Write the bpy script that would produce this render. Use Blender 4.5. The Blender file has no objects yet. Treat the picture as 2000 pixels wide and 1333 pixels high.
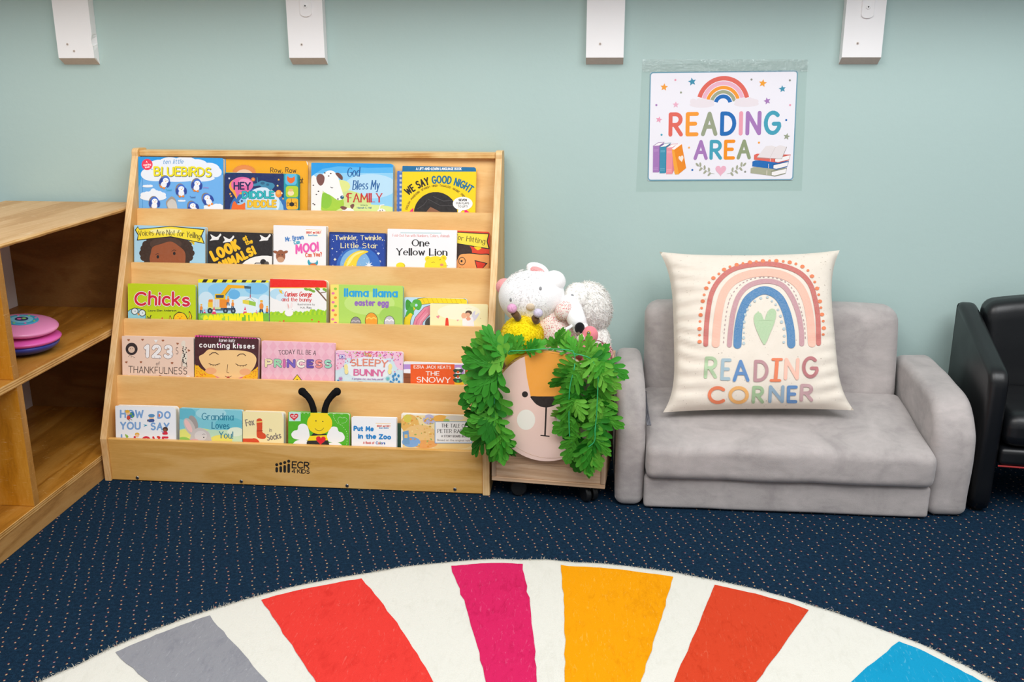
import bpy, bmesh, math, random
from mathutils import Vector, Matrix, noise

# ------------------------------------------------------------------ camera, world, lights, exposure
scn = bpy.context.scene
COL = scn.collection
random.seed(7)
F_PX, PITCH, YAW, CAM_Z = 1865.45, math.radians(15.948), math.radians(5.1876), 1.0
cam_data = bpy.data.cameras.new('camera')
cam_data.sensor_fit = 'HORIZONTAL'
cam_data.sensor_width = 36.0
cam_data.lens = F_PX / 2000.0 * 36.0
cam_data.clip_start = 0.01
cam = bpy.data.objects.new('camera', cam_data)
cam.location = (0, 0, CAM_Z)
cam.rotation_euler = (math.pi / 2 - PITCH, 0, YAW)
COL.objects.link(cam)
scn.camera = cam
scn.view_settings.view_transform = 'Standard'
scn.view_settings.look = 'None'
scn.view_settings.exposure = -0.06
scn.view_settings.gamma = 1.0
scn.view_settings.use_curve_mapping = False
try:
    scn.cycles.use_denoising = True
    scn.cycles.max_bounces = 8; scn.cycles.diffuse_bounces = 6
except Exception:
    pass

world = bpy.data.worlds.new('room_daylight')
scn.world = world
world.use_nodes = True
bg = world.node_tree.nodes['Background']
bg.inputs[0].default_value = (0.93, 0.97, 1.0, 1)
bg.inputs[1].default_value = 1.0
# a white ceiling overhead, dimmer room walls around
_wt = world.node_tree
_tc = _wt.nodes.new('ShaderNodeTexCoord'); _sx = _wt.nodes.new('ShaderNodeSeparateXYZ'); _wr = _wt.nodes.new('ShaderNodeValToRGB')
_wt.links.new(_tc.outputs['Generated'], _sx.inputs[0]); _wt.links.new(_sx.outputs[2], _wr.inputs[0]); _wt.links.new(_wr.outputs[0], bg.inputs[0])
_wr.color_ramp.elements[0].position = 0.0; _wr.color_ramp.elements[0].color = (0.385, 0.400, 0.412, 1)
_wr.color_ramp.elements[1].position = 0.75; _wr.color_ramp.elements[1].color = (0.70, 0.72, 0.73, 1)

def area_light(name, loc, target, sx, sy, power, color):
    d = bpy.data.lights.new(name, 'AREA')
    d.shape = 'RECTANGLE'; d.size = sx; d.size_y = sy; d.energy = power; d.color = color
    o = bpy.data.objects.new(name, d); COL.objects.link(o)
    o.location = loc
    o.rotation_euler = (Vector(target) - Vector(loc)).to_track_quat('-Z', 'Y').to_euler()
    return o
area_light('ceiling_light', (-0.7, 0.35, 2.75), (-0.4, 1.6, 0.0), 1.6, 1.6, 50, (1.0, 0.975, 0.94))
area_light('ceiling_light', (1.3, 0.2, 2.75), (0.7, 1.6, 0.0), 1.6, 1.6, 60, (0.975, 0.99, 1.0))

# ------------------------------------------------------------------ the photograph's viewpoint, for reading points off real planes
_cy, _sy, _cp, _sp = math.cos(YAW), math.sin(YAW), math.cos(PITCH), math.sin(PITCH)
FW = Vector((-_sy * _cp, _cy * _cp, -_sp)); RT = Vector((_cy, _sy, 0)); UP = RT.cross(FW)
EYE = Vector((0, 0, CAM_Z))
def ray(px, py): return FW * F_PX + RT * (px - 1000) - UP * (py - 666.5)
def on_plane(px, py, o, n):
    d = ray(px, py)
    return EYE + d * ((o - EYE).dot(n) / d.dot(n))
def on_y(px, py, Y): return on_plane(px, py, Vector((0, Y, 0)), Vector((0, 1, 0)))
def on_z(px, py, Z): return on_plane(px, py, Vector((0, 0, Z)), Vector((0, 0, 1)))
def to_px(p):
    q = p - EYE
    c = q.dot(FW)
    return (1000 + F_PX * q.dot(RT) / c, 666.5 - F_PX * q.dot(UP) / c)

# ------------------------------------------------------------------ materials
def lin(h):
    h = h.lstrip('#')
    v = [int(h[i:i + 2], 16) / 255 for i in (0, 2, 4)]
    return tuple((c / 12.92 if c <= 0.04045 else ((c + 0.055) / 1.055) ** 2.4) for c in v) + (1.0,)
MATS = {}
class NT:
    """small node-tree helper"""
    def __init__(s, name):
        s.m = bpy.data.materials.new(name); s.m.use_nodes = True
        s.t = s.m.node_tree; s.b = s.t.nodes['Principled BSDF']
    def n(s, kind, **kw):
        x = s.t.nodes.new(kind)
        for k, v in kw.items():
            if k.startswith('i_'):
                key = k[2:]
                x.inputs[int(key) if key.isdigit() else key.replace('_', ' ')].default_value = v
            else: setattr(x, k, v)
        return x
    def l(s, a, b): s.t.links.new(a, b)
    def coord(s, scale=(1, 1, 1), rot=(0, 0, 0), kind='Object'):
        tc = s.n('ShaderNodeTexCoord'); mp = s.n('ShaderNodeMapping')
        mp.inputs['Scale'].default_value = scale; mp.inputs['Rotation'].default_value = rot
        s.l(tc.outputs[kind], mp.inputs[0]); return mp.outputs[0]
    def noise(s, vec, scale, detail=4, rough=0.55, dist=0.0):
        x = s.n('ShaderNodeTexNoise'); x.inputs['Scale'].default_value = scale; x.inputs['Detail'].default_value = detail
        x.inputs['Roughness'].default_value = rough; x.inputs['Distortion'].default_value = dist
        if vec is not None: s.l(vec, x.inputs['Vector'])
        return x.outputs[0]
    def ramp(s, fac, stops):
        r = s.n('ShaderNodeValToRGB'); e = r.color_ramp.elements
        while len(e) < len(stops): e.new(0.5)
        for k, (p, c) in enumerate(stops): e[k].position = p; e[k].color = lin(c) if isinstance(c, str) else c
        s.l(fac, r.inputs[0]); return r.outputs[0]
    def mix(s, fac, a, b, mode='MIX'):
        x = s.n('ShaderNodeMix', data_type='RGBA', blend_type=mode)
        for sock, v in ((x.inputs[0], fac), (x.inputs[6], a), (x.inputs[7], b)):
            if isinstance(v, str): sock.default_value = lin(v)
            elif isinstance(v, (int, float)): sock.default_value = v
            elif isinstance(v, tuple): sock.default_value = v
            else: s.l(v, sock)
        return x.outputs[2]
    def math(s, op, a, b=None, c=None):
        x = s.n('ShaderNodeMath', operation=op)
        for i, v in enumerate((a, b, c)):
            if v is None: continue
            if isinstance(v, (int, float)): x.inputs[i].default_value = v
            else: s.l(v, x.inputs[i])
        return x.outputs[0]
    def vmath(s, op, a, b=None):
        x = s.n('ShaderNodeVectorMath', operation=op)
        for i, v in enumerate((a, b)):
            if v is None: continue
            if isinstance(v, tuple): x.inputs[i].default_value = v
            else: s.l(v, x.inputs[i])
        return x.outputs['Value'] if op in ('DOT_PRODUCT', 'LENGTH') else x.outputs[0]
    def bump(s, h, strength=0.3, dist=0.002):
        b = s.n('ShaderNodeBump'); b.inputs['Strength'].default_value = strength; b.inputs['Distance'].default_value = dist
        s.l(h, b.inputs['Height']); s.l(b.outputs[0], s.b.inputs['Normal'])
    def base(s, c):
        if isinstance(c, str): s.b.inputs['Base Color'].default_value = lin(c)
        else: s.l(c, s.b.inputs['Base Color'])
    def set(s, rough=0.5, spec=0.5, **kw):
        s.b.inputs['Roughness'].default_value = rough; s.b.inputs['Specular IOR Level'].default_value = spec
        for k, v in kw.items(): s.b.inputs[k.replace('_', ' ')].default_value = v
        return s.m

def ink(hexcol):
    """printed colour on card: faint paper mottling, satin varnish"""
    k = 'ink_' + hexcol
    if k not in MATS:
        t = NT('printed_ink_' + hexcol.lstrip('#'))
        nz = t.noise(t.coord(), 160, 3)
        t.base(t.mix(t.math('MULTIPLY', nz, 0.035), hexcol, '#ffffff'))
        MATS[k] = t.set(0.40, 0.22)
    return MATS[k]
def dye(hexcol):
    """printed colour on woven cotton"""
    k = 'dye_' + hexcol
    if k not in MATS:
        t = NT('fabric_dye_' + hexcol.lstrip('#'))
        v = t.coord()
        w = t.n('ShaderNodeTexWave', wave_type='BANDS', bands_direction='DIAGONAL'); w.inputs['Scale'].default_value = 190; w.inputs['Distortion'].default_value = 2.5
        t.l(v, w.inputs['Vector'])
        f = t.math('MULTIPLY', t.math('MULTIPLY', w.outputs[1], t.noise(v, 300, 2)), 0.45)
        t.base(t.mix(f, hexcol, '#f3ece2'))
        MATS[k] = t.set(0.95, 0.1)
    return MATS[k]
def plain(name, hexcol, rough=0.5, spec=0.5, nscale=60, amt=0.08, bump=0.0, **kw):
    if name in MATS: return MATS[name]
    t = NT(name)
    v = t.coord(); nz = t.noise(v, nscale, 4)
    t.base(t.mix(t.math('MULTIPLY', nz, amt * 2), hexcol, '#ffffff' if sum(lin(hexcol)[:3]) < 0.4 else '#8a7f74'))
    if bump: t.bump(t.noise(v, nscale * 3, 3), bump, 0.001)
    MATS[name] = t.set(rough, spec, **kw)
    return MATS[name]
def wood(name, dark, mid, light, scale=(1.2, 14, 14), rings=5.0, rough=0.42, spec=0.4, mottled=0.5, scratch=None, seed=0.0):
    if name in MATS: return MATS[name]
    t = NT(name)
    v = t.coord(scale)
    v2 = t.vmath('ADD', v, (seed, seed * 1.7, seed * 0.6))
    warp = t.noise(v2, 1.3, 3, 0.5, 0.6)
    band = t.math('SINE', t.math('MULTIPLY', warp, rings * 6.283))
    fine = t.noise(t.coord(tuple(c * 6 for c in scale)), 6, 5, 0.7)
    f = t.math('ADD', t.math('MULTIPLY', band, 0.16), t.math('ADD', t.math('MULTIPLY', fine, 0.5), 0.25))
    c = t.ramp(f, [(0.15, dark), (0.5, mid), (0.85, light)])
    blot = t.noise(t.coord((2.2, 3.5, 3.5)), 3.0, 3, 0.5, 0.4)
    c = t.mix(t.math('MULTIPLY', t.math('SUBTRACT', blot, 0.35), mottled), c, dark)
    if scratch:
        sc = t.noise(t.coord((6, 6, 70)), 9, 2, 0.5, 1.2)
        m = t.math('GREATER_THAN', sc, 0.68)
        c = t.mix(t.math('MULTIPLY', m, 0.35), c, scratch)
    t.base(c)
    t.bump(fine, 0.05, 0.001)
    MATS[name] = t.set(rough, spec)
    return MATS[name]
def ply_edge(name, axis, a, b, c, per_m=330):
    if name in MATS: return MATS[name]
    t = NT(name)
    tc = t.n('ShaderNodeTexCoord'); sep = t.n('ShaderNodeSeparateXYZ'); t.l(tc.outputs['Object'], sep.inputs[0])
    s = t.math('SINE', t.math('ADD', t.math('MULTIPLY', sep.outputs[axis], per_m * 6.283), t.math('MULTIPLY', t.noise(tc.outputs['Object'], 20, 2), 1.2)))
    f = t.math('ADD', t.math('MULTIPLY', s, 0.24), t.math('MULTIPLY', t.noise(tc.outputs['Object'], 12, 3), 1.0))
    t.base(t.ramp(f, [(0.15, a), (0.5, b), (0.8, c)]))
    MATS[name] = t.set(0.45, 0.4)
    return MATS[name]

BIRCH = wood('birch_plywood', '#dca55e', '#e9bb78', '#f2cc8e', (1.3, 9, 9), 4.0, 0.4, 0.4, 0.25)
BIRCH_EDGE_X = ply_edge('birch_ply_edge_upright', 0, '#c98f4d', '#e9bd82', '#f6d8a8')
BIRCH_EDGE_Z = ply_edge('birch_ply_edge_rail', 2, '#b9782f', '#ecbc74', '#f8d89c', 260)
OAK = wood('worn_varnished_wood', '#84500f', '#b97d2c', '#cf9848', (9, 1.2, 9), 3.0, 0.45, 0.35, 0.6, '#dfb878')
OAK_TOP = wood('bleached_worn_top', '#b28757', '#cda473', '#dfbd90', (14, 1.0, 9), 3.0, 0.6, 0.3, 0.4, '#ecd6b0')
OAK_DARK = wood('brown_cubby_panel', '#6b4620', '#8d6233', '#a37845', (3, 3, 8), 3.0, 0.5, 0.3, 0.5)
OAK_GOLD = wood('amber_varnished_divider', '#a0620f', '#cf8a20', '#e2a545', (8, 8, 1.5), 2.5, 0.4, 0.4, 0.5, '#f0d09a')
OAK_EDGE = ply_edge('cubby_ply_edge', 2, '#8a5a24', '#c3904c', '#dcb47a', 190)
CRATE = wood('grey_brown_pine', '#a58260', '#c9a585', '#dcc0a2', (1.3, 7, 26), 5.0, 0.6, 0.3, 0.25)
PAINTWHITE = plain('white_painted_timber', '#f7f6f7', 0.55, 0.4, 25, 0.015, 0.15)
CUTEND = plain('primed_cut_end', '#dccfc6', 0.85, 0.2, 120, 0.12, 0.4)
PAGES = plain('board_page_edges', '#ece8df', 0.7, 0.3, 90, 0.05)
STEEL = plain('zinc_bolt', '#8c8f94', 0.35, 0.5, 60, 0.05, Metallic=0.9)
BLACKP = plain('black_plastic', '#0f1012', 0.4, 0.5, 60, 0.005)
CLOTHBLACK = plain('black_felt', '#0c0c0e', 0.95, 0.06, 300, 0.006, 0.3)

# ------------------------------------------------------------------ mesh helpers
def tidy(name): return name
def root(name, label, cat, loc, group=None):
    o = bpy.data.objects.new(name, None); COL.objects.link(o)
    o.empty_display_size = 0.05
    o.location = loc; o['label'] = label; o['category'] = cat
    if group: o['group'] = group
    return o
def offset_of(p):
    v = Vector((0, 0, 0))
    while p is not None: v += p.location; p = p.parent
    return v
def obj(name, bm, mats, parent=None, smooth=False, label=None, local=False):
    """link a bmesh (in room coordinates) as ONE object; under a parent its vertices are made relative to it"""
    me = bpy.data.meshes.new(name)
    if parent is not None and not local:
        bmesh.ops.translate(bm, verts=bm.verts, vec=-offset_of(parent))
    bm.normal_update()
    lay = bm.verts.layers.float_vector.get('fibre')
    fn = [Vector(v[lay]) if Vector(v[lay]).length > 0.1 else v.normal.copy() for v in bm.verts] if lay else None
    bm.to_mesh(me); bm.free()
    if not isinstance(mats, (list, tuple)): mats = [mats]
    for m in mats: me.materials.append(m)
    if smooth:
        for p in me.polygons: p.use_smooth = True
    if fn:
        for p in me.polygons: p.use_smooth = True
        me.normals_split_custom_set_from_vertices(fn)
    o = bpy.data.objects.new(name, me); COL.objects.link(o)
    if parent is not None: o.parent = parent
    if label: o['label'] = label
    return o
def tag(o, label, cat, group=None):
    o['label'] = label; o['category'] = cat
    if group: o['group'] = group
    return o
def structure(o): o['kind'] = 'structure'; return o
def smooth_by_angle(o, deg=40):
    for p in o.data.polygons: p.use_smooth = True
    me = o.data
    try:
        bm = bmesh.new(); bm.from_mesh(me)
        for e in bm.edges:
            if len(e.link_faces) == 2 and e.calc_face_angle(0) > math.radians(deg): e.smooth = False
        bm.to_mesh(me); bm.free()
    except Exception: pass
    return o
def box(bm, x0, x1, y0, y1, z0, z1, bev=0.0, seg=2, mat=0, xf=None):
    vs = [bm.verts.new((x, y, z)) for x in (x0, x1) for y in (y0, y1) for z in (z0, z1)]
    fs = []
    for q in ((0, 1, 3, 2), (4, 6, 7, 5), (0, 4, 5, 1), (2, 3, 7, 6), (0, 2, 6, 4), (1, 5, 7, 3)):
        f = bm.faces.new([vs[i] for i in q]); f.material_index = mat; fs.append(f)
    if bev:
        r = bmesh.ops.bevel(bm, geom=list({e for f in fs for e in f.edges}), offset=bev, segments=seg, affect='EDGES', profile=0.5)
        fs = list({f for v in r['verts'] for f in v.link_faces} | {f for f in fs if f.is_valid})
        for f in r['faces']: f.material_index = mat
    if xf is not None:
        for v in {v for f in fs if f.is_valid for v in f.verts}: v.co = xf @ v.co
    return fs
def extrude_poly(bm, pts, vec, mat=0, mat_side=None, bev=0.0, seg=2):
    """prism from a 3D outline moved along vec"""
    a = [bm.verts.new(p) for p in pts]; b = [bm.verts.new(Vector(p) + vec) for p in pts]
    n = len(pts); ms = mat if mat_side is None else mat_side
    fs = [bm.faces.new(a), bm.faces.new(b[::-1])]
    for f in fs: f.material_index = mat
    caps = list(fs)
    for i in range(n):
        f = bm.faces.new((a[i], b[i], b[(i + 1) % n], a[(i + 1) % n])); f.material_index = ms; fs.append(f)
    bmesh.ops.recalc_face_normals(bm, faces=fs)
    if bev:
        es = {e for f in caps for e in f.edges}
        bmesh.ops.bevel(bm, geom=list(es), offset=bev, segments=seg, affect='EDGES', profile=0.5)
def rbox(bm, c, s, r, n=10, warp=None, mat=0):
    """soft box: a gridded cube with rounded edges, then warped"""
    hx, hy, hz = s[0] / 2, s[1] / 2, s[2] / 2
    r = min(r, hx, hy, hz)
    def ax(h):  # denser near the ends
        t = [i / n for i in range(n + 1)]
        return [(-1 + 2 * x) for x in t]
    base = {}
    def vert(p):
        k = tuple(round(q, 5) for q in p)
        if k in base: return base[k]
        q = Vector((p[0] * hx, p[1] * hy, p[2] * hz))
        def remap(a, h):  # push samples towards the rounded ends
            s_ = math.copysign(1, a); t = abs(a)
            core = max(h - r, 0)
            if h <= 0: return 0
            return s_ * (core * t / 0.7 if t < 0.7 else core + (h - core) * (t - 0.7) / 0.3)
        q = Vector((remap(p[0], hx), remap(p[1], hy), remap(p[2], hz)))
        core = Vector((max(-hx + r, min(hx - r, q.x)), max(-hy + r, min(hy - r, q.y)), max(-hz + r, min(hz - r, q.z))))
        d = q - core
        if d.length > 1e-9:
            m = max(abs(d.x), abs(d.y), abs(d.z))
            q = core + d.normalized() * m if m < r else core + d.normalized() * r
        q = q + Vector(c)
        if warp: q = warp(q)
        v = bm.verts.new(q); base[k] = v; return v
    A = ax(1)
    fs = []
    for i in range(n):
        for j in range(n):
            for axis in range(3):
                for sgn in (-1, 1):
                    qs = []
                    for (a, b) in ((A[i], A[j]), (A[i + 1], A[j]), (A[i + 1], A[j + 1]), (A[i], A[j + 1])):
                        p = [0, 0, 0]; p[axis] = sgn; p[(axis + 1) % 3] = a; p[(axis + 2) % 3] = b
                        qs.append(vert(p))
                    if sgn < 0: qs.reverse()
                    f = bm.faces.new(qs); f.material_index = mat; fs.append(f)
    return fs
def loft_profile(bm, prof, x0, x1, r, steps=6, mat=0, warp=None):
    """closed YZ outline swept from x0 to x1 with its rim rounded by r"""
    n = len(prof)
    area = sum(prof[i][0] * prof[(i + 1) % n][1] - prof[(i + 1) % n][0] * prof[i][1] for i in range(n))
    sg = 1 if area > 0 else -1
    nor = []
    for i in range(n):
        a, b = Vector(prof[i - 1]), Vector(prof[(i + 1) % n])
        d = (b - a).normalized(); nor.append(Vector((d.y, -d.x)) * sg)
    st = []
    for k in range(steps + 1):
        t = k / steps
        st.append((x0 + r * (1 - math.cos(t * math.pi / 2)), r * (1 - math.sin(t * math.pi / 2))))
    mids = [(x0 + r + (x1 - x0 - 2 * r) * k / 4, 0) for k in range(1, 4)]
    en = [(x1 - (x - x0), d) for x, d in reversed(st)]
    rows = []
    for x, d in st + mids + en:
        row = []
        for i in range(n):
            q = Vector(prof[i]) - nor[i] * d
            p = Vector((x, q.x, q.y))
            if warp: p = warp(p)
            row.append(bm.verts.new(p))
        rows.append(row)
    for a, b in zip(rows, rows[1:]):
        for i in range(n):
            f = bm.faces.new((a[i], a[(i + 1) % n], b[(i + 1) % n], b[i])); f.material_index = mat
    for row in (rows[0], rows[-1]):
        f = bm.faces.new(row); f.material_index = mat
    bmesh.ops.recalc_face_normals(bm, faces=bm.faces)
def ellipsoid(bm, c, r, seg=28, rings=18, rot=None, warp=None, mat=0):
    R = rot or Matrix.Identity(3)
    rows = []
    c = Vector(c)
    def put(p):
        q = Vector((p.x * r[0], p.y * r[1], p.z * r[2]))
        if warp: q = warp(q, p)
        return bm.verts.new(c + R @ q)
    top = put(Vector((0, 0, 1))); bot = put(Vector((0, 0, -1)))
    for i in range(1, rings):
        th = math.pi * i / rings
        rows.append([put(Vector((math.sin(th) * math.cos(2 * math.pi * j / seg), math.sin(th) * math.sin(2 * math.pi * j / seg), math.cos(th)))) for j in range(seg)])
    for j in range(seg):
        k = (j + 1) % seg
        f = bm.faces.new((top, rows[0][j], rows[0][k])); f.material_index = mat
        f = bm.faces.new((bot, rows[-1][k], rows[-1][j])); f.material_index = mat
    for a, b in zip(rows, rows[1:]):
        for j in range(seg):
            k = (j + 1) % seg
            f = bm.faces.new((a[j], b[j], b[k], a[k])); f.material_index = mat
def tube(bm, pts, rad, seg=10, mat=0, caps=True):
    pts = [Vector(p) for p in pts]; n = len(pts)
    rads = rad if isinstance(rad, (list, tuple)) else [rad] * n
    rows = []; ref = Vector((0, 0, 1))
    for i in range(n):
        d = (pts[min(i + 1, n - 1)] - pts[max(i - 1, 0)]).normalized()
        if abs(d.dot(ref)) > 0.95: ref = Vector((1, 0, 0))
        a = d.cross(ref).normalized(); b = a.cross(d).normalized(); ref = b
        rows.append([bm.verts.new(pts[i] + (a * math.cos(2 * math.pi * j / seg) + b * math.sin(2 * math.pi * j / seg)) * rads[i]) for j in range(seg)])
    for A, B in zip(rows, rows[1:]):
        for j in range(seg):
            k = (j + 1) % seg
            f = bm.faces.new((A[j], A[k], B[k], B[j])); f.material_index = mat; f.smooth = True
    if caps:
        for row, s in ((rows[0], 1), (rows[-1], -1)):
            f = bm.faces.new(row if s < 0 else row[::-1]); f.material_index = mat
def disc(bm, c, ax, r, h, seg=24, mat=0, bev=0.0):
    """short cylinder centred on c, axis ax"""
    ax = Vector(ax).normalized()
    a = ax.orthogonal().normalized(); b = ax.cross(a)
    c = Vector(c)
    prof = [(r - bev, -h / 2), (r, -h / 2 + bev), (r, h / 2 - bev), (r - bev, h / 2)] if bev else [(r, -h / 2), (r, h / 2)]
    rows = [[bm.verts.new(c + ax * z + (a * math.cos(2 * math.pi * j / seg) + b * math.sin(2 * math.pi * j / seg)) * q) for j in range(seg)] for q, z in prof]
    for A, B in zip(rows, rows[1:]):
        for j in range(seg):
            k = (j + 1) % seg
            f = bm.faces.new((A[j], A[k], B[k], B[j])); f.material_index = mat
    f = bm.faces.new(rows[0][::-1]); f.material_index = mat
    f = bm.faces.new(rows[-1]); f.material_index = mat
def fur(bm, surf, count, length, width, mat=0, droop=0.2, jitter=0.5, seed=1, lift=0.55):
    """tapered fibre blades lying back on a surface; surf(rng) -> (point, normal). Blades are shaded with the surface's own normal"""
    rg = random.Random(seed)
    lay = bm.verts.layers.float_vector.get('fibre') or bm.verts.layers.float_vector.new('fibre')
    for _ in range(count):
        p, n = surf(rg)
        j = Vector((rg.uniform(-1, 1), rg.uniform(-1, 1), rg.uniform(-1, 1) - droop * 2.5))
        tg = j - n * j.dot(n)
        if tg.length < 1e-4: continue
        tg.normalize()
        lf = lift * rg.uniform(0.5, 1.4)
        d = (n * lf + tg).normalized()
        L = length * rg.uniform(0.6, 1.2); s = n.cross(d).normalized() * width * rg.uniform(0.7, 1.3) / 2
        q0, q1 = p - s - n * width * .5, p + s - n * width * .5
        m0, m1 = p + d * L * 0.55 - s * 0.9, p + d * L * 0.55 + s * 0.9
        t = p + d * L + n * L * 0.06
        v = [bm.verts.new(x) for x in (q0, q1, m1, m0, t)]
        for x in v: x[lay] = (n + d * 0.25 + Vector((rg.uniform(-.2, .2), rg.uniform(-.2, .2), rg.uniform(-.2, .2)))).normalized()
        f1 = bm.faces.new((v[0], v[1], v[2], v[3])); f2 = bm.faces.new((v[3], v[2], v[4]))
        for f in (f1, f2):
            f.material_index = mat; f.smooth = True; f.normal_update()
            if f.normal.dot(n) < 0: f.normal_flip()
def ell_surf(c, r, rot=None, keep=None):
    R = rot or Matrix.Identity(3); c = Vector(c)
    def f(rg):
        while True:
            p = Vector((rg.gauss(0, 1), rg.gauss(0, 1), rg.gauss(0, 1))).normalized()
            q = c + R @ Vector((p.x * r[0], p.y * r[1], p.z * r[2]))
            n = (R @ Vector((p.x / r[0], p.y / r[1], p.z / r[2]))).normalized()
            if keep is None or keep(q, n): return q, n
    return f

# ------------------------------------------------------------------ lettering: a hand-drawn stroke alphabet
def _arc(cx, cy, rx, ry, a0, a1, n=None):
    n = n or max(4, int(abs(a1 - a0) / 20))
    return [(cx + rx * math.cos(math.radians(a0 + (a1 - a0) * i / n)), cy + ry * math.sin(math.radians(a0 + (a1 - a0) * i / n))) for i in range(n + 1)]
G = {}
def g(ch, w, *st): G[ch] = (w, [list(s) for s in st])
g('A', .66, [(0, 0), (.33, 1), (.66, 0)], [(.13, .36), (.53, .36)])
g('B', .56, [(0, 0), (0, 1), (.27, 1)] + _arc(.27, .77, .23, .23, 90, -90) + [(0, .54)], [(0, .54), (.29, .54)] + _arc(.29, .27, .27, .27, 90, -90) + [(0, 0)])
g('C', .64, _arc(.36, .5, .36, .5, 48, 312, 16))
g('D', .64, [(0, 0), (0, 1), (.2, 1)] + _arc(.2, .5, .44, .5, 90, -90, 12) + [(0, 0)])
g('E', .48, [(.48, 1), (0, 1), (0, 0), (.48, 0)], [(0, .52), (.4, .52)])
g('F', .46, [(.46, 1), (0, 1), (0, 0)], [(0, .52), (.38, .52)])
g('G', .68, _arc(.37, .5, .37, .5, 48, 340, 18) + [(.7, .45), (.42, .45)])
g('H', .6, [(0, 0), (0, 1)], [(.6, 0), (.6, 1)], [(0, .52), (.6, .52)])
g('I', .02, [(.01, 0), (.01, 1)])
g('J', .42, [(.42, 1), (.42, .24)] + _arc(.2, .24, .22, .24, 0, -160))
g('K', .56, [(0, 0), (0, 1)], [(.52, 1), (.02, .45)], [(.16, .6), (.56, 0)])
g('L', .46, [(0, 1), (0, 0), (.46, 0)])
g('M', .78, [(0, 0), (.06, 1), (.39, .28), (.72, 1), (.78, 0)])
g('N', .62, [(0, 0), (0, 1), (.62, 0), (.62, 1)])
g('O', .76, _arc(.38, .5, .38, .5, 90, 450, 22))
g('P', .54, [(0, 0), (0, 1), (.27, 1)] + _arc(.27, .73, .27, .27, 90, -90) + [(0, .46)])
g('Q', .76, _arc(.38, .5, .38, .5, 90, 450, 22), [(.46, .24), (.74, -.06)])
g('R', .56, [(0, 0), (0, 1), (.27, 1)] + _arc(.27, .74, .26, .26, 90, -90) + [(0, .48)], [(.22, .48), (.56, 0)])
g('S', .54, _arc(.28, .76, .24, .24, 40, 270) + _arc(.27, .26, .27, .26, 90, -140))
g('T', .62, [(0, 1), (.62, 1)], [(.31, 1), (.31, 0)])
g('U', .6, [(0, 1), (0, .3)] + _arc(.3, .3, .3, .3, 180, 360) + [(.6, 1)])
g('V', .64, [(0, 1), (.32, 0), (.64, 1)])
g('W', .9, [(0, 1), (.2, 0), (.45, .8), (.7, 0), (.9, 1)])
g('X', .6, [(0, 0), (.6, 1)], [(0, 1), (.6, 0)])
g('Y', .6, [(0, 1), (.3, .48), (.6, 1)], [(.3, .48), (.3, 0)])
g('Z', .56, [(0, 1), (.56, 1), (0, 0), (.56, 0)])
g('a', .46, _arc(.23, .33, .23, .33, 30, 390, 16), [(.46, .66), (.46, 0)])
g('b', .46, [(0, 1), (0, 0)], _arc(.23, .33, .23, .33, 90, 450, 16))
g('c', .42, _arc(.24, .33, .24, .33, 50, 310, 12))
g('d', .46, [(.46, 1), (.46, 0)], _arc(.23, .33, .23, .33, 90, 450, 16))
g('e', .46, [(.02, .36), (.46, .36)] + _arc(.24, .33, .23, .33, 6, 310, 15))
g('f', .32, _arc(.26, .8, .14, .2, 40, 180, 6) + [(.12, 0)], [(0, .62), (.3, .62)])
g('g', .46, _arc(.23, .33, .23, .33, 30, 390, 16), [(.46, .66), (.46, -.1)] + _arc(.23, -.1, .23, .22, 0, -150, 8))
g('h', .42, [(0, 1), (0, 0)], [(0, .4)] + _arc(.21, .44, .21, .22, 180, 0, 8) + [(.42, 0)])
g('i', .02, [(.01, .64), (.01, 0)], [(.01, .87), (.01, .9)])
g('j', .16, [(.14, .64), (.14, -.14)] + _arc(0, -.14, .14, .16, 0, -100, 5), [(.14, .87), (.14, .9)])
g('k', .4, [(0, 1), (0, 0)], [(.36, .64), (.02, .28)], [(.12, .38), (.4, 0)])
g('l', .02, [(.01, 1), (.01, 0)])
g('m', .68, [(0, .64), (0, 0)], [(0, .42)] + _arc(.17, .46, .17, .2, 180, 0, 7) + [(.34, 0)], [(.34, .42)] + _arc(.51, .46, .17, .2, 180, 0, 7) + [(.68, 0)])
g('n', .42, [(0, .64), (0, 0)], [(0, .4)] + _arc(.21, .44, .21, .22, 180, 0, 8) + [(.42, 0)])
g('o', .48, _arc(.24, .33, .24, .33, 90, 450, 16))
g('p', .46, [(0, .64), (0, -.32)], _arc(.23, .33, .23, .33, 90, 450, 16))
g('q', .46, [(.46, .64), (.46, -.32)], _arc(.23, .33, .23, .33, 90, 450, 16))
g('r', .3, [(0, .64), (0, 0)], [(0, .4)] + _arc(.2, .42, .2, .23, 180, 50, 6))
g('s', .38, _arc(.2, .49, .17, .16, 40, 270, 8) + _arc(.19, .17, .19, .16, 90, -140, 8))
g('t', .32, [(.14, .92), (.14, .14)] + _arc(.27, .14, .13, .14, 180, 290, 5), [(0, .64), (.3, .64)])
g('u', .42, [(0, .64), (0, .22)] + _arc(.21, .22, .21, .22, 180, 360, 8), [(.42, .64), (.42, 0)])
g('v', .44, [(0, .64), (.22, 0), (.44, .64)])
g('w', .62, [(0, .64), (.15, 0), (.31, .54), (.47, 0), (.62, .64)])
g('x', .42, [(0, 0), (.42, .64)], [(0, .64), (.42, 0)])
g('y', .44, [(0, .64), (.22, .04)], [(.44, .64), (.16, -.28), (0, -.3)])
g('z', .4, [(0, .64), (.4, .64), (0, 0), (.4, 0)])
g('1', .2, [(0, .8), (.18, 1), (.18, 0)])
g('2', .52, _arc(.26, .74, .25, .26, 170, -35, 9) + [(0, 0), (.52, 0)])
g('3', .5, _arc(.24, .76, .23, .24, 150, -90, 10) + _arc(.24, .26, .26, .26, 90, -150, 10))
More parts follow.
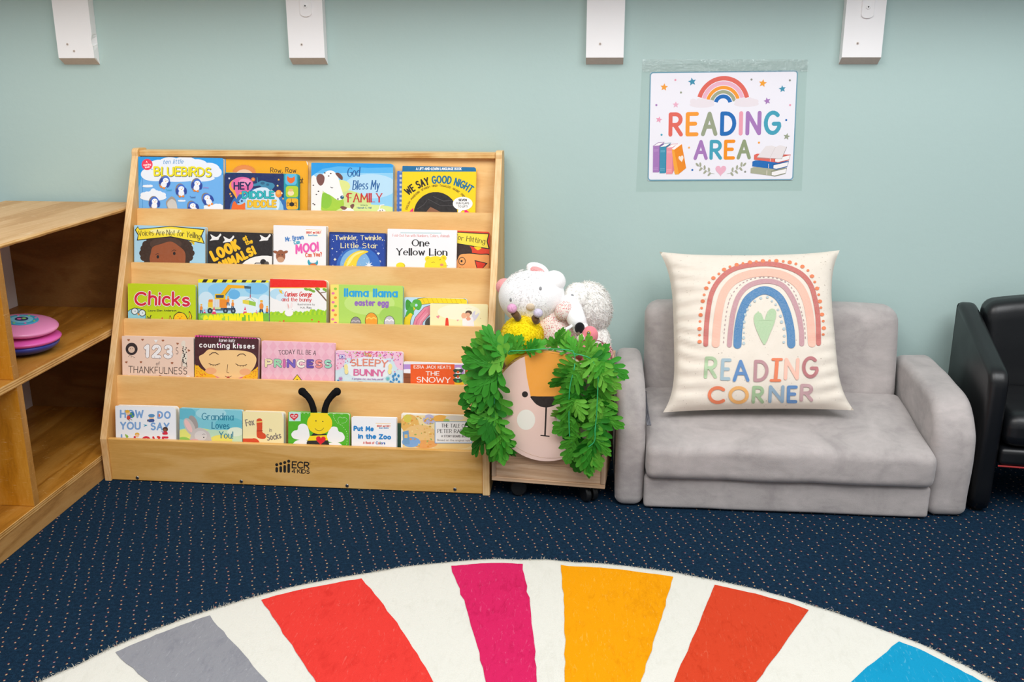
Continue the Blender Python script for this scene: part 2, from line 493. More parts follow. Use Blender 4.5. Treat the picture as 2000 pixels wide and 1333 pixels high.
g('4', .56, [(.42, 0), (.42, 1), (0, .3), (.56, .3)])
g(',', .08, [(.06, .05), (0, -.16)])
g('.', .03, [(.01, .02), (.02, .04)])
g(';', .08, [(.06, .05), (0, -.16)], [(.05, .45), (.05, .5)])
g('!', .03, [(.01, 1), (.01, .28)], [(.01, .02), (.01, .05)])
g('?', .44, _arc(.22, .76, .21, .24, 160, -60, 9) + [(.22, .44), (.22, .28)], [(.22, .02), (.22, .05)])
g("'", .03, [(.01, 1), (.01, .8)])
g('-', .3, [(0, .42), (.3, .42)])
g('*', .06, [(.02, .42), (.04, .44)])

def layout(s, track=0.2, space=0.42):
    x = 0; out = []
    for ch in s:
        if ch == ' ': x += space; continue
        w, st = G[ch]; out.append((ch, x, w, st)); x += w + track
    return out, x - track

class Print:
    """flat ink shapes lying on a real surface. put(px, py, layer) gives the surface point; coordinates are read in photograph pixels"""
    def __init__(s, put, ink_of=ink, clip=None):
        s.put = put; s.ink = ink_of; s.clip = clip; s.shapes = []; s.k = 0
    def up(s): s.k += 1
    def poly(s, col, pts, keep=False, strip=False):
        if not strip: s.k += 1
        if s.clip: pts = s.clipped(pts)
        if len(pts) >= 3: s.shapes.append((col, s.k, pts))
    def clipped(s, pts):
        for (a, b, c) in s.clip:
            out = []; n = len(pts)
            for i in range(n):
                p, q = pts[i], pts[(i + 1) % n]
                dp, dq = a * p[0] + b * p[1] + c, a * q[0] + b * q[1] + c
                if dp >= 0: out.append(p)
                if (dp > 0) != (dq > 0) and dp != dq:
                    t = dp / (dp - dq); out.append((p[0] + (q[0] - p[0]) * t, p[1] + (q[1] - p[1]) * t))
            pts = out
            if len(pts) < 3: return []
        return pts
    def ell(s, col, cx, cy, rx, ry=None, rot=0, a0=0, a1=360, n=26, keep=False):
        ry = rx if ry is None else ry
        c, d = math.cos(math.radians(rot)), math.sin(math.radians(rot))
        m = n if a1 - a0 >= 360 else n + 1
        P = []
        for i in range(m):
            t = math.radians(a0 + (a1 - a0) * i / n); x, y = rx * math.cos(t), ry * math.sin(t)
            P.append((cx + x * c - y * d, cy + x * d + y * c))
        s.poly(col, P, keep)
    def rect(s, col, x0, y0, x1, y1, keep=False): s.poly(col, [(x0, y0), (x1, y0), (x1, y1), (x0, y1)], keep)
    def rrect(s, col, x0, y0, x1, y1, r, keep=False):
        P = []
        for cx, cy, a in ((x1 - r, y0 + r, -90), (x1 - r, y1 - r, 0), (x0 + r, y1 - r, 90), (x0 + r, y0 + r, 180)):
            P += [(cx + r * math.cos(math.radians(a + 22.5 * i)), cy + r * math.sin(math.radians(a + 22.5 * i))) for i in range(5)]
        s.poly(col, P, keep)
    def line(s, col, w, pts, keep=False, nib=0.0, caps=True):
        """ribbon along pts with mitred joints and round ends; nib>0 thins strokes that run level, like a broad pen"""
        P = [pts[0]]
        for q in pts[1:]:
            if math.hypot(q[0] - P[-1][0], q[1] - P[-1][1]) > 0.02: P.append(q)
        if len(P) < 2: return
        closed = len(P) > 4 and math.hypot(P[0][0] - P[-1][0], P[0][1] - P[-1][1]) < 0.05
        D = []
        for a, b in zip(P, P[1:]):
            L = math.hypot(b[0] - a[0], b[1] - a[1]); D.append(((b[0] - a[0]) / L, (b[1] - a[1]) / L))
        runs = []; i0 = 0
        for i in range(1, len(D)):
            if D[i][0] * D[i - 1][0] + D[i][1] * D[i - 1][1] < 0.62: runs.append((i0, i)); i0 = i
        runs.append((i0, len(D)))
        for (i, j) in runs:
            s.k += 1
            Lf, Rt = [], []
            for q in range(i, j + 1):
                d0 = D[max(q - 1, i)]; d1 = D[min(q, j - 1)]
                if closed and len(runs) == 1 and q in (i, j): d0, d1 = D[-1], D[0]
                nx, ny = -(d0[1] + d1[1]), d0[0] + d1[0]; m = math.hypot(nx, ny); nx, ny = nx / m, ny / m
                c = max(0.5, nx * -d1[1] + ny * d1[0])
                dxm = abs(d0[0] + d1[0]) / 2
                h = w / 2 * (1 - nib * dxm) / c
                Lf.append((P[q][0] + nx * h, P[q][1] + ny * h)); Rt.append((P[q][0] - nx * h, P[q][1] - ny * h))
            for q in range(len(Lf) - 1):
                s.poly(col, [Lf[q], Lf[q + 1], Rt[q + 1], Rt[q]], True, strip=True)
            if caps and not (closed and len(runs) == 1):
                for q, d, sg in ((i, D[i], -1), (j, D[j - 1], 1)):
                    h = w / 2 * (1 - nib * abs(d[0]))
                    t0 = math.atan2(d[1], d[0]) + (math.pi / 2 if sg < 0 else -math.pi / 2)
                    s.poly(col, [(P[q][0] + h * math.cos(t0 + math.pi * u / 6), P[q][1] + h * math.sin(t0 + math.pi * u / 6)) for u in range(7)], True, strip=True)
    def text(s, t, x0, x1, y0, h, col, w=None, y1=None, nib=0.0, serif=0.0, slant=0.0, cols=None, jit=0.0, track=0.2, outline=None, ow=2.0, arch=0.0, small=None, seed=3, space=.42, shadow=None, ink=True):
        """one line of lettering from x0 to x1, baseline y0 (y1 at its far end), capital height h, all in photograph pixels"""
        y1 = y0 if y1 is None else y1
        w = h * 0.14 if w is None else w
        if ink:      # h, x0, x1 and the baseline bound the inked letter, not its centre line
            w = min(w, h * 0.34); h -= w * 0.6; y0 -= w * 0.3; y1 -= w * 0.3; x0 += w / 2; x1 -= w / 2
        lay, tot = layout(t, track, space)
        need = w * 1.04 / max((x1 - x0) / max(tot, 0.05), 1e-6)
        if need > track: lay, tot = layout(t, min(need * 1.1, 0.7), max(space, min(need * 1.9, 1.1)))
        sx = (x1 - x0) / max(tot, 0.05)
        ang = math.atan2(y1 - y0, x1 - x0); ca, sa = math.cos(ang), math.sin(ang)
        passes = ([(shadow, w * 1.08, w * 0.26)] if shadow else []) + ([(outline, w + ow, 0)] if outline else []) + [(None, w, 0)]
        for pc, pw, off in passes:
            s.k += 1
            rg = random.Random(seed); ci = 0
            for ch, gx, gw, st in lay:
                c = pc or (cols[ci % len(cols)] if cols else col); ci += 1
                jy = rg.uniform(-1, 1) * jit * h; jr = rg.uniform(-1, 1) * jit * 0.8; js = 1 + rg.uniform(-1, 1) * jit * 0.7
                for pts in st:
                    P = []
                    for (x, y) in pts:
                        X = (gx + x) * sx; Y = y * h * js
                        xc = (gx + gw / 2) * sx
                        X, Y = xc + (X - xc) * math.cos(jr) - Y * math.sin(jr) * 0.9, Y * math.cos(jr) + (X - xc) * math.sin(jr)
                        X += slant * Y
                        u = (gx * sx) / max(x1 - x0, 1) * 2 - 1
                        Y += jy
                        if arch:
                            th = (X / (x1 - x0) - 0.5) * 2 * math.radians(arch)
                            R = (x1 - x0) / 2 / math.sin(math.radians(arch))
                            X, Y = (x1 - x0) / 2 + (R + Y) * math.sin(th), (R + Y) * math.cos(th) - R * math.cos(math.radians(arch))
                        X += off; Y -= off
                        P.append((x0 + X * ca + Y * sa, y0 + X * sa - Y * ca))
                    s.line(c, pw, P, True, nib)
                    if serif and len(P) > 1:
                        for q, p2 in ((P[0], P[1]), (P[-1], P[-2])):
                            dx, dy = q[0] - p2[0], q[1] - p2[1]
                            if abs(dy) > abs(dx) * 1.2:
                                e = serif * h
                                s.line(c, max(pw * 0.4, 0.6), [(q[0] - e, q[1]), (q[0] + e, q[1])], True)
    def heart(s, col, cx, cy, w, h, rot=0, keep=False):
        P = []
        c, d = math.cos(math.radians(rot)), math.sin(math.radians(rot))
        for i in range(28):
            t = 2 * math.pi * i / 28
            x = 16 * math.sin(t) ** 3 / 32 * w
            y = -(13 * math.cos(t) - 5 * math.cos(2 * t) - 2 * math.cos(3 * t) - math.cos(4 * t)) / 29 * h
            P.append((cx + x * c - y * d, cy + x * d + y * c))
        s.poly(col, P, keep)
    def star(s, col, cx, cy, r, rot=0, n=5, inner=0.45, keep=False):
        s.poly(col, [(cx + (r if i % 2 == 0 else r * inner) * math.sin(math.pi * i / n + math.radians(rot)), cy - (r if i % 2 == 0 else r * inner) * math.cos(math.pi * i / n + math.radians(rot))) for i in range(2 * n)], keep)
    def cloud(s, col, cx, cy, w, h, seed=1):
        s.k += 1; rg = random.Random(seed)
        s.ell(col, cx, cy + h * 0.18, w / 2, h * 0.3, keep=True)
        for i in range(7):
            t = -0.8 + 1.6 * i / 6
            s.ell(col, cx + t * w * 0.44, cy - rg.uniform(0, .16) * h, w * 0.13, h * rg.uniform(.26, .4) * (1.15 - abs(t) * .5), keep=True, n=16)
    def blob(s, col, pts, keep=False, n=5):
        """smooth closed outline through points"""
        P = []; m = len(pts)
        for i in range(m):
            p0, p1, p2, p3 = pts[i - 1], pts[i], pts[(i + 1) % m], pts[(i + 2) % m]
            for k in range(n):
                t = k / n
                P.append(tuple(0.5 * (2 * p1[j] + (p2[j] - p0[j]) * t + (2 * p0[j] - 5 * p1[j] + 4 * p2[j] - p3[j]) * t * t + (3 * p1[j] - p0[j] - 3 * p2[j] + p3[j]) * t ** 3) for j in (0, 1)))
        s.poly(col, P, keep)
    def build(s, bm, first_mat):
        """adds the shapes to bm; returns the materials used, numbered from first_mat"""
        cols = []
        for col, k, pts in s.shapes:
            if col not in cols: cols.append(col)
            vs = [bm.verts.new(s.put(x, y, k)) for x, y in pts]
            try:
                f = bm.faces.new(vs)
            except ValueError: continue
            f.material_index = first_mat + cols.index(col)
            f.normal_update()
            c = f.calc_center_median()
            if f.normal.dot(EYE - c) < 0: f.normal_flip()
        return [s.ink(c) for c in cols]
LAYER = 5e-6
def plane_put(o, n):
    def put(px, py, k): return on_plane(px, py, o, n) + n * (LAYER * k + 4e-5)
    return put

# ================================================================== THE SETTING
WALL_Y = 2.51
def wall_paint():
    t = NT('sage_teal_wall_paint')
    v = t.coord()
    n1 = t.noise(v, 2.0, 3); n2 = t.noise(v, 55, 4, 0.6)
    t.base(t.mix(n1, '#b0c8c4', '#b7cecb'))
    t.bump(n2, 0.12, 0.004)
    return t.set(0.5, 0.35)
def carpet():
    t = NT('navy_dotted_carpet')
    tc = t.n('ShaderNodeTexCoord'); P = tc.outputs['Object']
    # skewed lattice of dots: steps A and B in metres
    A = (0.0272, -0.0012); B = (0.0062, -0.0150)
    det = A[0] * B[1] - A[1] * B[0]
    u = t.vmath('DOT_PRODUCT', P, (B[1] / det, -B[0] / det, 0)); v = t.vmath('DOT_PRODUCT', P, (-A[1] / det, A[0] / det, 0))
    fu, fv = t.math('FLOOR', u), t.math('FLOOR', v)
    cmb = t.n('ShaderNodeCombineXYZ'); t.l(fu, cmb.inputs[0]); t.l(fv, cmb.inputs[1])
    wn = t.n('ShaderNodeTexWhiteNoise', noise_dimensions='3D'); t.l(cmb.outputs[0], wn.inputs['Vector'])
    sp = t.n('ShaderNodeSeparateColor'); t.l(wn.outputs['Color'], sp.inputs[0])
    ru = t.math('SUBTRACT', t.math('SUBTRACT', u, fu), t.math('ADD', 0.36, t.math('MULTIPLY', sp.outputs[0], 0.28)))
    rv = t.math('SUBTRACT', t.math('SUBTRACT', v, fv), t.math('ADD', 0.36, t.math('MULTIPLY', sp.outputs[1], 0.28)))
    dx = t.math('ADD', t.math('MULTIPLY', ru, A[0]), t.math('MULTIPLY', rv, B[0]))
    dy = t.math('ADD', t.math('MULTIPLY', ru, A[1]), t.math('MULTIPLY', rv, B[1]))
    wob = t.math('MULTIPLY', t.math('SUBTRACT', t.noise(P, 420, 2), 0.5), 0.0022)
    def blob(ox, oy, rx, ry):
        a = t.math('DIVIDE', t.math('ADD', t.math('SUBTRACT', dx, ox), wob), rx); b = t.math('DIVIDE', t.math('ADD', t.math('SUBTRACT', dy, oy), wob), ry)
        d = t.math('ADD', t.math('MULTIPLY', a, a), t.math('MULTIPLY', b, b))
        return t.math('LESS_THAN', d, 1.0)
    tan = blob(0, 0, 0.0016, 0.0019); red = blob(-0.0012, 0.0022, 0.0021, 0.0019)
    fib = t.noise(P, 520, 3, 0.7); mid = t.noise(P, 140, 3, 0.6); big = t.noise(P, 5, 2)
    base = t.ramp(t.math('ADD', t.math('MULTIPLY', fib, 0.6), t.math('MULTIPLY', mid, 0.4)), [(0.30, '#0b1926'), (0.5, '#172e43'), (0.72, '#294b67')])
    base = t.mix(t.math('MULTIPLY', big, 0.25), base, '#15283c')
    wn2 = t.n('ShaderNodeTexWhiteNoise', noise_dimensions='3D'); t.l(t.vmath('ADD', cmb.outputs[0], (7.3, 2.1, 5.5)), wn2.inputs['Vector'])
    tan = t.math('MULTIPLY', tan, t.math('GREATER_THAN', wn2.outputs[0], 0.12)); red = t.math('MULTIPLY', red, t.math('GREATER_THAN', wn2.outputs[0], 0.3))
    c = t.mix(red, base, '#4f2438')
    tanc = t.ramp(sp.outputs[2], [(0.0, '#bf9e86'), (0.35, '#b98a70'), (0.7, '#c8b084'), (1.0, '#8f7f8c')])
    c = t.mix(tan, c, tanc)
    t.base(c)
    t.bump(fib, 0.7, 0.004)
    return t.set(0.95, 0.05)
bm = bmesh.new(); box(bm, -3.2, 3.6, WALL_Y, WALL_Y + 0.1, 0, 2.75)
structure(obj('wall_back', bm, wall_paint()))
bm = bmesh.new(); box(bm, -3.2, 3.6, -1.6, WALL_Y + 0.1, -0.1, 0)
structure(obj('floor', bm, carpet()))

# ------------------------------------------------------------------ white timber uprights under the high shelf
bm = bmesh.new(); box(bm, -3.0, 3.4, 2.26, WALL_Y, 1.29, 1.325, 0.004)
tag(obj('wall_shelf', bm, PAINTWHITE), 'long white wall shelf above the four white timber uprights', 'shelf')
BR = [(-1.414, -1.317, 'leftmost white timber upright, its right edge chipped, over the low cubby', True, False),
      (-0.797, -0.704, 'white timber upright with a screwed metal strap above the bookcase', False, True),
      (-0.041, 0.052, 'plain white timber upright between the bookcase and the reading poster', False, False),
      (0.579, 0.672, 'white timber upright with a screwed metal strap right of the reading poster', False, True)]
for x0, x1, lab, chip, strap in BR:
    e = root('timber_upright', lab, 'upright', ((x0 + x1) / 2, 2.497, 1.01), 'white timber uprights on the teal wall')
    bm = bmesh.new()
    yf, yb = 2.4835, WALL_Y - 0.0005
    pts = [(yf, 1.0255), (yb, 1.0095), (yb, 1.2898), (yf, 1.2898)]
    if chip:
        out = []
        zs = [1.0255, 1.045, 1.056, 1.062, 1.070, 1.080, 1.086, 1.2898]
        dxs = [0, 0.0, -0.002, -0.010, -0.011, -0.004, 0, 0]
        loops = []
        for z, d in zip(zs, dxs):
            zb = 1.0095 if z == zs[0] else z
            loops.append([bm.verts.new(p) for p in ((x0, yf, z), (x1 + d * 0.25, yf, z), (x1 + d, yf + 0.010, z), (x1, yb, zb), (x0, yb, zb))])
        for a, b in zip(loops, loops[1:]):
            for i in range(5): bm.faces.new((a[i], a[(i + 1) % 5], b[(i + 1) % 5], b[i]))
        f = bm.faces.new(loops[0][::-1]); f.material_index = 1
        bm.faces.new(loops[-1])
        bmesh.ops.recalc_face_normals(bm, faces=bm.faces)
    else:
        extrude_poly(bm, [(x0, a, b) for a, b in pts], Vector((x1 - x0, 0, 0)))
        for f in bm.faces:
            if f.calc_center_median().z < 1.02: f.material_index = 1
    obj('post', bm, [PAINTWHITE, CUTEND], e)
    cx = (x0 + x1) / 2
    for (dx, z) in ([(-0.012, 1.058)] if not chip else [(-0.02, 1.06), (-0.004, 1.043)]):
        bm = bmesh.new(); disc(bm, (cx + dx, yf - 0.0002, z), (0, 1, 0), 0.0032, 0.0016, 12)
        disc(bm, (cx + dx, yf - 0.0009, z), (0, 1, 0), 0.0014, 0.0008, 8, 1)
        obj('nail_head', bm, [CUTEND, plain('old_nail', '#6d6a68', 0.6, 0.4)], e)
    if strap:
        sx = cx + 0.004; w = 0.0145
        zb_ = on_y(594 if x0 < 0 else 1695, 33 if x0 < 0 else 36, yf).z
        bm = bmesh.new()
        P = [(sx - w, yf, 1.2898), (sx - w, yf, zb_ + 0.009)] + [(sx + w * math.sin(math.radians(a)), yf, zb_ + 0.009 - 0.009 * math.cos(math.radians(a))) for a in range(-75, 76, 15)] + [(sx + w, yf, zb_ + 0.009), (sx + w, yf, 1.2898)]
        extrude_poly(bm, P, Vector((0, -0.0036, 0)), bev=0.0006)
        st = obj('metal_strap', bm, PAINTWHITE, e, label='white painted metal strap with rounded end')
        bm = bmesh.new(); disc(bm, (sx, yf - 0.0044, zb_ + 0.026), (0, 1, 0), 0.0055, 0.002, 18, 0, 0.0006)
        disc(bm, (sx, yf - 0.0056, zb_ + 0.026), (0, 1, 0), 0.0018, 0.0008, 8, 1)
        obj('screw', bm, [PAINTWHITE, BLACKP], st)

# ================================================================== LOW OPEN CUBBY, along the left
XF, XB, YE = -1.229, -1.612, 2.480       # front plane, back plane, end near the wall
e = root('cubby_unit', 'low worn wooden open cubby unit along the left side, pink toy on its shelf', 'shelving', (XF - 0.19, 1.6, 0))
Y0 = 1.15                                 # near end, out of the frame
bm = bmesh.new()
# top board: front arris worn wavy
n = 46
prof = []
for i in range(n + 1):
    y = Y0 + (YE + 0.001 - Y0) * i / n
    d = 0.0045 * noise.noise(Vector((y * 9, 1.3, 0))) + 0.004 * max(0, noise.noise(Vector((y * 23, 7.7, 0))))
    prof.append((y, d))
rows = []
for y, d in prof:
    rows.append([bm.verts.new(p) for p in ((XB - 0.004, y, 0.641), (XF + 0.001 + d * 0.3, y, 0.641 + abs(d) * 0.5), (XF + 0.003 + d, y, 0.6460), (XF + 0.001 - abs(d) * 0.6, y, 0.6495 + d * 0.2), (XF - 0.004 - abs(d) * 1.6, y, 0.6515), (XB - 0.004, y, 0.6515))])
for a, b in zip(rows, rows[1:]):
    for i in range(6):
        f = bm.faces.new((a[i], a[(i + 1) % 6], b[(i + 1) % 6], b[i])); f.material_index = 1 if i in (1, 2) else 0; f.smooth = i in (1, 2, 3)
bm.faces.new(rows[0]); bm.faces.new(rows[-1][::-1])
bmesh.ops.recalc_face_normals(bm, faces=bm.faces)
obj('top_board', bm, [OAK_TOP, OAK_EDGE], e)
bm = bmesh.new(); box(bm, XB, XF - 0.001, YE - 0.018, YE, 0.063, 0.641, 0.001)
obj('end_panel', bm, OAK_DARK, e)
bm = bmesh.new(); box(bm, XB, XF - 0.001, Y0, Y0 + 0.018, 0.063, 0.641, 0.001)
obj('end_panel', bm, OAK_DARK, e)
bm = bmesh.new(); box(bm, XB - 0.008, XB, Y0, YE, 0.02, 0.641)
obj('back_panel', bm, plain('white_backing_board', '#f4f2f4', 0.6, 0.3, 20, 0.01), e, label='white backing panel')
def edged(bm, x0, x1, y0, y1, z0, z1):
    fs = box(bm, x0, x1, y0, y1, z0, z1, 0.0012)
    for f in bm.faces:
        if f.calc_center_median().x > x1 - 0.0011: f.material_index = 1
bm = bmesh.new(); edged(bm, XB, XF, Y0 + 0.018, YE - 0.018, 0.344, 0.361)
obj('middle_shelf', bm, [OAK, OAK_EDGE], e)
bm = bmesh.new(); edged(bm, XB, XF, Y0, YE, 0.049, 0.0635)
obj('bottom_board', bm, [OAK, OAK_EDGE], e)
bm = bmesh.new(); box(bm, XF - 0.02, XF - 0.001, Y0, YE, 0.0, 0.0488, 0.001)
obj('plinth', bm, wood('plinth_wood', '#8a5e2c', '#b98a50', '#c99f66', (9, 1.3, 9), 3, .5, .35, .4), e)
bm = bmesh.new(); box(bm, XB, XB + 0.02, Y0, YE, 0.0, 0.0488, 0.001)
obj('plinth', bm, OAK, e)
for z0, z1, yy in ((0.361, 0.641, 1.847), (0.0637, 0.344, 1.853)):
    bm = bmesh.new(); box(bm, XB, XF - 0.001, yy - 0.019, yy, z0, z1, 0.0012)
    for f in bm.faces:
        if f.calc_center_median().x > XF - 0.002: f.material_index = 1
    obj('divider', bm, [OAK_GOLD, wood('divider_front_edge', '#8f5f23', '#bb8440', '#cb9c58', (9, 9, 1.4), 3, .45, .4, .5, '#e6c795')], e)

# pink clam-shaped toy on the shelf
tc_ = on_z(52, 688, 0.361)
e = root('toy_compact', 'round pink and blue plastic toy, half open, on the cubby middle shelf', 'toy', tc_)
PINK = plain('pink_gloss_plastic', '#e98fc0', 0.22, 0.5, 8, 0.02)
PINK2 = plain('magenta_gloss_plastic', '#e25fb5', 0.25, 0.5, 8, 0.02)
BLUE = plain('blue_gloss_plastic', '#2e3f9c', 0.3, 0.5, 8, 0.02)
def lens_(bm, c, r, h0, h1, tilt=0.0, seg=48, pw=2.6):
    """shallow pill-shaped dish from -h0 to +h1"""
    R = Matrix.Rotation(tilt, 3, Vector((0.35, 1, 0)).normalized())
    rows = []
    for i in range(1, 16):
        th = math.pi * i / 16
        s, k = math.sin(th), math.cos(th)
        q = abs(s) ** (2 / pw); z = math.copysign(abs(k) ** (1.15), k)
        rows.append([bm.verts.new(Vector(c) + R @ Vector((r * q * math.cos(2 * math.pi * j / seg), r * q * math.sin(2 * math.pi * j / seg), z * (h1 if z > 0 else h0)))) for j in range(seg)])
    for A, B in zip(rows, rows[1:]):
        for j in range(seg): bm.faces.new((A[j], B[j], B[(j + 1) % seg], A[(j + 1) % seg])).smooth = True
    bm.faces.new(rows[0]); bm.faces.new(rows[-1][::-1])
    return R
bm = bmesh.new(); lens_(bm, tc_ + Vector((0, 0, 0.024)), 0.074, 0.024, 0.008)
obj('base_shell', bm, BLUE, e, label='blue lower shell')
bm = bmesh.new(); lens_(bm, tc_ + Vector((0.001, 0, 0.036)), 0.0785, 0.017, 0.012, 0.03)
obj('inner_shell', bm, PINK2, e, label='magenta middle shell')
bm = bmesh.new(); R = lens_(bm, tc_ + Vector((-0.002, 0.0, 0.064)), 0.078, 0.018, 0.014, 0.12)
lid = obj('lid', bm, PINK, e, label='light pink domed lid')
bm = bmesh.new(); ax = R @ Vector((0, 0, 1)); cc = tc_ + Vector((-0.002, 0.0, 0.064)) - ax * 0.0054
disc(bm, cc + ax * 0.0192, ax, 0.036, 0.003, 36, 0, 0.001)
disc(bm, cc + ax * 0.0212, ax, 0.024, 0.001, 32, 1)
disc(bm, cc + ax * 0.0220, ax, 0.014, 0.001, 28, 2)
a_ = ax.orthogonal().normalized(); b_ = ax.cross(a_)
for i in range(8):
    an = i * math.pi / 4
    disc(bm, cc + ax * 0.0212 + (a_ * math.cos(an) + b_ * math.sin(an)) * 0.030, ax, 0.0028, 0.001, 10, 3 + i % 2)
disc(bm, cc + ax * 0.0228 + a_ * 0.005, ax, 0.0048, 0.0006, 14, 4); disc(bm, cc + ax * 0.0228 - a_ * 0.005, ax, 0.0048, 0.0006, 14, 3)
obj('emblem', bm, [ink('#3aa3c4'), ink('#7fc4dc'), ink('#26305f'), ink('#e86fb1'), ink('#8fcf6a')], lid, label='blue round emblem on the lid')

# ================================================================== BOOK DISPLAY
LIPS = [(2.4016, 0.6466), (2.3382, 0.5152), (2.2669, 0.3828), (2.2004, 0.2509), (2.1202, 0.1120)]
TAN = 0.20                                  # how far the boards lean back
BX0, BX1, ST = -1.2050, -0.2640, 0.0175     # inside faces and thickness of the uprights
bk = root('book_display', 'birch plywood five-tier book display with books facing out, against the wall', 'bookcase', (-0.735, 2.3, 0))
def side_profile():
    P = [(2.1165, 0.0), (2.1165, 0.112)]
    P += [(2.4395, 0.779)]
    for a in range(8): # rounded top corners
        t = math.radians(168 - a * 11); P.append((2.4395 + 0.0125 + 0.0125 * math.cos(t), 0.786 + 0.0125 * math.sin(t)))
    P += [(2.482, 0.7975)]
    for a in range(6):
        t = math.radians(75 - a * 15); P.append((2.484 + 0.012 * math.cos(t), 0.786 + 0.0115 * math.sin(t)))
    P += [(2.4965, 0.0)]
    return P
for x in (BX0 - ST, BX1):
    bm = bmesh.new()
    extrude_poly(bm, [(x, a, b) for a, b in side_profile()], Vector((ST, 0, 0)), 0, 1, 0.0016, 2)
    for f in bm.faces:
        f.material_index = 0 if abs(f.normal.x) > 0.9 else 1
    bm.normal_update()
    for f in bm.faces: f.material_index = 0 if abs(f.normal.x) > 0.9 else 1
    sp_ = obj('side_panel', bm, [wood('birch_upright_face', '#d09b55', '#e0af6a', '#ecc283', (9, 9, 1.3), 4, .42, .4, .3), BIRCH_EDGE_X], bk)
bm = bmesh.new(); box(bm, BX0, BX1, 2.4465, 2.4900, 0.7785, 0.7925, 0.002)
for f in bm.faces:
    if f.calc_center_median().y < 2.4475: f.material_index = 1
obj('top_rail', bm, [BIRCH, BIRCH_EDGE_Z], bk)
def leaning_board(bm, Y, z, down, th, x0=BX0, x1=BX1, tan=TAN):
    pts = [(x0, Y, z), (x0, Y - down * tan, z - down), (x0, Y - down * tan + th, z - down), (x0, Y + th, z)]
    extrude_poly(bm, pts, Vector((x1 - x0, 0, 0)), bev=0.0012)
bm = bmesh.new(); leaning_board(bm, 2.462, 0.7785, 0.18, 0.009)
obj('back_panel', bm, BIRCH, bk)
for k, (Y, z) in enumerate(LIPS[:4]):
    bm = bmesh.new(); leaning_board(bm, Y, z, 0.185, 0.009)
    # pocket floor behind the lip
    pf = z - 0.052
    y0 = Y - 0.052 * TAN + 0.009; y1 = (LIPS[k - 1][0] - (LIPS[k - 1][1] - pf) * TAN if k else 2.462 - (0.7785 - pf) * TAN) - 0.0008
    o = obj('shelf_lip', bm, wood('birch_lip_board_%d' % k, '#dba45f', '#e9bb79', '#f2cb8e', (1.3, 9, 9), 4.0, 0.4, 0.4, 0.3, None, 3.1 * k), bk)
    bm = bmesh.new(); box(bm, BX0, BX1, y0 + 0.0008, y1, pf - 0.009, pf)
    obj('pocket_floor', bm, BIRCH, bk)
Y, z = LIPS[4]
bm = bmesh.new(); box(bm, BX0, BX1, Y, Y + 0.0125, 0.002, z, 0.0016)
pr = Print(plane_put(Vector((0, Y, 0)), Vector((0, -1, 0))))
K_ = '#17130f'
for x, top, hh in ((540.5, 908, 923), (548.3, 906, 923.2), (556.1, 903.8, 923.6), (563.9, 901.2, 924)):
    pr.line(K_, 5.2, [(x, top + 7.5), (x, hh - 2.2)]); pr.ell(K_, x, top + 0.3, 3.0)
pr.text('ECR', 569.5, 604.5, 915, 13.2, K_, 2.4, 916.2, track=.14)
pr.text('4 KIDS', 569.5, 605, 924.6, 8, K_, 1.5, 925.8, track=.16, space=.3)
pr.ell(K_, 605.5, 903, 0.7)
ms = pr.build(bm, 1)
fb = obj('front_board', bm, [wood('birch_front_board', '#cf9848', '#e2b064', '#eec280', (1.3, 9, 9), 4.0, 0.38, 0.4, 0.35)] + ms, bk)
for px, py in ((268.5, 933.5), (471.5, 940.5), (678, 949), (888.5, 956)):
    c = on_y(px, py, Y)
    bm = bmesh.new(); disc(bm, (c.x, Y - 0.0006, c.z), (0, 1, 0), 0.0042, 0.0028, 18, 0, 0.0008)
    disc(bm, (c.x, Y - 0.0022, c.z), (0, 1, 0), 0.0018, 0.0006, 6, 1)
    obj('bolt', bm, [STEEL, BLACKP], bk)
bm = bmesh.new(); box(bm, BX0, BX1, Y + 0.0132, LIPS[3][0] - (LIPS[3][1] - 0.052) * TAN - 0.001, 0.043, 0.052)
obj('pocket_floor', bm, BIRCH, bk)
bm = bmesh.new(); box(bm, BX0, BX1, 2.484, 2.4935, 0.01, 0.7780)
obj('rear_panel', bm, BIRCH, bk)
# ================================================================== RUG
RC, RR = Vector((-0.059, 0.807, 0)), 0.986
rug = root('round_rug', 'round white rug with coloured wedge stripes on the navy carpet', 'rug', RC)
def rug_r(a):
    return RR + 0.006 * noise.noise(Vector((math.cos(a) * 6, math.sin(a) * 6, 0.3))) + 0.004 * noise.noise(Vector((math.cos(a) * 17, math.sin(a) * 17, 2.2)))
def rug_z(x, y):
    return 0.012 + 0.0018 * noise.noise(Vector((x * 5, y * 5, 0))) + 0.003 * max(0, noise.noise(Vector((x * 3.1, y * 3.1, 5))))
def pile(name, c, lo, hi):
    t = NT(name)
    v = t.coord()
    st = t.noise(t.coord((26, 9, 9), (0, 0, 0.5)), 3, 5, 0.65, 1.2)
    f2 = t.noise(v, 600, 2); big = t.noise(v, 9, 4, 0.6, 0.8)
    f = t.math('ADD', t.math('MULTIPLY', st, 0.55), t.math('ADD', t.math('MULTIPLY', big, 0.35), t.math('MULTIPLY', f2, 0.15)))
    cr = t.noise(t.coord((60, 14, 9), (0, 0, 0.9)), 2.2, 4, 0.6, 2.0)
    c0 = t.ramp(f, [(0.36, lo), (0.52, c), (0.66, c), (0.80, hi)])
    t.base(t.mix(t.ramp(cr, [(0.60, (0, 0, 0, 1)), (0.72, (0.55, 0.55, 0.55, 1))]), c0, hi))
    t.bump(f2, 0.35, 0.003)
    return t.set(0.95, 0.08)
RUGW = pile('white_rug_pile', '#d9d6cd', '#d2cfc5', '#dfdcd5')
bm = bmesh.new()
NA = 220
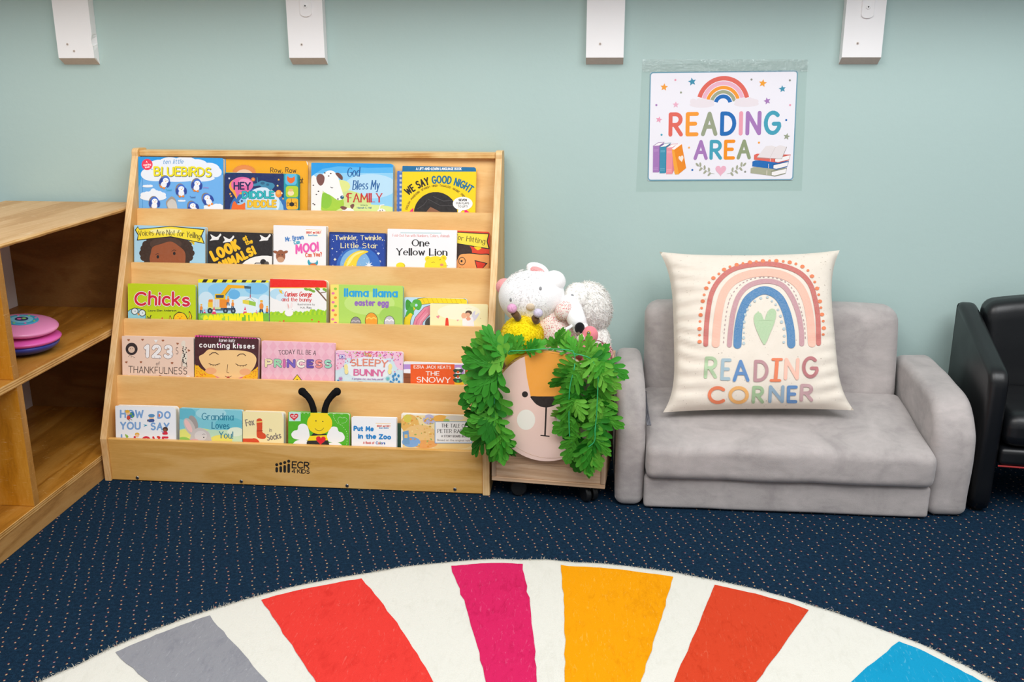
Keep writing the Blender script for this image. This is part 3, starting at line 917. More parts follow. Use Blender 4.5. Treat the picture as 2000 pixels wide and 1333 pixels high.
rings = [0.0, 0.25, 0.45, 0.62, 0.76, 0.87, 0.94, 0.975, 0.99, 1.0, 1.004]
prev = None
for q in rings:
    row = []
    for j in range(NA):
        a = 2 * math.pi * j / NA; r = rug_r(a) * q
        x, y = RC.x + r * math.cos(a), RC.y + r * math.sin(a)
        z = rug_z(x, y)
        if q > 1.0: z = 0.0008
        elif q > 0.985: z *= 0.86 if q >= 1.0 else 0.97
        row.append(bm.verts.new((x, y, z)))
    if prev:
        for j in range(NA):
            k = (j + 1) % NA
            bm.faces.new((prev[j], row[j], row[k], prev[k])).smooth = True
    prev = row
bmesh.ops.remove_doubles(bm, verts=bm.verts, dist=1e-5)
obj('rug_body', bm, RUGW, rug)
# wedges: (outer angle, inner angle) of both sides, degrees about the rug's centre
WG = [(142.6, 143.2, 132.2, 131.4, 'grey', ('#8c8c92', '#7f7f87', '#adadb2')),
      (126.3, 126.0, 114.6, 106.5, 'coral', ('#dc3a33', '#cd302a', '#e66a60')),
      (103.6, 99.6, 94.8, 91.2, 'magenta', ('#cb225a', '#b6184b', '#dc5f88')),
      (90.1, 86.6, 76.4, 75.3, 'yellow', ('#e59607', '#d68803', '#efb84e')),
      (71.4, 70.6, 60.4, 60.6, 'vermilion', ('#ca4025', '#b7341a', '#d96c50')),
      (50.6, 52.2, 40.5, 40.5, 'blue', ('#1490ba', '#1085ae', '#74b9d0')),
      (159.5, 159.5, 149.6, 149.6, 'green', ('#a9c47c', '#98b46c', '#c0d49c')),
      (30, 30, 19, 19, 'pink', ('#e58fb0', '#d67d9f', '#eeb3c8')),
      (178, 178, 167, 167, 'orange', ('#f0883a', '#de772b', '#f3a96c'))]
for a0, i0, a1, i1, nm, (c, lo, hi) in WG:
    bm = bmesh.new()
    NR, NC = 34, 14
    grid = []
    for r_ in range(NR + 1):
        q = 0.22 + (0.975 - 0.22) * r_ / NR
        t = (0.985 - q) / 0.62
        b0, b1 = a0 + (i0 - a0) * t, a1 + (i1 - a1) * t
        row = []
        for k in range(NC + 1):
            s_ = k / NC
            a = math.radians(b0 + (b1 - b0) * s_)
            if k in (0, NC): a += 0.0035 * noise.noise(Vector((q * 40, b0, 3))) / max(q, .3)
            r = rug_r(a) * q if q < 0.97 else rug_r(a) - 0.0225 + 0.002 * noise.noise(Vector((a * 60, 1, 1)))
            x, y = RC.x + r * math.cos(a), RC.y + r * math.sin(a)
            row.append(bm.verts.new((x, y, rug_z(x, y) + 0.0011)))
        grid.append(row)
    for A, B in zip(grid, grid[1:]):
        for k in range(NC): bm.faces.new((A[k], A[k + 1], B[k + 1], B[k])).smooth = True
    bmesh.ops.recalc_face_normals(bm, faces=bm.faces)
    obj('stripe', bm, pile(nm + '_rug_pile', c, lo, hi), rug, label=nm + ' wedge stripe of the rug')
bm = bmesh.new()
rg = random.Random(5)
def rim(rg):
    a = math.radians(rg.uniform(15, 165)); r = rug_r(a) * rg.uniform(0.992, 1.003)
    n = Vector((math.cos(a), math.sin(a), 0.25)).normalized()
    return Vector((RC.x + r * math.cos(a), RC.y + r * math.sin(a), rg.uniform(0.003, 0.0115))), n
fur(bm, rim, 7000, 0.006, 0.0012, 0, 0.1, 0.7, 4)
o = obj('edge_fringe', bm, RUGW, rug); o['kind'] = 'stuff'

# ================================================================== POSTER
pz = WALL_Y - 0.0016
PO, PN = Vector((0, pz, 0)), Vector((0, -1, 0))
po = root('reading_poster', 'laminated white poster with rainbow and READING AREA lettering on the teal wall', 'poster', (0.31, WALL_Y - 0.001, 0.86))
def clear_film():
    t = NT('clear_laminate_film')
    v = t.coord()
    t.bump(t.noise(t.coord((1, 1, 2.5)), 90, 3, 0.6), 0.35, 0.004)
    t.base('#ffffff')
    m = t.set(0.12, 0.5)
    tr = t.n('ShaderNodeBsdfTransparent'); tr.inputs[0].default_value = (0.975, 0.985, 0.98, 1)
    gl = t.n('ShaderNodeBsdfGlossy'); gl.inputs['Roughness'].default_value = 0.16
    mx = t.n('ShaderNodeMixShader'); mx.inputs[0].default_value = 0.02
    t.l(tr.outputs[0], mx.inputs[1]); t.l(gl.outputs[0], mx.inputs[2])
    bmp = [x for x in t.t.nodes if x.bl_idname == 'ShaderNodeBump'][0]
    t.l(bmp.outputs[0], gl.inputs['Normal'])
    t.l(mx.outputs[0], t.t.nodes['Material Output'].inputs['Surface'])
    return m
FILM = clear_film()
def sheet(bm, quad, Yf, th):
    P = [on_y(x, y, Yf) for x, y in quad]
    extrude_poly(bm, P, Vector((0, th, 0)))
bm = bmesh.new(); sheet(bm, [(1254, 127), (1577, 118), (1566, 373), (1242, 375)], WALL_Y - 0.0011, 0.0009)
obj('laminate_pouch', bm, FILM, po, label='clear laminate margin around the print')
bm = bmesh.new()
rg = random.Random(3)
nx, nz = 60, 6
g0 = []
for i in range(nx + 1):
    for j in range(nz + 1):
        p = on_y(1254 + (1578 - 1254) * i / nx, 116 + 24 * j / nz, WALL_Y - 0.003)
        g0.append(bm.verts.new((p.x, p.y - 0.0012 * noise.noise(Vector((p.x * 60, p.z * 90, 1))), p.z)))
for i in range(nx):
    for j in range(nz):
        a = i * (nz + 1) + j
        bm.faces.new((g0[a], g0[a + nz + 1], g0[a + nz + 2], g0[a + 1])).smooth = True
def tape_mat():
    t = NT('clear_packing_tape'); t.bump(t.noise(t.coord((1, 1, 1)), 130, 4, 0.7, 0.4), 0.9, 0.004)
    tr = t.n('ShaderNodeBsdfTransparent'); tr.inputs[0].default_value = (0.95, 0.97, 0.965, 1)
    gl = t.n('ShaderNodeBsdfGlossy'); gl.inputs['Roughness'].default_value = 0.08
    mx = t.n('ShaderNodeMixShader'); mx.inputs[0].default_value = 0.17
    bmp = [x for x in t.t.nodes if x.bl_idname == 'ShaderNodeBump'][0]
    t.l(bmp.outputs[0], gl.inputs['Normal'])
    t.l(tr.outputs[0], mx.inputs[1]); t.l(gl.outputs[0], mx.inputs[2]); t.l(mx.outputs[0], t.t.nodes['Material Output'].inputs['Surface'])
    return t.m
obj('adhesive_tape', bm, tape_mat(), po, label='crinkled clear tape across the poster top')
bm = bmesh.new()
pr = Print(plane_put(PO, PN))
TQ = [(1269.5, 141), (1558.5, 137.5), (1549, 352), (1265, 353.5)]   # corners of the print
def pm(x, y):
    """poster drawing units (1000 wide, 735 high) -> photograph pixels on the poster"""
    u, v = x / 1000, y / 735
    return tuple((TQ[0][i] * (1 - u) + TQ[1][i] * u) * (1 - v) + (TQ[3][i] * (1 - u) + TQ[2][i] * u) * v for i in (0, 1))
class PP(Print):
    def poly(s, col, pts, keep=False, strip=False): Print.poly(s, col, [pm(x, y) for x, y in pts], keep, strip)
pr = PP(plane_put(PO, PN))
pr.rrect('#6f9fb4', 0, 0, 1000, 735, 18)
pr.rrect('#eeecf4', 7, 8, 993, 727, 16)
cx, cy = 500, 222
for r, w, c in ((165, 30, '#e0675a'), (134, 27, '#eab1c5'), (106, 23, '#f49a2e'), (79, 23, '#9fa587'), (50, 26, '#0f68b4')):
    P = [(cx + r * 1.01 * math.cos(math.radians(a)), cy - r * math.sin(math.radians(a)) * 1.06) for a in range(14, 167, 6)]
    pr.line(c, w, P, caps=False)
pr.cloud('#e9e0e6', 358, 212, 170, 66, 2); pr.cloud('#e9e0e6', 660, 210, 170, 66, 5)
RD = ['#e0675a', '#f49a2e', '#97a085', '#0f68b4', '#ea9fb0', '#a678b8', '#3f9fb8']
pr.text('READING', 148, 885, 424, 137, None, 27, 418, cols=RD, track=.34, ink=False)
pr.text('AREA', 322, 692, 585, 112, None, 23, 583, cols=['#a678b8', '#3f9fb8', '#f39112', '#8f9c78'], track=.3, ink=False)
for x, y, r, c, q in ((98, 103, 27, '#f3a03a', 5), (287, 68, 29, '#3a8fae', -10), (765, 84, 28, '#f2a02c', 8), (900, 123, 25, '#3a90ad', -8), (180, 222, 23, '#e9afc6', 0), (800, 203, 25, '#a678b8', -15), (68, 322, 23, '#ea9fb8', 12), (943, 443, 24, '#98a088', 10)):
    pr.star(c, x, y, r, q)
for x, y, c in ((173, 55, '#e79ab0'), (213, 140, '#98a088'), (48, 223, '#a678b8'), (88, 424, '#3f9fb8'), (688, 58, '#8f9088'), (948, 66, '#8f9088'), (957, 232, '#e79ab0'), (935, 332, '#0f68b4'), (278, 512, '#f2b060'), (755, 482, '#f49a2e'), (305, 663, '#0f68b4'), (668, 677, '#8f9088')):
    pr.ell(c, x, y, 7, n=14)
pr.heart('#eab1c5', 500, 665, 74, 72)
for sx in (-1, 1):
    pr.line('#a3a68f', 2.6, [(500 + sx * t, 690 - max(0, (t - 40)) ** 1.6 * 0.029) for t in range(44, 160, 8)])
    for t, s_ in ((75, 1), (78, -1), (105, 1), (108, -1), (135, 1), (138, -1), (156, 0)):
        x, y = 500 + sx * t, 690 - (t - 40) ** 1.6 * 0.029
        pr.ell('#a3a68f', x + sx * (3 if s_ else 6), y + s_ * 15 - 4, 7, 15, rot=sx * (-42 if s_ > 0 else 8) + (35 * sx if not s_ else 0), n=14)
# standing books, lower left
for i, (c, d, l) in enumerate((('#a678b8', '#8a5fa0', '#c69fd2'), ('#3a8fae', '#2f7a98', '#7bb9cc'), ('#ec93a0', '#d97f8e', '#f4b9c0'))):
    x = 32 + 46 * i; y = 500 + 6 * i
    pr.poly(c, [(x, y), (x + 42, y - 4), (x + 43, y + 178), (x + 2, y + 178)])
    pr.poly('#f6f2f2', [(x, y), (x + 32, y - 22), (x + 72, y - 24), (x + 42, y - 4)])
    pr.line(d, 3, [(x, y), (x + 34, y - 23), (x + 76, y - 26)])
    pr.poly(d, [(x + 42, y - 4), (x + 72, y - 24), (x + 72, y + 120), (x + 43, y + 178)])
    for q in (26, 34, 148, 158): pr.line(l, 3, [(x + 6, y + q), (x + 36, y + q - 1)])
pr.poly('#ec8a1a', [(172, 528), (228, 488), (262, 650), (212, 690)])
pr.poly('#f5a535', [(160, 520), (176, 524), (214, 692), (188, 693), (182, 680)])
pr.poly('#f6f2f2', [(160, 520), (196, 488), (228, 488), (176, 526)])
pr.heart('#f3e6d8', 226, 585, 34, 46, -12)
# stacked books, lower right
for i, (c, d) in enumerate((('#a9ab92', '#8f927a'), ('#0f68b4', '#0b5596'), ('#e0675a', '#c7574a'))):
    y = 678 - 45 * i; x = 705 + 10 * i
    pr.poly(c, [(x, y - 24), (x + 20, y - 32), (x + 250, y - 24), (x + 170, y + 2), (x + 168, y + 30), (x, y + 8)])
    pr.poly(d, [(x + 140, y - 6), (x + 250, y - 26), (x + 240, y + 14), (x + 168, y + 32), (x + 140, y + 26)])
    pr.poly('#f2efef', [(x + 146, y + 2), (x + 246, y - 20), (x + 240, y + 8), (x + 166, y + 26), (x + 146, y + 22)])
    pr.line('#f0e0dc', 3, [(x + 112, y - 8), (x + 112, y + 20)])
pr.poly('#e6dfe0', [(745, 580), (802, 506), (845, 502), (870, 512), (900, 500), (945, 512), (915, 590), (830, 586)])
pr.line('#9a918e', 3, [(745, 582), (828, 590), (915, 592), (946, 512)]); pr.line('#cfc6c6', 2.5, [(870, 512), (832, 588)])
bmv = bm
extr = [on_y(*pm(x, y), WALL_Y - 0.0016) for x, y in ((0, 8), (8, 0), (992, 0), (1000, 8), (1000, 727), (992, 735), (8, 735), (0, 727))]
extrude_poly(bm, extr, Vector((0, 0.0004, 0)))
ms = pr.build(bm, 1)
obj('printed_sheet', bm, [plain('poster_paper', '#eeecf4', 0.4, 0.4, 40, 0.01)] + ms, po)

# ================================================================== KIDS' SOFA
def suede(name, c, lo, hi):
    t = NT(name)
    v = t.coord()
    a = t.noise(v, 9, 4, 0.6, 0.7); b = t.noise(v, 700, 2); d = t.noise(t.coord((1, 1, 2.2)), 28, 4, 0.6, 0.5)
    f = t.math('ADD', t.math('MULTIPLY', a, 0.62), t.math('ADD', t.math('MULTIPLY', b, 0.12), t.math('MULTIPLY', d, 0.28)))
    t.base(t.ramp(f, [(0.38, lo), (0.5, c), (0.64, hi)]))
    t.bump(t.math('ADD', b, t.math('MULTIPLY', a, 1.5)), 0.25, 0.002)
    return t.set(0.9, 0.15, Sheen_Weight=0.25, Sheen_Roughness=0.5)
SUEDE = suede('warm_grey_suede', '#aca5a3', '#9d9695', '#b9b1af')
sofa = root('kids_sofa', "small grey suede kids' sofa against the wall under the poster", 'sofa', (0.457, 2.29, 0))
def wr(f, a):
    return lambda p: p + Vector((0, 0, 0)) if not f else f(p, a)
def wob(p, amp, fr=9, seed=0):
    return Vector((noise.noise(p * fr + Vector((seed, 0, 0))), noise.noise(p * fr + Vector((0, seed + 9, 0))), noise.noise(p * fr + Vector((0, 0, seed + 5))))) * amp
armp = [(2.100, 0.010), (2.096, 0.06), (2.094, 0.13), (2.097, 0.19), (2.105, 0.215), (2.118, 0.238), (2.137, 0.257), (2.163, 0.272), (2.20, 0.281), (2.27, 0.287), (2.35, 0.290), (2.42, 0.291), (2.455, 0.285), (2.468, 0.268), (2.472, 0.20), (2.472, 0.10), (2.470, 0.012), (2.40, 0.004), (2.30, 0.003), (2.20, 0.003), (2.13, 0.004)]
def dens(pr_, n=3):
    out = []
    m = len(pr_)
    for i in range(m):
        p0, p1, p2, p3 = [Vector(pr_[k % m]) for k in (i - 1, i, i + 1, i + 2)]
        for k in range(n):
            t = k / n
            out.append(tuple(0.5 * (2 * p1 + (p2 - p0) * t + (2 * p0 - 5 * p1 + 4 * p2 - p3) * t * t + (3 * p1 - p0 - 3 * p2 + p3) * t ** 3)))
    return out
for x0, x1, sd in ((0.0545, 0.122, 1), (0.772, 0.864, 2)):
    fy = 0.015 if sd == 1 else 0.004
    bm = bmesh.new()
    def aw(p, x0=x0, x1=x1, sd=sd, fy=fy):
        q = p + wob(p, 0.0022, 11, sd)
        q.y -= fy * max(0, min(1, (2.45 - p.y) / 0.3))
        if sd == 2: q.y -= (q.x - x0) * 0.02
        return q
    loft_profile(bm, dens(armp), x0, x1, 0.022, 6, warp=aw)
    obj('armrest', bm, SUEDE, sofa, True)
bm = bmesh.new()
def bw(p):
    q = p + wob(p, 0.003, 7, 3)
    t = (p.z - 0.17) / 0.26
    q.y += 0.045 * t + 0.004 * math.sin(p.x * 30) * max(0, 1 - abs(p.x - 0.44) / 0.3) * .4
    q.z -= 0.006 * ((p.x - 0.44) / 0.32) ** 4
    return q
rbox(bm, (0.4455, 2.398, 0.298), (0.637, 0.088, 0.252), 0.038, 16, bw)
obj('backrest', bm, SUEDE, sofa, True)
bm = bmesh.new()
def sw(p):
    q = p + wob(p, 0.003, 8, 8)
    t = (p.y - 2.065) / 0.32
    if p.z > 0.11:
        q.z += 0.048 * max(0, min(1, t)) + 0.006 * math.sin(math.pi * (p.x - 0.125) / 0.65)
    q.y += 0.004 * noise.noise(Vector((p.x * 6, p.z * 14, 3)))
    q.x = max(0.1235, min(0.7705, q.x)) if p.y > 2.1 else q.x
    return q
rbox(bm, (0.4475, 2.218, 0.122), (0.650, 0.318, 0.082), 0.02, 18, sw)
seat = obj('seat_cushion', bm, SUEDE, sofa, True)
bm = bmesh.new()
def bsw(p): return p + wob(p, 0.002, 9, 4)
rbox(bm, (0.447, 2.262, 0.0425), (0.6485, 0.371, 0.0760), 0.008, 14, bsw)
obj('base', bm, SUEDE, sofa, True)
bm = bmesh.new()
zp = [on_plane(x, y, Vector((0.1265, 0, 0)), Vector((1, 0, 0))) for x, y in ((1257, 768), (1259, 790), (1262, 812), (1266, 832))]
for dx in (0, 0.0035, 0.007): tube(bm, [Vector((0.1245 + dx, p.y - 0.002 * i, p.z + 0.004)) for i, p in enumerate(zp)], 0.0018, 6)
zo = obj('zipper', bm, plain('slate_zipper', '#4a4a55', 0.6, 0.3), seat, True, label='slate grey zip beside the left arm')

# ================================================================== PILLOW
pil = root('throw_pillow', 'cream cotton throw pillow with rainbow and READING CORNER print on the grey sofa', 'pillow', (0.385, 2.2, 0.2))
PA = Vector((0, 2.190, 0.205)); PT = 0.60                        # centre plane: y = 2.190 + 0.60 (z - 0.205)
PNm = Vector((0, -1, PT)).normalized()
C00, C10 = on_plane(1294, 806, PA, PNm), on_plane(1669, 802, PA, PNm)     # bottom left, bottom right
C01, C11 = on_plane(1288, 492, PA, PNm), on_plane(1640, 489, PA, PNm)     # top left, top right
EX = (C10 - C00).normalized(); EY = PNm.cross(EX) * -1
if EY.z < 0: EY = -EY
def pil_at(u, v, side=1):
    """u, v in 0..1 over the case; side 1 front, -1 back"""
    a, b = 2 * u - 1, 2 * v - 1
    p = (C00 * (1 - u) + C10 * u) * (1 - v) + (C01 * (1 - u) + C11 * u) * v
    cu, cv = (1 - abs(a) ** 2.2), (1 - abs(b) ** 2.2)
    # edges bow inwards between the corners
    p = p + EX * (-math.copysign(1, a) * 0.031 * abs(a) ** 3 * max(0, 1 - abs(b + 0.12) ** 4 * (0.65 if b > -0.12 else 1.6)))
    p = p + EY * (-math.copysign(1, b) * (0.013 if b > 0 else 0.006) * abs(b) ** 3 * cu)
    h = 0.060 * (max(0, 1 - abs(a) ** 2.6) * max(0, 1 - abs(b) ** 2.6)) ** 0.48
    # creases running in from the left side and above the lower corners
    cr = 0.0105 * math.sin(38 * b + 5 * a + 3 * noise.noise(Vector((a * 2, b * 2, 1)))) * max(0, (-a - 0.42)) * 1.35 * (1 - abs(b) ** 6)
    cr += 0.011 * math.sin(40 * b - 9 * a) * max(0, a - 0.45) * max(0, -b + 0.3)
    cr += 0.015 * math.sin(16 * (b + 0.9) + 6 * a) * max(0, -b - 0.55) * max(0, abs(a) - 0.35)
    h += (cr + 0.004 * noise.noise(Vector((a * 3, b * 3, 7)))) * min(1, 6 * min(1 - abs(a), 1 - abs(b)))
    h += 0.003 * min(1, 14 * min(1 - abs(a), 1 - abs(b)))
    return p + PNm * (h * side if side > 0 else -h * 0.8)
def cotton():
    t = NT('natural_cotton_canvas')
    v = t.coord()
    sp = t.noise(v, 210, 2, 0.5); sp2 = t.noise(v, 120, 1)
    m = t.math('MULTIPLY', t.math('GREATER_THAN', sp, 0.715), 0.6)
    c = t.mix(t.noise(v, 60, 4), '#dfd5c7', '#e7ded2')
    c = t.mix(m, c, '#8b7a69')
    t.base(c); t.bump(t.noise(v, 900, 2), 0.4, 0.001)
    return t.set(0.95, 0.1)
bm = bmesh.new()
N = 56
fr = [[bm.verts.new(pil_at(i / N, j / N)) for i in range(N + 1)] for j in range(N + 1)]
bkv = [[bm.verts.new(pil_at(i / N, j / N, -1)) for i in range(N + 1)] for j in range(N + 1)]
for j in range(N):
    for i in range(N):
        bm.faces.new((fr[j][i], fr[j][i + 1], fr[j + 1][i + 1], fr[j + 1][i])).smooth = True
        bm.faces.new((bkv[j][i], bkv[j + 1][i], bkv[j + 1][i + 1], bkv[j][i + 1])).smooth = True
def pil_put():
    cache = {}
    def put(px, py, k):
        u = (px - 1297) / 350; v = (806 - py) / 312
        for _ in range(7):
            p = pil_at(u, v); x, y = to_px(p)
            xa, ya = to_px(pil_at(u + 1e-3, v)); xb, yb = to_px(pil_at(u, v + 1e-3))
            a, b, c, d = (xa - x) / 1e-3, (xb - x) / 1e-3, (ya - y) / 1e-3, (yb - y) / 1e-3
            det = a * d - b * c; ex, ey = px - x, py - y
            u += (d * ex - b * ey) / det; v += (a * ey - c * ex) / det
            u = min(max(u, 0.01), 0.99); v = min(max(v, 0.01), 0.99)
        return pil_at(u, v) + PNm * (0.0013 + 0.000006 * k)
    return put
def sub(pts, step=5.0):
    out = [pts[0]]
    for a, b in zip(pts, pts[1:]):
        n = max(1, int(math.hypot(b[0] - a[0], b[1] - a[1]) / step))
        out += [(a[0] + (b[0] - a[0]) * i / n, a[1] + (b[1] - a[1]) * i / n) for i in range(1, n + 1)]
    return out
class PilPrint(Print):
    def line(s, col, w, pts, *k, **kw): Print.line(s, col, w, sub(pts, 3.0), *k, **kw)
pr = PilPrint(pil_put(), dye)
def spline(pts, n=8):
    P = [pts[0]] + list(pts) + [pts[-1]]; out = []
    for i in range(1, len(P) - 2):
        p0, p1, p2, p3 = P[i - 1], P[i], P[i + 1], P[i + 2]
        for k in range(n):
            t = k / n
            out.append(tuple(0.5 * (2 * p1[j] + (p2[j] - p0[j]) * t + (2 * p0[j] - 5 * p1[j] + 4 * p2[j] - p3[j]) * t * t + (3 * p1[j] - p0[j] - 3 * p2[j] + p3[j]) * t ** 3) for j in (0, 1)))
    return out + [pts[-1]]
def zpx(pts): return [(1180 + x / 3.702, 470 + y / 3.702) for x, y in pts]   # as read off an enlargement
ARC = [('#bd5c56', [(734, 752), (738, 640), (750, 520), (775, 390), (830, 290), (920, 215), (1040, 180), (1180, 170), (1310, 190), (1420, 240), (1490, 320), (1525, 430), (1545, 560), (1550, 745)], 10.5, 8.5),
       ('#efb09c', [(806, 748), (815, 620), (835, 480), (870, 370), (940, 290), (1050, 245), (1180, 232), (1300, 255), (1400, 320), (1460, 430), (1490, 580), (1502, 745)], 16.5, 14),
       ('#b98a92', [(905, 757), (915, 640), (935, 510), (975, 400), (1050, 325), (1170, 295), (1280, 320), (1350, 400), (1400, 520), (1425, 650), (1428, 748)], 10.2, 9),
       ('#2a74a8', [(963, 755), (970, 640), (995, 520), (1045, 420), (1150, 362), (1250, 400), (1310, 500), (1345, 640), (1352, 752)], 15, 17)]
for c, pts, w0, w1 in ARC:
    pr.line(c, (w0 + w1) / 2, spline(zpx(pts), 7))
dots = spline(zpx([(690, 738), (689, 640), (697, 540), (704, 490), (725, 385), (762, 300), (820, 250), (877, 205), (945, 180), (1024, 163), (1115, 152), (1212, 147), (1310, 154), (1400, 175), (1473, 218), (1519, 294), (1549, 386), (1562, 460), (1576, 543), (1588, 627), (1577, 725)]), 12)
acc = 0; nxt = 0; big = True
for a, b in zip(dots, dots[1:]):
    acc += math.hypot(b[0] - a[0], b[1] - a[1])
    if acc >= nxt:
        pr.ell('#e07038', b[0], b[1], 4.3 if big else 2.8, 3.6 if big else 2.5, n=12); big = not big; nxt = acc + 12.2
dash = spline(zpx([(862, 745), (870, 640), (885, 520), (915, 410), (985, 320), (1080, 275), (1200, 268), (1300, 295), (1370, 365), (1415, 480), (1445, 600), (1457, 738)]), 14)
acc = 0; cur = []
for a, b in zip(dash, dash[1:]):
    acc += math.hypot(b[0] - a[0], b[1] - a[1])
    if acc % 8.5 < 5: cur.append(b)
    else:
        if len(cur) > 1: pr.line('#a9868c', 1.5, cur)
        cur = []
rg = random.Random(2)
for x, y in ((1008, 745), (1007, 705), (1010, 668), (1008, 630), (1012, 590), (1020, 537), (1035, 500), (1055, 468), (1088, 440), (1132, 418), (1180, 412), (1212, 440), (1240, 465), (1256, 502), (1275, 548), (1282, 590), (1300, 640), (1302, 692), (1298, 738)):
    q = zpx([(x, y)])[0]; pr.ell('#a8bcc4', q[0], q[1], rg.uniform(1.8, 3.1), n=10)
# heart, in level strips so that it follows the stuffing
hp = zpx([(1157, 752), (1110, 670), (1085, 600), (1083, 550), (1105, 522), (1135, 530), (1157, 580), (1175, 530), (1200, 497), (1230, 498), (1242, 530), (1232, 590), (1200, 670)])
ol = []
m = len(hp)
for i in range(m):
    p0, p1, p2, p3 = hp[i - 1], hp[i], hp[(i + 1) % m], hp[(i + 2) % m]
    for k in range(6):
        t = k / 6
        ol.append(tuple(0.5 * (2 * p1[j] + (p2[j] - p0[j]) * t + (2 * p0[j] - 5 * p1[j] + 4 * p2[j] - p3[j]) * t * t + (3 * p1[j] - p0[j] - 3 * p2[j] + p3[j]) * t ** 3) for j in (0, 1)))
ys = [min(p[1] for p in ol) + 0.2 + 1.8 * i for i in range(60)]
def cuts(yv):
    xs = []
    for a, b in zip(ol, ol[1:] + ol[:1]):
        if (a[1] - yv) * (b[1] - yv) < 0: xs.append(a[0] + (b[0] - a[0]) * (yv - a[1]) / (b[1] - a[1]))
    return sorted(xs)
pr.up()
for ya, yb in zip(ys, ys[1:]):
    A, B = cuts(ya), cuts(yb)
    if len(A) == len(B):
        for i in range(0, len(A) - 1, 2):
            for q in range(6):
                f0, f1 = q / 6, (q + 1) / 6
                pr.poly('#a6c39a', [(A[i] + (A[i + 1] - A[i]) * f0, ya), (A[i] + (A[i + 1] - A[i]) * f1, ya), (B[i] + (B[i + 1] - B[i]) * f1, yb), (B[i] + (B[i + 1] - B[i]) * f0, yb)], True, True)
    else:
        B = B or A
        for i in range(0, len(B) - 1, 2): pr.poly('#a6c39a', [(B[i], ya), (B[i + 1], ya), (B[i + 1], yb), (B[i], yb)], True, True)
def word(ws, h):
    for ch, x0, x1, y0, c, sl in ws:
        a, b = zpx([(x0, y0), (x1, y0)])
        w = 6.4
        pr.text(ch, a[0] + w / 2, b[0] - w / 2, a[1] - w / 2, h - w, c, w, slant=sl, ink=False)
word([('R', 720, 815, 1000, '#a6c49a', .06), ('E', 838, 912, 1014, '#93b0be', .06), ('A', 928, 1050, 1024, '#3b7ab6', -.02), ('D', 1078, 1185, 1024, '#b07f87', .04), ('N', 1298, 1405, 1010, '#f0b5a2', .05), ('G', 1430, 1545, 998, '#ad5f66', .0)], 43)
a = zpx([(1218, 862), (1282, 862), (1205, 1014), (1270, 1014)])
pr.line('#df6c3a', 7, zpx([(1250, 865), (1238, 1012)])); pr.line('#df6c3a', 5, [a[0], a[1]]); pr.line('#df6c3a', 5, [a[2], a[3]])
word([('C', 748, 880, 1185, '#df6a35', .0), ('O', 898, 1045, 1185, '#e4a552', .0), ('R', 1065, 1155, 1182, '#8fb083', .05), ('N', 1185, 1298, 1178, '#7f9fb8', .05), ('E', 1318, 1395, 1180, '#3b7ab6', .03), ('R', 1412, 1510, 1168, '#b88f95', .05)], 35)
ms = pr.build(bm, 1)
obj('pillowcase', bm, [cotton()] + ms, pil)

# ================================================================== ARMCHAIR (black, at the right edge)
def leather():
    t = NT('black_leatherette')
    v = t.coord()
    t.base(t.mix(t.noise(v, 12, 4), '#08090b', '#0e1014'))
    t.bump(t.noise(v, 260, 3), 0.12, 0.001)
    r = t.n('ShaderNodeMapRange'); t.l(t.noise(v, 8, 3), r.inputs[0]); r.inputs[3].default_value = 0.28; r.inputs[4].default_value = 0.48
    t.l(r.outputs[0], t.b.inputs['Roughness'])
    m = t.set(0.38, 0.5); t.l(r.outputs[0], t.b.inputs['Roughness'])
    return m
LEA = leather()
ch = root('tub_armchair', 'small black leatherette tub armchair right of the grey sofa', 'armchair', (0.88, 2.125, 0))
ch.rotation_euler = (0, 0, math.radians(-5.6))
CM = Matrix.Translation((0.88, 2.125, 0)) @ Matrix.Rotation(math.radians(-5.6), 4, 'Z')
W_ = 0.56
sidep = [(0.004, 0.012), (-0.004, 0.10), (-0.010, 0.22), (-0.012, 0.31), (-0.006, 0.336), (0.010, 0.350), (0.05, 0.362), (0.15, 0.390), (0.25, 0.418), (0.30, 0.430), (0.322, 0.430), (0.335, 0.415), (0.336, 0.30), (0.334, 0.15), (0.332, 0.012), (0.25, 0.010), (0.15, 0.010), (0.07, 0.010)]
def local_obj(name, bm, mat, smooth=True, label=None, par=ch):
    return obj(name, bm, mat, par, smooth, label, local=True)
for x0 in (0.0, W_ - 0.044):
    bm = bmesh.new(); loft_profile(bm, dens(sidep), x0, x0 + 0.044, 0.014, 5)
    local_obj('arm_panel', bm, LEA)
bm = bmesh.new()
def cb(p):
    q = Vector(p); t = (p.x - W_ / 2) / (W_ / 2)
    q.y += 0.03 * (1 - t * t) - 0.02
    q.y += (p.z - 0.2) * 0.10
    if p.z > 0.3: q.z += 0.028 * (1 - t * t)
    return q
rbox(bm, (W_ / 2, 0.27, 0.315), (W_ - 0.095, 0.085, 0.245), 0.030, 14, cb)
local_obj('backrest', bm, LEA)
bm = bmesh.new()
def cs(p):
    q = Vector(p)
    if p.z > 0.2: q.z += 0.012 * (1 - ((p.x - W_ / 2) / (W_ / 2)) ** 2) + 0.003 * noise.noise(p * 30)
    return q
rbox(bm, (W_ / 2, 0.115, 0.205), (W_ - 0.094, 0.250, 0.076), 0.030, 14, cs)
local_obj('seat_cushion', bm, LEA)
bm = bmesh.new(); rbox(bm, (W_ / 2, 0.145, 0.145), (W_ - 0.094, 0.30, 0.043), 0.010, 8)
local_obj('front_apron', bm, LEA)
bm = bmesh.new(); tube(bm, [(0.046, -0.003, 0.1235), (W_ / 2, -0.005, 0.1235), (W_ - 0.046, -0.003, 0.1235)], 0.0022, 8)
local_obj('red_piping', bm, plain('red_piping_cord', '#a3262a', 0.6, 0.3), True, 'thin red piping under the seat')
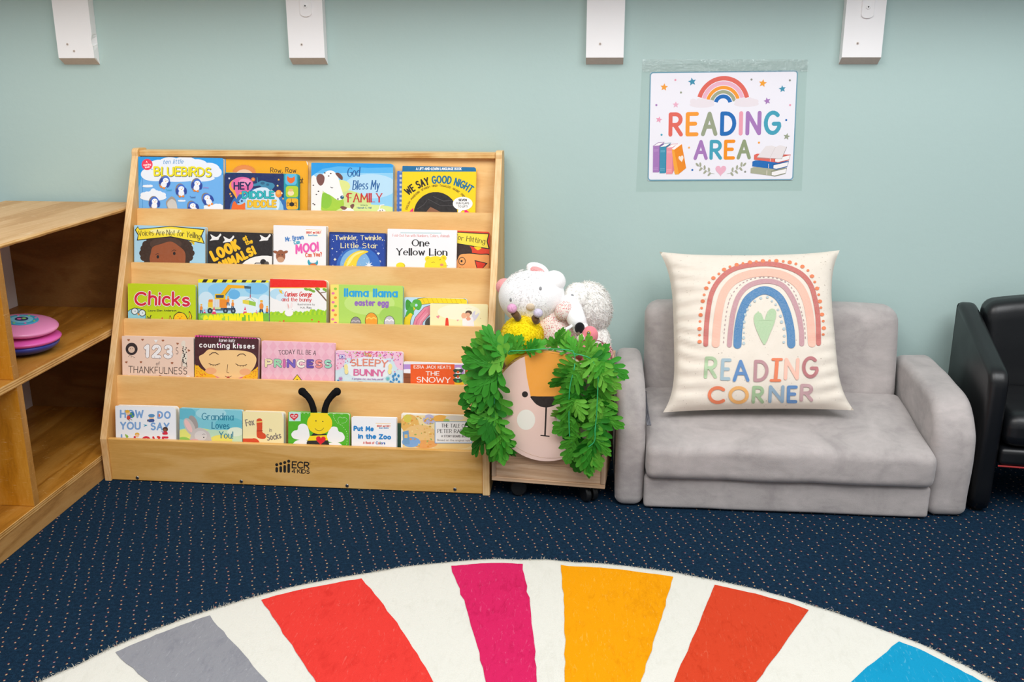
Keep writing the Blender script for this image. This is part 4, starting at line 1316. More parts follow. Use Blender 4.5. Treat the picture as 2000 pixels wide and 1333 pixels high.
for (x, y) in ((0.022, 0.03), (W_ - 0.022, 0.03), (0.022, 0.30), (W_ - 0.022, 0.30)):
    bm = bmesh.new(); disc(bm, (x, y, 0.0065), (0, 0, 1), 0.014, 0.013, 16, 0, 0.001)
    local_obj('foot', bm, BLACKP)
# ================================================================== BOOKS
BU = Vector((0, TAN, 1)).normalized(); BN = Vector((0, -1, TAN)).normalized()
def make_book(label, tier, TL, TR, th, back, cover_hex, art=None, zoom=(0, 0, 1), r=0.006, edge_hex=None, group=None, lip_gap=0.003, inset=0.0012, bottom_cut=0.0):
    """a board book standing in pocket `tier`, leaning back against the board behind it"""
    Y, z = LIPS[tier]
    O = Vector((0, Y + (0.0125 if tier == 4 else 0.009) + lip_gap + back, z))
    a, b = on_plane(*TL, O, BN), on_plane(*TR, O, BN)
    ex = (b - a).normalized(); dn = ex.cross(BN)
    if dn.z > 0: dn = -dn
    zf = z - (0.052 if tier < 4 else 0.060) + 0.0008
    W = (b - a).length
    Hh = min((p.z - zf) / -dn.z for p in (a, b)) - 0.0005
    def at(u, v, d): return a + ex * u + dn * v - BN * d
    rr = min(r, W / 3)
    out = [(0.0015, 0), (W - rr, 0)] + [(W - rr + rr * math.sin(t), rr - rr * math.cos(t)) for t in (0.3, 0.6, 0.9, 1.2)] + [(W, rr), (W, Hh - rr), (W - rr * 0.3, Hh - rr * 0.3), (W - rr, Hh), (0.0015, Hh), (0, Hh - 0.0015), (0, 0.0015)]
    e = root('picture_book', label, 'book', a * 0.5 + b * 0.5 + dn * Hh, group)
    bm = bmesh.new()
    ct = 0.0014
    extrude_poly(bm, [at(u, v, 0) for u, v in out], -BN * ct, bev=0.0004)
    extrude_poly(bm, [at(u, v, th - ct) for u, v in out], -BN * ct, bev=0.0004)
    sp_ = [(0, 0.0015), (0.0012, 0.0015), (0.0012, Hh - 0.0015), (0, Hh - 0.0015)]
    extrude_poly(bm, [at(u, v, ct * .5) for u, v in sp_], -BN * (th - ct))
    pr = Print(plane_put(O, BN))
    px = [to_px(at(u, v, 0)) for u, v in out]
    cl = []
    for p, q in zip(px, px[1:] + px[:1]):
        A_, B_ = -(q[1] - p[1]), q[0] - p[0]
        cl.append((A_, B_, -(A_ * p[0] + B_ * p[1])))
    pr.clip = cl
    ox, oy, s = zoom
    class PZ(Print):
        def poly(self, col, pts, keep=False, strip=False):
            if not strip: self.k += 1
            pr.k = self.k
            pr.poly(col, [(ox + x / s, oy + y / s) for x, y in pts], True, True)
    ms = []
    if art:
        p2 = PZ(None); art(p2); ms = pr.build(bm, 1)
    obj('cover', bm, [ink(cover_hex)] + ms, e)
    bm = bmesh.new()
    i = inset
    pin = [(0.0014, i), (W - rr, i)] + [(W - rr + (rr - i) * math.sin(t), rr - (rr - i) * math.cos(t)) for t in (0.3, 0.6, 0.9, 1.2)] + [(W - i, rr), (W - i, Hh - rr), (W - rr, Hh - i), (0.0014, Hh - i)]
    n = max(2, int((th - 2 * ct) / 0.0022))
    d0, dd = ct + 0.0001, (th - 2 * ct - 0.0002) / n
    for k in range(n):
        extrude_poly(bm, [at(u, v, d0 + k * dd) for u, v in pin], -BN * (dd - 0.00018))
    obj('page_block', bm, plain('page_edges_' + (edge_hex or 'white').lstrip('#'), edge_hex or '#ece8df', 0.7, 0.3, 90, 0.05), e)
    return e, at, W
Z1, Z2, Z3, Z4, Z5, Z6 = (240, 280, 5.126), (600, 280, 5.0), (220, 530, 5.263), (600, 530, 5.263), (200, 740, 5.0), (560, 740, 5.0)
GR = ['books in the top tier of the display', 'books in the second tier of the display', 'books in the middle tier of the display', 'books in the fourth tier of the display', 'books in the bottom tier of the display']
K = '#231f20'
# ---- tier 1
def art_bluebirds(p):
    p.rect('#6fb2ee', 150, 130, 1010, 900)
    p.poly('#2a9fe9', [(150, 130), (1010, 130), (1010, 330), (930, 250), (560, 170), (330, 180), (200, 300), (150, 480)])
    p.poly('#1c97e4', [(150, 130), (470, 130), (400, 170), (280, 185), (225, 290), (150, 330)])
    p.rect('#3a8fd8', 194, 140, 199, 900)
    p.k += 1
    for x, y, rx, ry in ((590, 300, 330, 75), (360, 220, 95, 55), (470, 195, 110, 55), (620, 190, 120, 55), (740, 220, 110, 60), (860, 260, 110, 65), (930, 290, 60, 50), (250, 310, 70, 55), (330, 350, 120, 30), (760, 350, 160, 35), (540, 355, 200, 32)): p.ell('#ecf1fa', x, y, rx, ry, keep=True)
    p.ell('#ee3558', 243, 213, 55, 56)
    p.text('A', 231, 247, 196, 18, '#ffffff', 3); p.text('counting', 205, 283, 226, 20, '#ffffff', 3, 220); p.text('book!', 222, 270, 250, 20, '#ffffff', 3, 244)
    p.text('ten little', 398, 605, 207, 44, '#6aa5d8', 5, 203, slant=.25)
    p.text('BLUEBIRDS', 308, 890, 328, 92, '#f4e41a', 17, 334, jit=.06, shadow='#4d5a66', seed=6)
    p.cloud('#eef3fb', 250, 428, 105, 32, 3); p.cloud('#eef3fb', 305, 520, 265, 120, 4); p.cloud('#eef3fb', 590, 575, 80, 22, 7); p.cloud('#eef3fb', 935, 645, 260, 90, 9)
    def bird(x, y, rot):
        c, d = math.cos(math.radians(rot)), math.sin(math.radians(rot))
        q = lambda u, v: (x + u * c - v * d, y + u * d + v * c)
        p.ell('#8d8074', x - 9, y - 4, 50, 68, rot)
        for col, u, v, rx, ry in (('#3d6fd0', 0, -4, 46, 60), ('#27469c', -42, 6, 14, 34), ('#27469c', 42, 6, 14, 34), ('#f0f3fa', 0, 26, 29, 32), ('#f5f8fd', 2, -18, 29, 27)):
            a, b = q(u, v); p.ell(col, a, b, rx, ry, rot, n=18)
        for u, v, rr, col in ((-10, -24, 3.4, K), (14, -24, 3.4, K), (4, -12, 6, '#f0941e'), (-16, 58, 13, '#f08a2a'), (16, 58, 13, '#f08a2a')):
            a, b = q(u, v); p.ell(col, a, b, rr, rr * .8, rot, n=10)
    bird(422, 390, 24); bird(585, 475, -4); bird(742, 420, 8); bird(318, 600, 2); bird(706, 645, -22); bird(852, 565, -28)
    p.blob('#a49a90', [(432, 600), (470, 545), (500, 535), (535, 580), (540, 700), (480, 700)]); p.blob('#cfcac2', [(445, 610), (490, 560), (538, 600), (545, 700), (490, 700)])
    p.text('Tweet', 430, 490, 478, 22, '#49b3d0', 3); p.text('Tweet', 670, 730, 550, 20, '#5578b0', 3); p.text('chirp', 805, 860, 452, 16, '#b58ad0', 2.5)
make_book('wide light-blue picture book with white clouds and little blue birds, top left', 0, (269.5, 306), (436, 309), 0.018, 0, '#2a9fe9', art_bluebirds, Z1, 0.004, None, GR[0])
def art_row(p):
    p.rect('#f8ad14', 1010, 160, 1870, 900)
    p.ell('#ee8f4a', 1215, 300, 118, 82); p.ell('#f6cba8', 1215, 345, 98, 84)
    for i in range(20):
        a = math.radians(200 + 7 * i); p.line('#e07e34', 3, [(1215 + 108 * math.cos(a), 300 + 74 * math.sin(a)), (1215 + 126 * math.cos(a), 300 + 90 * math.sin(a))])
    p.text('Row, Row', 1475, 1737, 291, 50, '#3a2a1c', 6, 296, jit=.08); p.text('at', 1767, 1808, 400, 58, '#3a2a1c', 6.5)
    p.poly('#efe3cc', [(1800, 160), (1880, 160), (1880, 225), (1848, 220), (1835, 180)])
make_book('orange picture book with a baby head, behind the navy book with tabs', 0, (438, 311), (602, 315), 0.013, 0.018, '#f8ad14', art_row, Z1, 0.007, '#e6c48a', GR[0])
def art_hey(p):
    p.rrect('#1d9aa8', 1005, 285, 1770, 900, 20); p.rrect('#152a62', 1015, 298, 1612, 900, 24)
    p.ell('#2f6fb4', 1360, 660, 290, 210); p.ell('#8fc6ea', 1370, 670, 240, 190); p.ell('#d3e8f7', 1400, 600, 170, 160); p.ell('#a9d4ee', 1330, 700, 220, 130)
    p.ell('#f4a53a', 1175, 430, 112, 82); p.poly('#f4a53a', [(1090, 480), (1150, 500), (1140, 560)])
    p.ell('#e56aa6', 1195, 415, 112, 78); p.poly('#e56aa6', [(1120, 470), (1180, 485), (1145, 540)]); p.ell('#ee96c2', 1220, 390, 60, 36)
    p.text('HEY', 1108, 1282, 464, 76, '#1b2358', 15, jit=.04)
    p.text('DIDDLE', 1192, 1518, 552, 72, '#27b7bd', 17, jit=.04, outline='#12506a', ow=6); p.text('DIDDLE', 1246, 1540, 640, 70, '#f3c42c', 17, jit=.04, outline='#9a6a1e', ow=5)
    p.blob('#3b88ac', [(1340, 400), (1390, 375), (1450, 390), (1500, 400), (1520, 430), (1480, 470), (1440, 445), (1390, 440), (1370, 425), (1310, 430), (1312, 408)])
    p.ell('#2a6486', 1400, 400, 22, 14); p.ell('#2a6486', 1450, 415, 16, 12); p.line('#3b88ac', 7, [(1350, 400), (1345, 345)])
    p.ell('#f09030', 1560, 505, 33, 38); p.ell('#f6b456', 1556, 495, 18, 20); p.ell('#d8743a', 1305, 362, 20); p.ell('#f0a060', 1305, 362, 10)
    for x, y, c in ((1065, 352, '#e8e4f0'), (1085, 530, '#f5b54a'), (1560, 365, '#f5b54a'), (1550, 425, '#f5e4a0'), (1075, 507, '#f5b54a'), (1605, 555, '#f5b54a'), (1592, 500, '#f0e4c0')): p.star(c, x, y, 13)
    p.blob('#ea6a26', [(1095, 700), (1095, 620), (1118, 580), (1150, 615), (1190, 612), (1222, 595), (1225, 640), (1218, 700)]); p.line('#7a2a12', 4, [(1115, 662), (1130, 670), (1145, 662)]); p.line('#7a2a12', 4, [(1175, 662), (1190, 670), (1205, 662)])
    p.ell('#1b2358', 1160, 592, 8); p.ell('#1b2358', 1192, 578, 9)
    p.rrect('#5bbbe2', 1626, 303, 1742, 418, 26); p.rrect('#b6d02c', 1632, 428, 1756, 542, 26); p.rrect('#f6b422', 1636, 552, 1757, 664, 26); p.rrect('#d8447a', 1636, 674, 1757, 790, 26)
    p.blob('#ea6a26', [(1648, 330), (1668, 345), (1700, 345), (1718, 330), (1720, 375), (1684, 402), (1648, 375)])
    p.ell('#f3dcae', 1682, 500, 32, 26); p.ell('#e4b878', 1682, 470, 24, 14)
    p.ell(K, 1692, 612, 24, 22); p.line(K, 3, [(1688, 555), (1690, 595)])
    for s_ in (-1, 1):
        for dy in (-16, 0, 18): p.line(K, 4, [(1692 + s_ * 20, 612 + dy * .6), (1692 + s_ * 42, 612 + dy - 8), (1692 + s_ * 50, 612 + dy + 8)])
make_book('navy nursery picture book with round-cornered tabs on its right edge, before the orange book', 0, (439, 337), (583, 340), 0.014, 0.0, '#1d9aa8', art_hey, Z1, 0.006, '#1a8794', GR[0])
def art_bless(p):
    p.rect('#8ecdf0', 30, 180, 850, 900)
    p.rect('#57b4ec', 30, 180, 850, 290); p.poly('#1f9ce6', [(30, 180), (850, 180), (850, 235), (600, 240), (300, 225), (150, 250), (30, 330)])
    p.ell('#b8ddf2', 620, 420, 260, 120)
    p.ell('#cfe08e', 300, 620, 330, 170); p.ell('#dfe58c', 330, 420, 90, 60); p.ell('#a6cf3e', 240, 590, 120, 110); p.ell('#d6e694', 600, 680, 330, 80); p.ell('#8cc63a', 180, 560, 60, 80)
    p.blob('#f4f1ee', [(40, 350), (90, 330), (150, 420), (140, 540), (120, 700), (30, 700)])
    p.blob('#f6f3f1', [(150, 310), (200, 270), (260, 275), (300, 330), (325, 420), (350, 500), (350, 540), (300, 555), (230, 510), (160, 470), (130, 400)])
    p.blob('#7b4d47', [(90, 330), (120, 300), (155, 310), (170, 340), (160, 390), (130, 415), (100, 385)]); p.blob('#6d453f', [(275, 295), (310, 290), (345, 325), (342, 360), (310, 340)])
    p.ell('#2b5d7c', 341, 528, 19, 18); p.ell('#8fb8c8', 346, 520, 7, 5); p.line(K, 6, [(228, 428), (240, 436), (250, 434)])
    for x, y in ((172, 290), (230, 295), (210, 320), (300, 545), (60, 410), (110, 470), (90, 500), (58, 590), (72, 600)): p.ell('#4a3a38', x, y, 8, 6)
    p.text('God', 388, 515, 330, 92, '#1b5c9c', 11, 325, nib=.45, slant=.12); p.text('Bless My', 440, 705, 455, 92, '#1b5c9c', 11, 452, nib=.45, slant=.12)
    p.text('FAMILY', 392, 735, 577, 88, '#c8262d', 14, nib=.6, serif=.09); p.line('#c8262d', 7, [(430, 490), (395, 490), (380, 515), (395, 530)])
    p.text('Written by', 520, 592, 611, 13, '#7d9a70', 2.2); p.text('Hannah C. Hall', 486, 628, 638, 17, '#5f86a0', 3)
    p.ell('#f4f1ee', 400, 668, 60, 36); p.blob('#7b4d47', [(322, 625), (350, 615), (390, 630), (360, 652)]); p.blob('#7b4d47', [(420, 610), (450, 592), (460, 610), (440, 640)])
    p.ell('#f4f1ee', 725, 668, 42, 30); p.line('#f4f1ee', 9, [(705, 640), (715, 605), (750, 602)]); p.ell(K, 735, 655, 5); p.ell(K, 712, 660, 5)
make_book('light-blue picture book with a white spotted puppy with brown ears', 0, (608, 318), (768, 320), 0.016, 0, '#3aa8e8', art_bless, Z2, 0.008, '#d8cfa0', GR[0])
def art_ging(p):
    p.rect('#9bbcf2', 860, 250, 1500, 900)
    for i in range(16): p.rect('#5b86de', 860, 286 + 44 * i, 1500, 308 + 44 * i)
    for i in range(14): p.rect('#4b78d6', 880 + 44 * i, 250, 902 + 44 * i, 900)
    for i in range(16):
        for j in range(14): p.rect('#e6eefb', 902 + 44 * j, 308 + 44 * i, 924 + 44 * j, 330 + 44 * i, True)
make_book('blue checked gingham book mostly hidden behind the yellow language book', 0, (776, 334), (900, 336), 0.010, 0.019, '#7fa6ea', art_ging, Z2, 0.002, None, GR[0])
def art_night(p):
    p.rect('#fcd303', 920, 200, 1660, 900); p.rect('#0b6b9d', 920, 200, 1660, 277)
    p.text('A LIFT-AND-LEARN LANGUAGE BOOK', 1062, 1508, 262, 26, '#f4f6f6', 5, 263, track=.16)
    p.text('WE SAY GOOD NIGHT', 985, 1595, 508, 74, None, 14, 486, cols=[K] * 5 + ['#0f6f93'] * 9, arch=39, track=.17, space=.3)
    p.text('ENGLISH * MANDARIN * SPANISH * HINDI * TAGALOG * ARABIC * FRENCH', 975, 1560, 650, 20, '#6f6420', 2.8, 560, arch=64)
    p.ell(K, 1255, 690, 214, 214); p.line('#4a4648', 5, [(1080, 640), (1140, 600), (1170, 560)]); p.line('#4a4648', 5, [(1180, 545), (1300, 610), (1440, 610)]); p.line('#4a4648', 5, [(1230, 520), (1330, 565), (1420, 560)])
    p.poly('#8d5d40', [(1205, 622), (1120, 720), (1400, 720)])
    p.poly('#ea1d72', [(1035, 632), (975, 690), (1040, 720)]); p.poly('#ea1d72', [(1540, 640), (1640, 720), (1530, 720)])
    p.ell('#f6f4f2', 1519, 590, 97, 66); p.poly('#f6f4f2', [(1480, 640), (1520, 650), (1462, 712)])
    p.text('SEVEN', 1478, 1560, 566, 22, K, 5); p.text('FUN FLAPS', 1455, 1582, 597, 20, '#6a6662', 3.4); p.text('TO LIFT!', 1472, 1565, 628, 20, '#6a6662', 3.4)
make_book('yellow picture book with blue top band, dark-haired head and white speech bubble', 0, (786, 324), (930, 327), 0.014, 0, '#fcd303', art_night, Z2, 0.006, None, GR[0])
# ---- tier 2
def curly(p, col, cx, cy, rx, ry, n, r, a0, a1):
    p.k += 1; rg = random.Random(n)
    for i in range(n):
        a = math.radians(a0 + (a1 - a0) * i / (n - 1)); p.ell(col, cx + rx * math.cos(a), cy - ry * math.sin(a), r * rg.uniform(.8, 1.2), r, keep=True, n=12)
def art_voices(p):
    p.rect('#a8d5ec', 100, 800, 850, 1400)
    p.ell('#3e2c23', 440, 1085, 245, 190); curly(p, '#3e2c23', 440, 1090, 235, 165, 17, 38, -35, 215); p.ell('#4f392e', 430, 1010, 160, 70)
    p.blob('#9c5532', [(280, 1100), (300, 1040), (380, 1010), (480, 985), (560, 1030), (620, 1090), (625, 1180), (600, 1300), (330, 1300), (270, 1180)])
    p.ell(K, 350, 1138, 13, 17); p.ell(K, 515, 1104, 13, 17); p.line(K, 5, [(328, 1118), (345, 1105), (362, 1110)]); p.line(K, 5, [(490, 1082), (510, 1068), (530, 1074)]); p.line('#6a3518', 4, [(480, 1192), (495, 1199), (508, 1192)])
    p.blob('#f4d016', [(665, 985), (720, 985), (700, 1015), (720, 1010)]); 
    p.poly(K, [(120, 868), (150, 832), (165, 858), (480, 830), (820, 860), (790, 930), (820, 1008), (480, 940), (140, 975), (150, 920)])
    p.poly('#fbe335', [(130, 868), (150, 842), (165, 865), (480, 837), (808, 868), (780, 930), (808, 998), (480, 932), (150, 965), (158, 915)])
    p.ell('#fdf3a0', 430, 880, 160, 26)
    p.text('Voices Are Not for Yelling', 158, 775, 932, 56, '#4f4426', 6.5, 962, nib=.35, arch=9, jit=.05, serif=.05)
make_book('light-blue picture book with a curly-haired child under a yellow banner', 1, (262, 440), (401, 444), 0.016, 0, '#a8d5ec', art_voices, Z1, 0.003, '#e8ddc8', GR[1])
def art_look(p):
    p.rect('#262122', 840, 870, 1520, 1400)
    for x, y in ((925, 945), (1055, 965), (1420, 950)):
        p.blob('#f4f1ee', [(x - 55, y + 30), (x - 35, y + 5), (x - 48, y - 32), (x, y - 8), (x + 25, y - 12), (x + 50, y - 40), (x + 60, y - 25), (x + 40, y), (x + 30, y + 22), (x - 10, y + 25)])
    p.text('LOOK', 900, 1205, 1180, 106, '#fbc31a', 31, 1050, track=.3); p.text('at', 1205, 1255, 978, 46, '#fbc31a', 11, 962); p.text('the', 1228, 1308, 1020, 46, '#fbc31a', 11, 1000)
    p.text('ANIMALS!', 920, 1384, 1300, 88, '#fbc31a', 26, 1090, track=.3)
    p.ell('#f3f1ee', 1420, 1290, 260, 165); p.ell('#262122', 1405, 1190, 30, 30); p.ell('#55504e', 1440, 1205, 24, 22); p.line('#262122', 8, [(1290, 1240), (1330, 1200), (1400, 1200)])
make_book('black picture book with slanted yellow lettering and white doves', 1, (406, 452), (532, 456), 0.012, 0, '#262122', art_look, Z1, 0.005, None, GR[1])
def art_moo(p):
    p.rect('#f4f2f3', 1490, 800, 2060, 1400)
    p.rect('#fbf6ec', 1830, 862, 1990, 940); p.line('#f0b04a', 4, [(1832, 864), (1990, 870)]); p.text('BRIGHT and EARLY', 1836, 1985, 905, 22, '#d8483e', 4); p.text('Board Books', 1856, 1950, 930, 16, '#3f9cc8', 3.2)
    p.text('Mr. Brown', 1628, 1815, 985, 48, '#3f7fc4', 8, 960, jit=.05); p.text('Can', 1712, 1775, 1014, 38, '#38a8c4', 8, 1006); p.text('MOO!', 1728, 1968, 1106, 92, '#ee5db0', 19, 1078, jit=.04, slant=.08); p.text('Can You?', 1826, 1996, 1140, 42, '#e0603f', 8, 1132, jit=.05)
    p.ell('#9a5b3c', 1580, 1130, 46, 62); p.ell('#c99878', 1580, 1165, 36, 28); p.ell('#9a5b3c', 1530, 1090, 24, 14, 20); p.ell('#9a5b3c', 1630, 1090, 24, 14, -20); p.ell(K, 1565, 1118, 6); p.ell(K, 1596, 1118, 6)
    p.blob('#2f9fb8', [(1850, 1190), (1862, 1165), (1880, 1195), (1930, 1195), (1945, 1170), (1955, 1200), (1930, 1225), (1870, 1225)]); p.ell('#e2763c', 1905, 1225, 34, 22)
make_book('white picture book with pink slanted lettering beside the black dove book', 1, (534, 440), (637, 442), 0.020, 0, '#f4f2f3', art_moo, Z1, 0.002, '#e9e4d2', GR[1])
def art_twinkle(p):
    p.rect('#1d429c', 200, 850, 790, 1400); p.rect('#17306f', 200, 850, 226, 1400); p.rect('#17306f', 756, 850, 790, 1400); p.rect('#17306f', 200, 850, 790, 884)
    p.ell('#2f68c0', 500, 1200, 215, 190); p.ell('#7fb2e0', 470, 1200, 150, 165)
    p.text('Twinkle, Twinkle,', 268, 742, 945, 46, '#f4e6b0', 8, 946, nib=.35, serif=.08); p.text('Little Star', 326, 690, 1024, 50, '#f4e6b0', 8.5, 1026, nib=.35, serif=.08)
    p.blob('#f8d336', [(598, 1060), (530, 1046), (450, 1072), (385, 1130), (352, 1210), (350, 1300), (500, 1320), (480, 1240), (488, 1160), (530, 1095)]); p.blob('#fbe98e', [(560, 1058), (480, 1070), (410, 1130), (380, 1210), (420, 1170), (470, 1100)])
    p.star('#e6f0fb', 603, 1195, 44, 0, 8, .35)
    rg = random.Random(4)
    for i in range(46): p.ell('#dfe8f6', rg.uniform(225, 755), rg.uniform(885, 1215), rg.uniform(2, 5), n=8)
    p.star('#fbf2d0', 272, 1135, 16, 0, 4); p.star('#e6f0fb', 695, 1078, 16, 0, 4); p.star('#fbf2d0', 245, 1030, 11, 0, 4)
make_book('dark-blue picture book with a yellow crescent moon', 1, (643, 453), (755, 456), 0.014, 0, '#1d429c', art_twinkle, Z2, 0.005, '#c9c2b0', GR[1])
def art_lion(p):
    p.rect('#f3f2f4', 770, 830, 1490, 1400); p.line('#6fb8b8', 4, [(912, 875), (1310, 878)])
    p.text('Fold-Out Fun with Numbers, Colors, Animals', 832, 1392, 913, 26, '#e59690', 3.2, 918, nib=.3)
    p.text('One', 1020, 1196, 1008, 70, K, 14, nib=.62, serif=.09); p.text('Yellow Lion', 868, 1370, 1095, 70, K, 14, 1098, nib=.62, serif=.09)
    p.ell('#f9df28', 1180, 1130, 30, 28); p.ell('#f9df28', 1332, 1122, 30, 28); p.ell('#e8c21a', 1182, 1132, 14); p.ell('#e8c21a', 1332, 1124, 14); p.ell('#f9df28', 1255, 1200, 108, 98)
    p.ell('#e08a70', 1314, 1188, 18, 13); p.line('#8a6a1a', 4, [(1215, 1168), (1232, 1160), (1245, 1166)]); p.line('#8a6a1a', 4, [(1290, 1140), (1305, 1134)]); p.line('#8a6a1a', 3, [(1330, 1200), (1375, 1196)])
    p.ell('#f9df28', 912, 1195, 44, 30); p.line('#8a6a1a', 3, [(940, 1180), (956, 1196), (948, 1215)])
make_book('white picture book with a yellow lion peeping up, beside the moon book', 1, (757, 447), (892, 450), 0.012, 0, '#f3f2f4', art_lion, Z2, 0.002, None, GR[1])
def art_hit(p):
    p.rect('#e1432a', 1340, 840, 1800, 1400)
    p.ell('#3a2a24', 1500, 1060, 110, 90); p.blob(K, [(1480, 1100), (1560, 1070), (1680, 1080), (1800, 1100), (1800, 1300), (1470, 1300)]); p.blob('#f1a65e', [(1478, 1110), (1560, 1080), (1680, 1088), (1790, 1110), (1790, 1300), (1465, 1300)])
    p.poly(K, [(1400, 862), (1780, 882), (1762, 960), (1786, 1038), (1400, 974)]); p.poly('#f7e148', [(1400, 870), (1768, 890), (1752, 960), (1770, 1026), (1400, 966)])
    p.text('for Hitting', 1440, 1740, 938, 52, '#4f4426', 6.5, 984, nib=.35, serif=.05, jit=.04)
    p.poly(K, [(1634, 1142), (1762, 1172), (1700, 1240), (1660, 1240)]); p.poly('#de3a22', [(1644, 1152), (1745, 1176), (1700, 1235), (1664, 1235)])
    p.ell(K, 1512, 1152, 35, 40); p.ell('#f1a65e', 1512, 1152, 29, 34); p.ell(K, 1508, 1152, 10, 12); p.line(K, 6, [(1490, 1215), (1510, 1225), (1530, 1218)]); p.blob('#f4d016', [(1630, 1010), (1700, 1020), (1665, 1045)])
make_book('red picture book with yellow banner and shouting face, partly behind the white lion book', 1, (855, 449.5), (957, 453), 0.011, 0.0165, '#e1432a', art_hit, Z2, 0.007, None, GR[1])
# ---- tier 3
def art_chicks(p):
    p.rect('#c4d90f', 140, 110, 870, 700)
    p.text('Chicks', 222, 795, 352, 140, '#d61d3b', 24, 358, jit=.05, outline='#f6eef0', ow=12, shadow='#5d6a20', seed=9)
    p.text('Laura Ellen Anderson', 364, 656, 414, 19, '#3a3a20', 3.4)
    p.ell(K, 240, 470, 106, 92); p.ell('#8fd0e1', 240, 470, 101, 87)
    for x, y in ((228, 412), (305, 430)): p.ell(K, x, y, 37, 36); p.ell('#dff0f4', x, y, 30, 29); p.ell(K, x + 4, y, 5)
    p.poly('#f0a020', [(255, 430), (282, 440), (262, 462)])
    p.line(K, 9, [(325, 490), (390, 485)]); p.line(K, 9, [(360, 465), (375, 495), (395, 455)])
    p.poly('#d61d3b', [(490, 510), (510, 470), (528, 510)])
    p.blob(K, [(622, 520), (630, 460), (670, 425), (730, 430), (765, 470), (775, 520), (770, 600), (625, 600)]); p.blob('#fbc80f', [(628, 520), (636, 465), (672, 431), (728, 436), (758, 474), (768, 520), (764, 600), (630, 600)])
    p.line(K, 14, [(770, 500), (800, 470), (790, 420), (812, 470), (790, 520)]); p.line('#fbc80f', 8, [(770, 500), (800, 472), (791, 428), (808, 470), (790, 516)])
    p.line(K, 12, [(580, 520), (592, 462), (602, 500)]); p.line('#fbc80f', 7, [(582, 520), (592, 468), (600, 500)])
    p.ell(K, 672, 468, 4); p.ell(K, 712, 466, 4); p.poly('#e0802a', [(680, 480), (708, 476), (692, 496)]); p.line(K, 4, [(660, 430), (680, 418), (710, 424)])
make_book('lime-green picture book with big red lettering and chicks', 2, (249.5, 554), (382, 557), 0.015, 0, '#c4d90f', art_chicks, Z3, 0.006, '#cfe0d0', GR[2])
def art_constr(p):
    p.rect('#a5d9f1', 870, 70, 1630, 700)
    for x, y, a, b, c in ((1120, 190, 140, 70, '#8ccbee'), (1480, 180, 120, 60, '#7fc4ec'), (960, 300, 80, 90, '#cfeaf7'), (1350, 350, 200, 90, '#e3f2fa'), (1560, 330, 70, 90, '#d5ecf8'), (1250, 240, 60, 50, '#69b6e8')): p.ell(c, x, y, a, b)
    p.rect('#f7ea0c', 870, 70, 1630, 118)
    for i in range(8): p.poly(K, [(935 + 101 * i, 84), (982 + 101 * i, 84), (962 + 101 * i, 116), (918 + 101 * i, 116)])
    p.poly('#8a8f4a', [(1118, 240), (1190, 140), (1240, 145), (1160, 250)]); p.poly('#f5b31c', [(1110, 235), (1185, 140), (1360, 148), (1355, 178), (1210, 175), (1150, 245)]); p.poly('#3a5a70', [(1352, 150), (1424, 158), (1420, 182), (1355, 178)])
    p.line('#3a5a70', 6, [(1418, 180), (1416, 245)]); p.line('#c04a5a', 9, [(1416, 245), (1415, 270)]); p.line('#5a6a72', 3, [(1415, 275), (1350, 300)]); p.line('#5a6a72', 3, [(1415, 275), (1460, 310)])
    p.poly('#e8d84a', [(1336, 296), (1400, 300), (1402, 345), (1338, 332)]); p.poly('#9ccb4a', [(1400, 300), (1472, 320), (1470, 362), (1402, 345)])
    p.rrect('#f4c21a', 1050, 232, 1160, 300, 12); p.poly('#2f4a5e', [(1060, 245), (1145, 245), (1140, 275), (1064, 275)]); p.rrect('#f0902a', 985, 290, 1175, 400, 14); p.rrect('#f6c93a', 980, 318, 1040, 372, 10)
    p.rect('#eceff0', 1030, 290, 1098, 375)
    for i in range(6): p.line('#9aa4a8', 3, [(1040 + 10 * i, 296), (1040 + 10 * i, 370)])
    p.rect('#46627a', 985, 378, 1260, 405); p.rect('#cfe3a0', 975, 372, 1110, 392)
    for x in (1000, 1160, 1240): p.ell('#2a3a4a', x, 408, 25, 30); p.ell('#8aa0b0', x, 408, 9, 11)
    for x, y in ((1188, 300), (1235, 340), (1530, 360), (912, 380), (1588, 400)):
        s_ = 1.2 if x == 1530 else .8
        p.line('#27415e', 14 * s_, [(x - 8, y + 20 * s_), (x - 14 * s_, y + 62 * s_)]); p.line('#27415e', 14 * s_, [(x + 4, y + 20 * s_), (x + 12 * s_, y + 62 * s_)]); p.ell('#f0903a', x, y, 18 * s_, 28 * s_); p.ell('#f2c49a', x, y - 36 * s_, 11 * s_); p.ell('#f4b41c', x, y - 44 * s_, 13 * s_, 8 * s_)
    p.rect('#78bf3e', 870, 434, 1630, 700); p.ell('#a8d64a', 1100, 470, 200, 40)
    for x, y, h in ((1043, 440, 80), (1362, 438, 76), (945, 430, 40), (1478, 432, 34)):
        p.poly('#e8436a', [(x, y - h), (x + h * .28, y), (x - h * .28, y)]); p.poly('#f4f0f0', [(x - h * .12, y - h * .5), (x + h * .12, y - h * .5), (x + h * .17, y - h * .3), (x - h * .17, y - h * .3)]); p.line('#e8436a', 6, [(x - h * .36, y), (x + h * .36, y)])
    p.text('CONSTRUCTION', 934, 1555, 625, 168, '#f3ef08', 26, 592, track=.28)
make_book('picture book with a yellow crane truck under a black and yellow striped edge', 2, (387, 545.5), (525, 548), 0.013, 0, '#a5d9f1', art_constr, Z3, 0.003, None, GR[2])
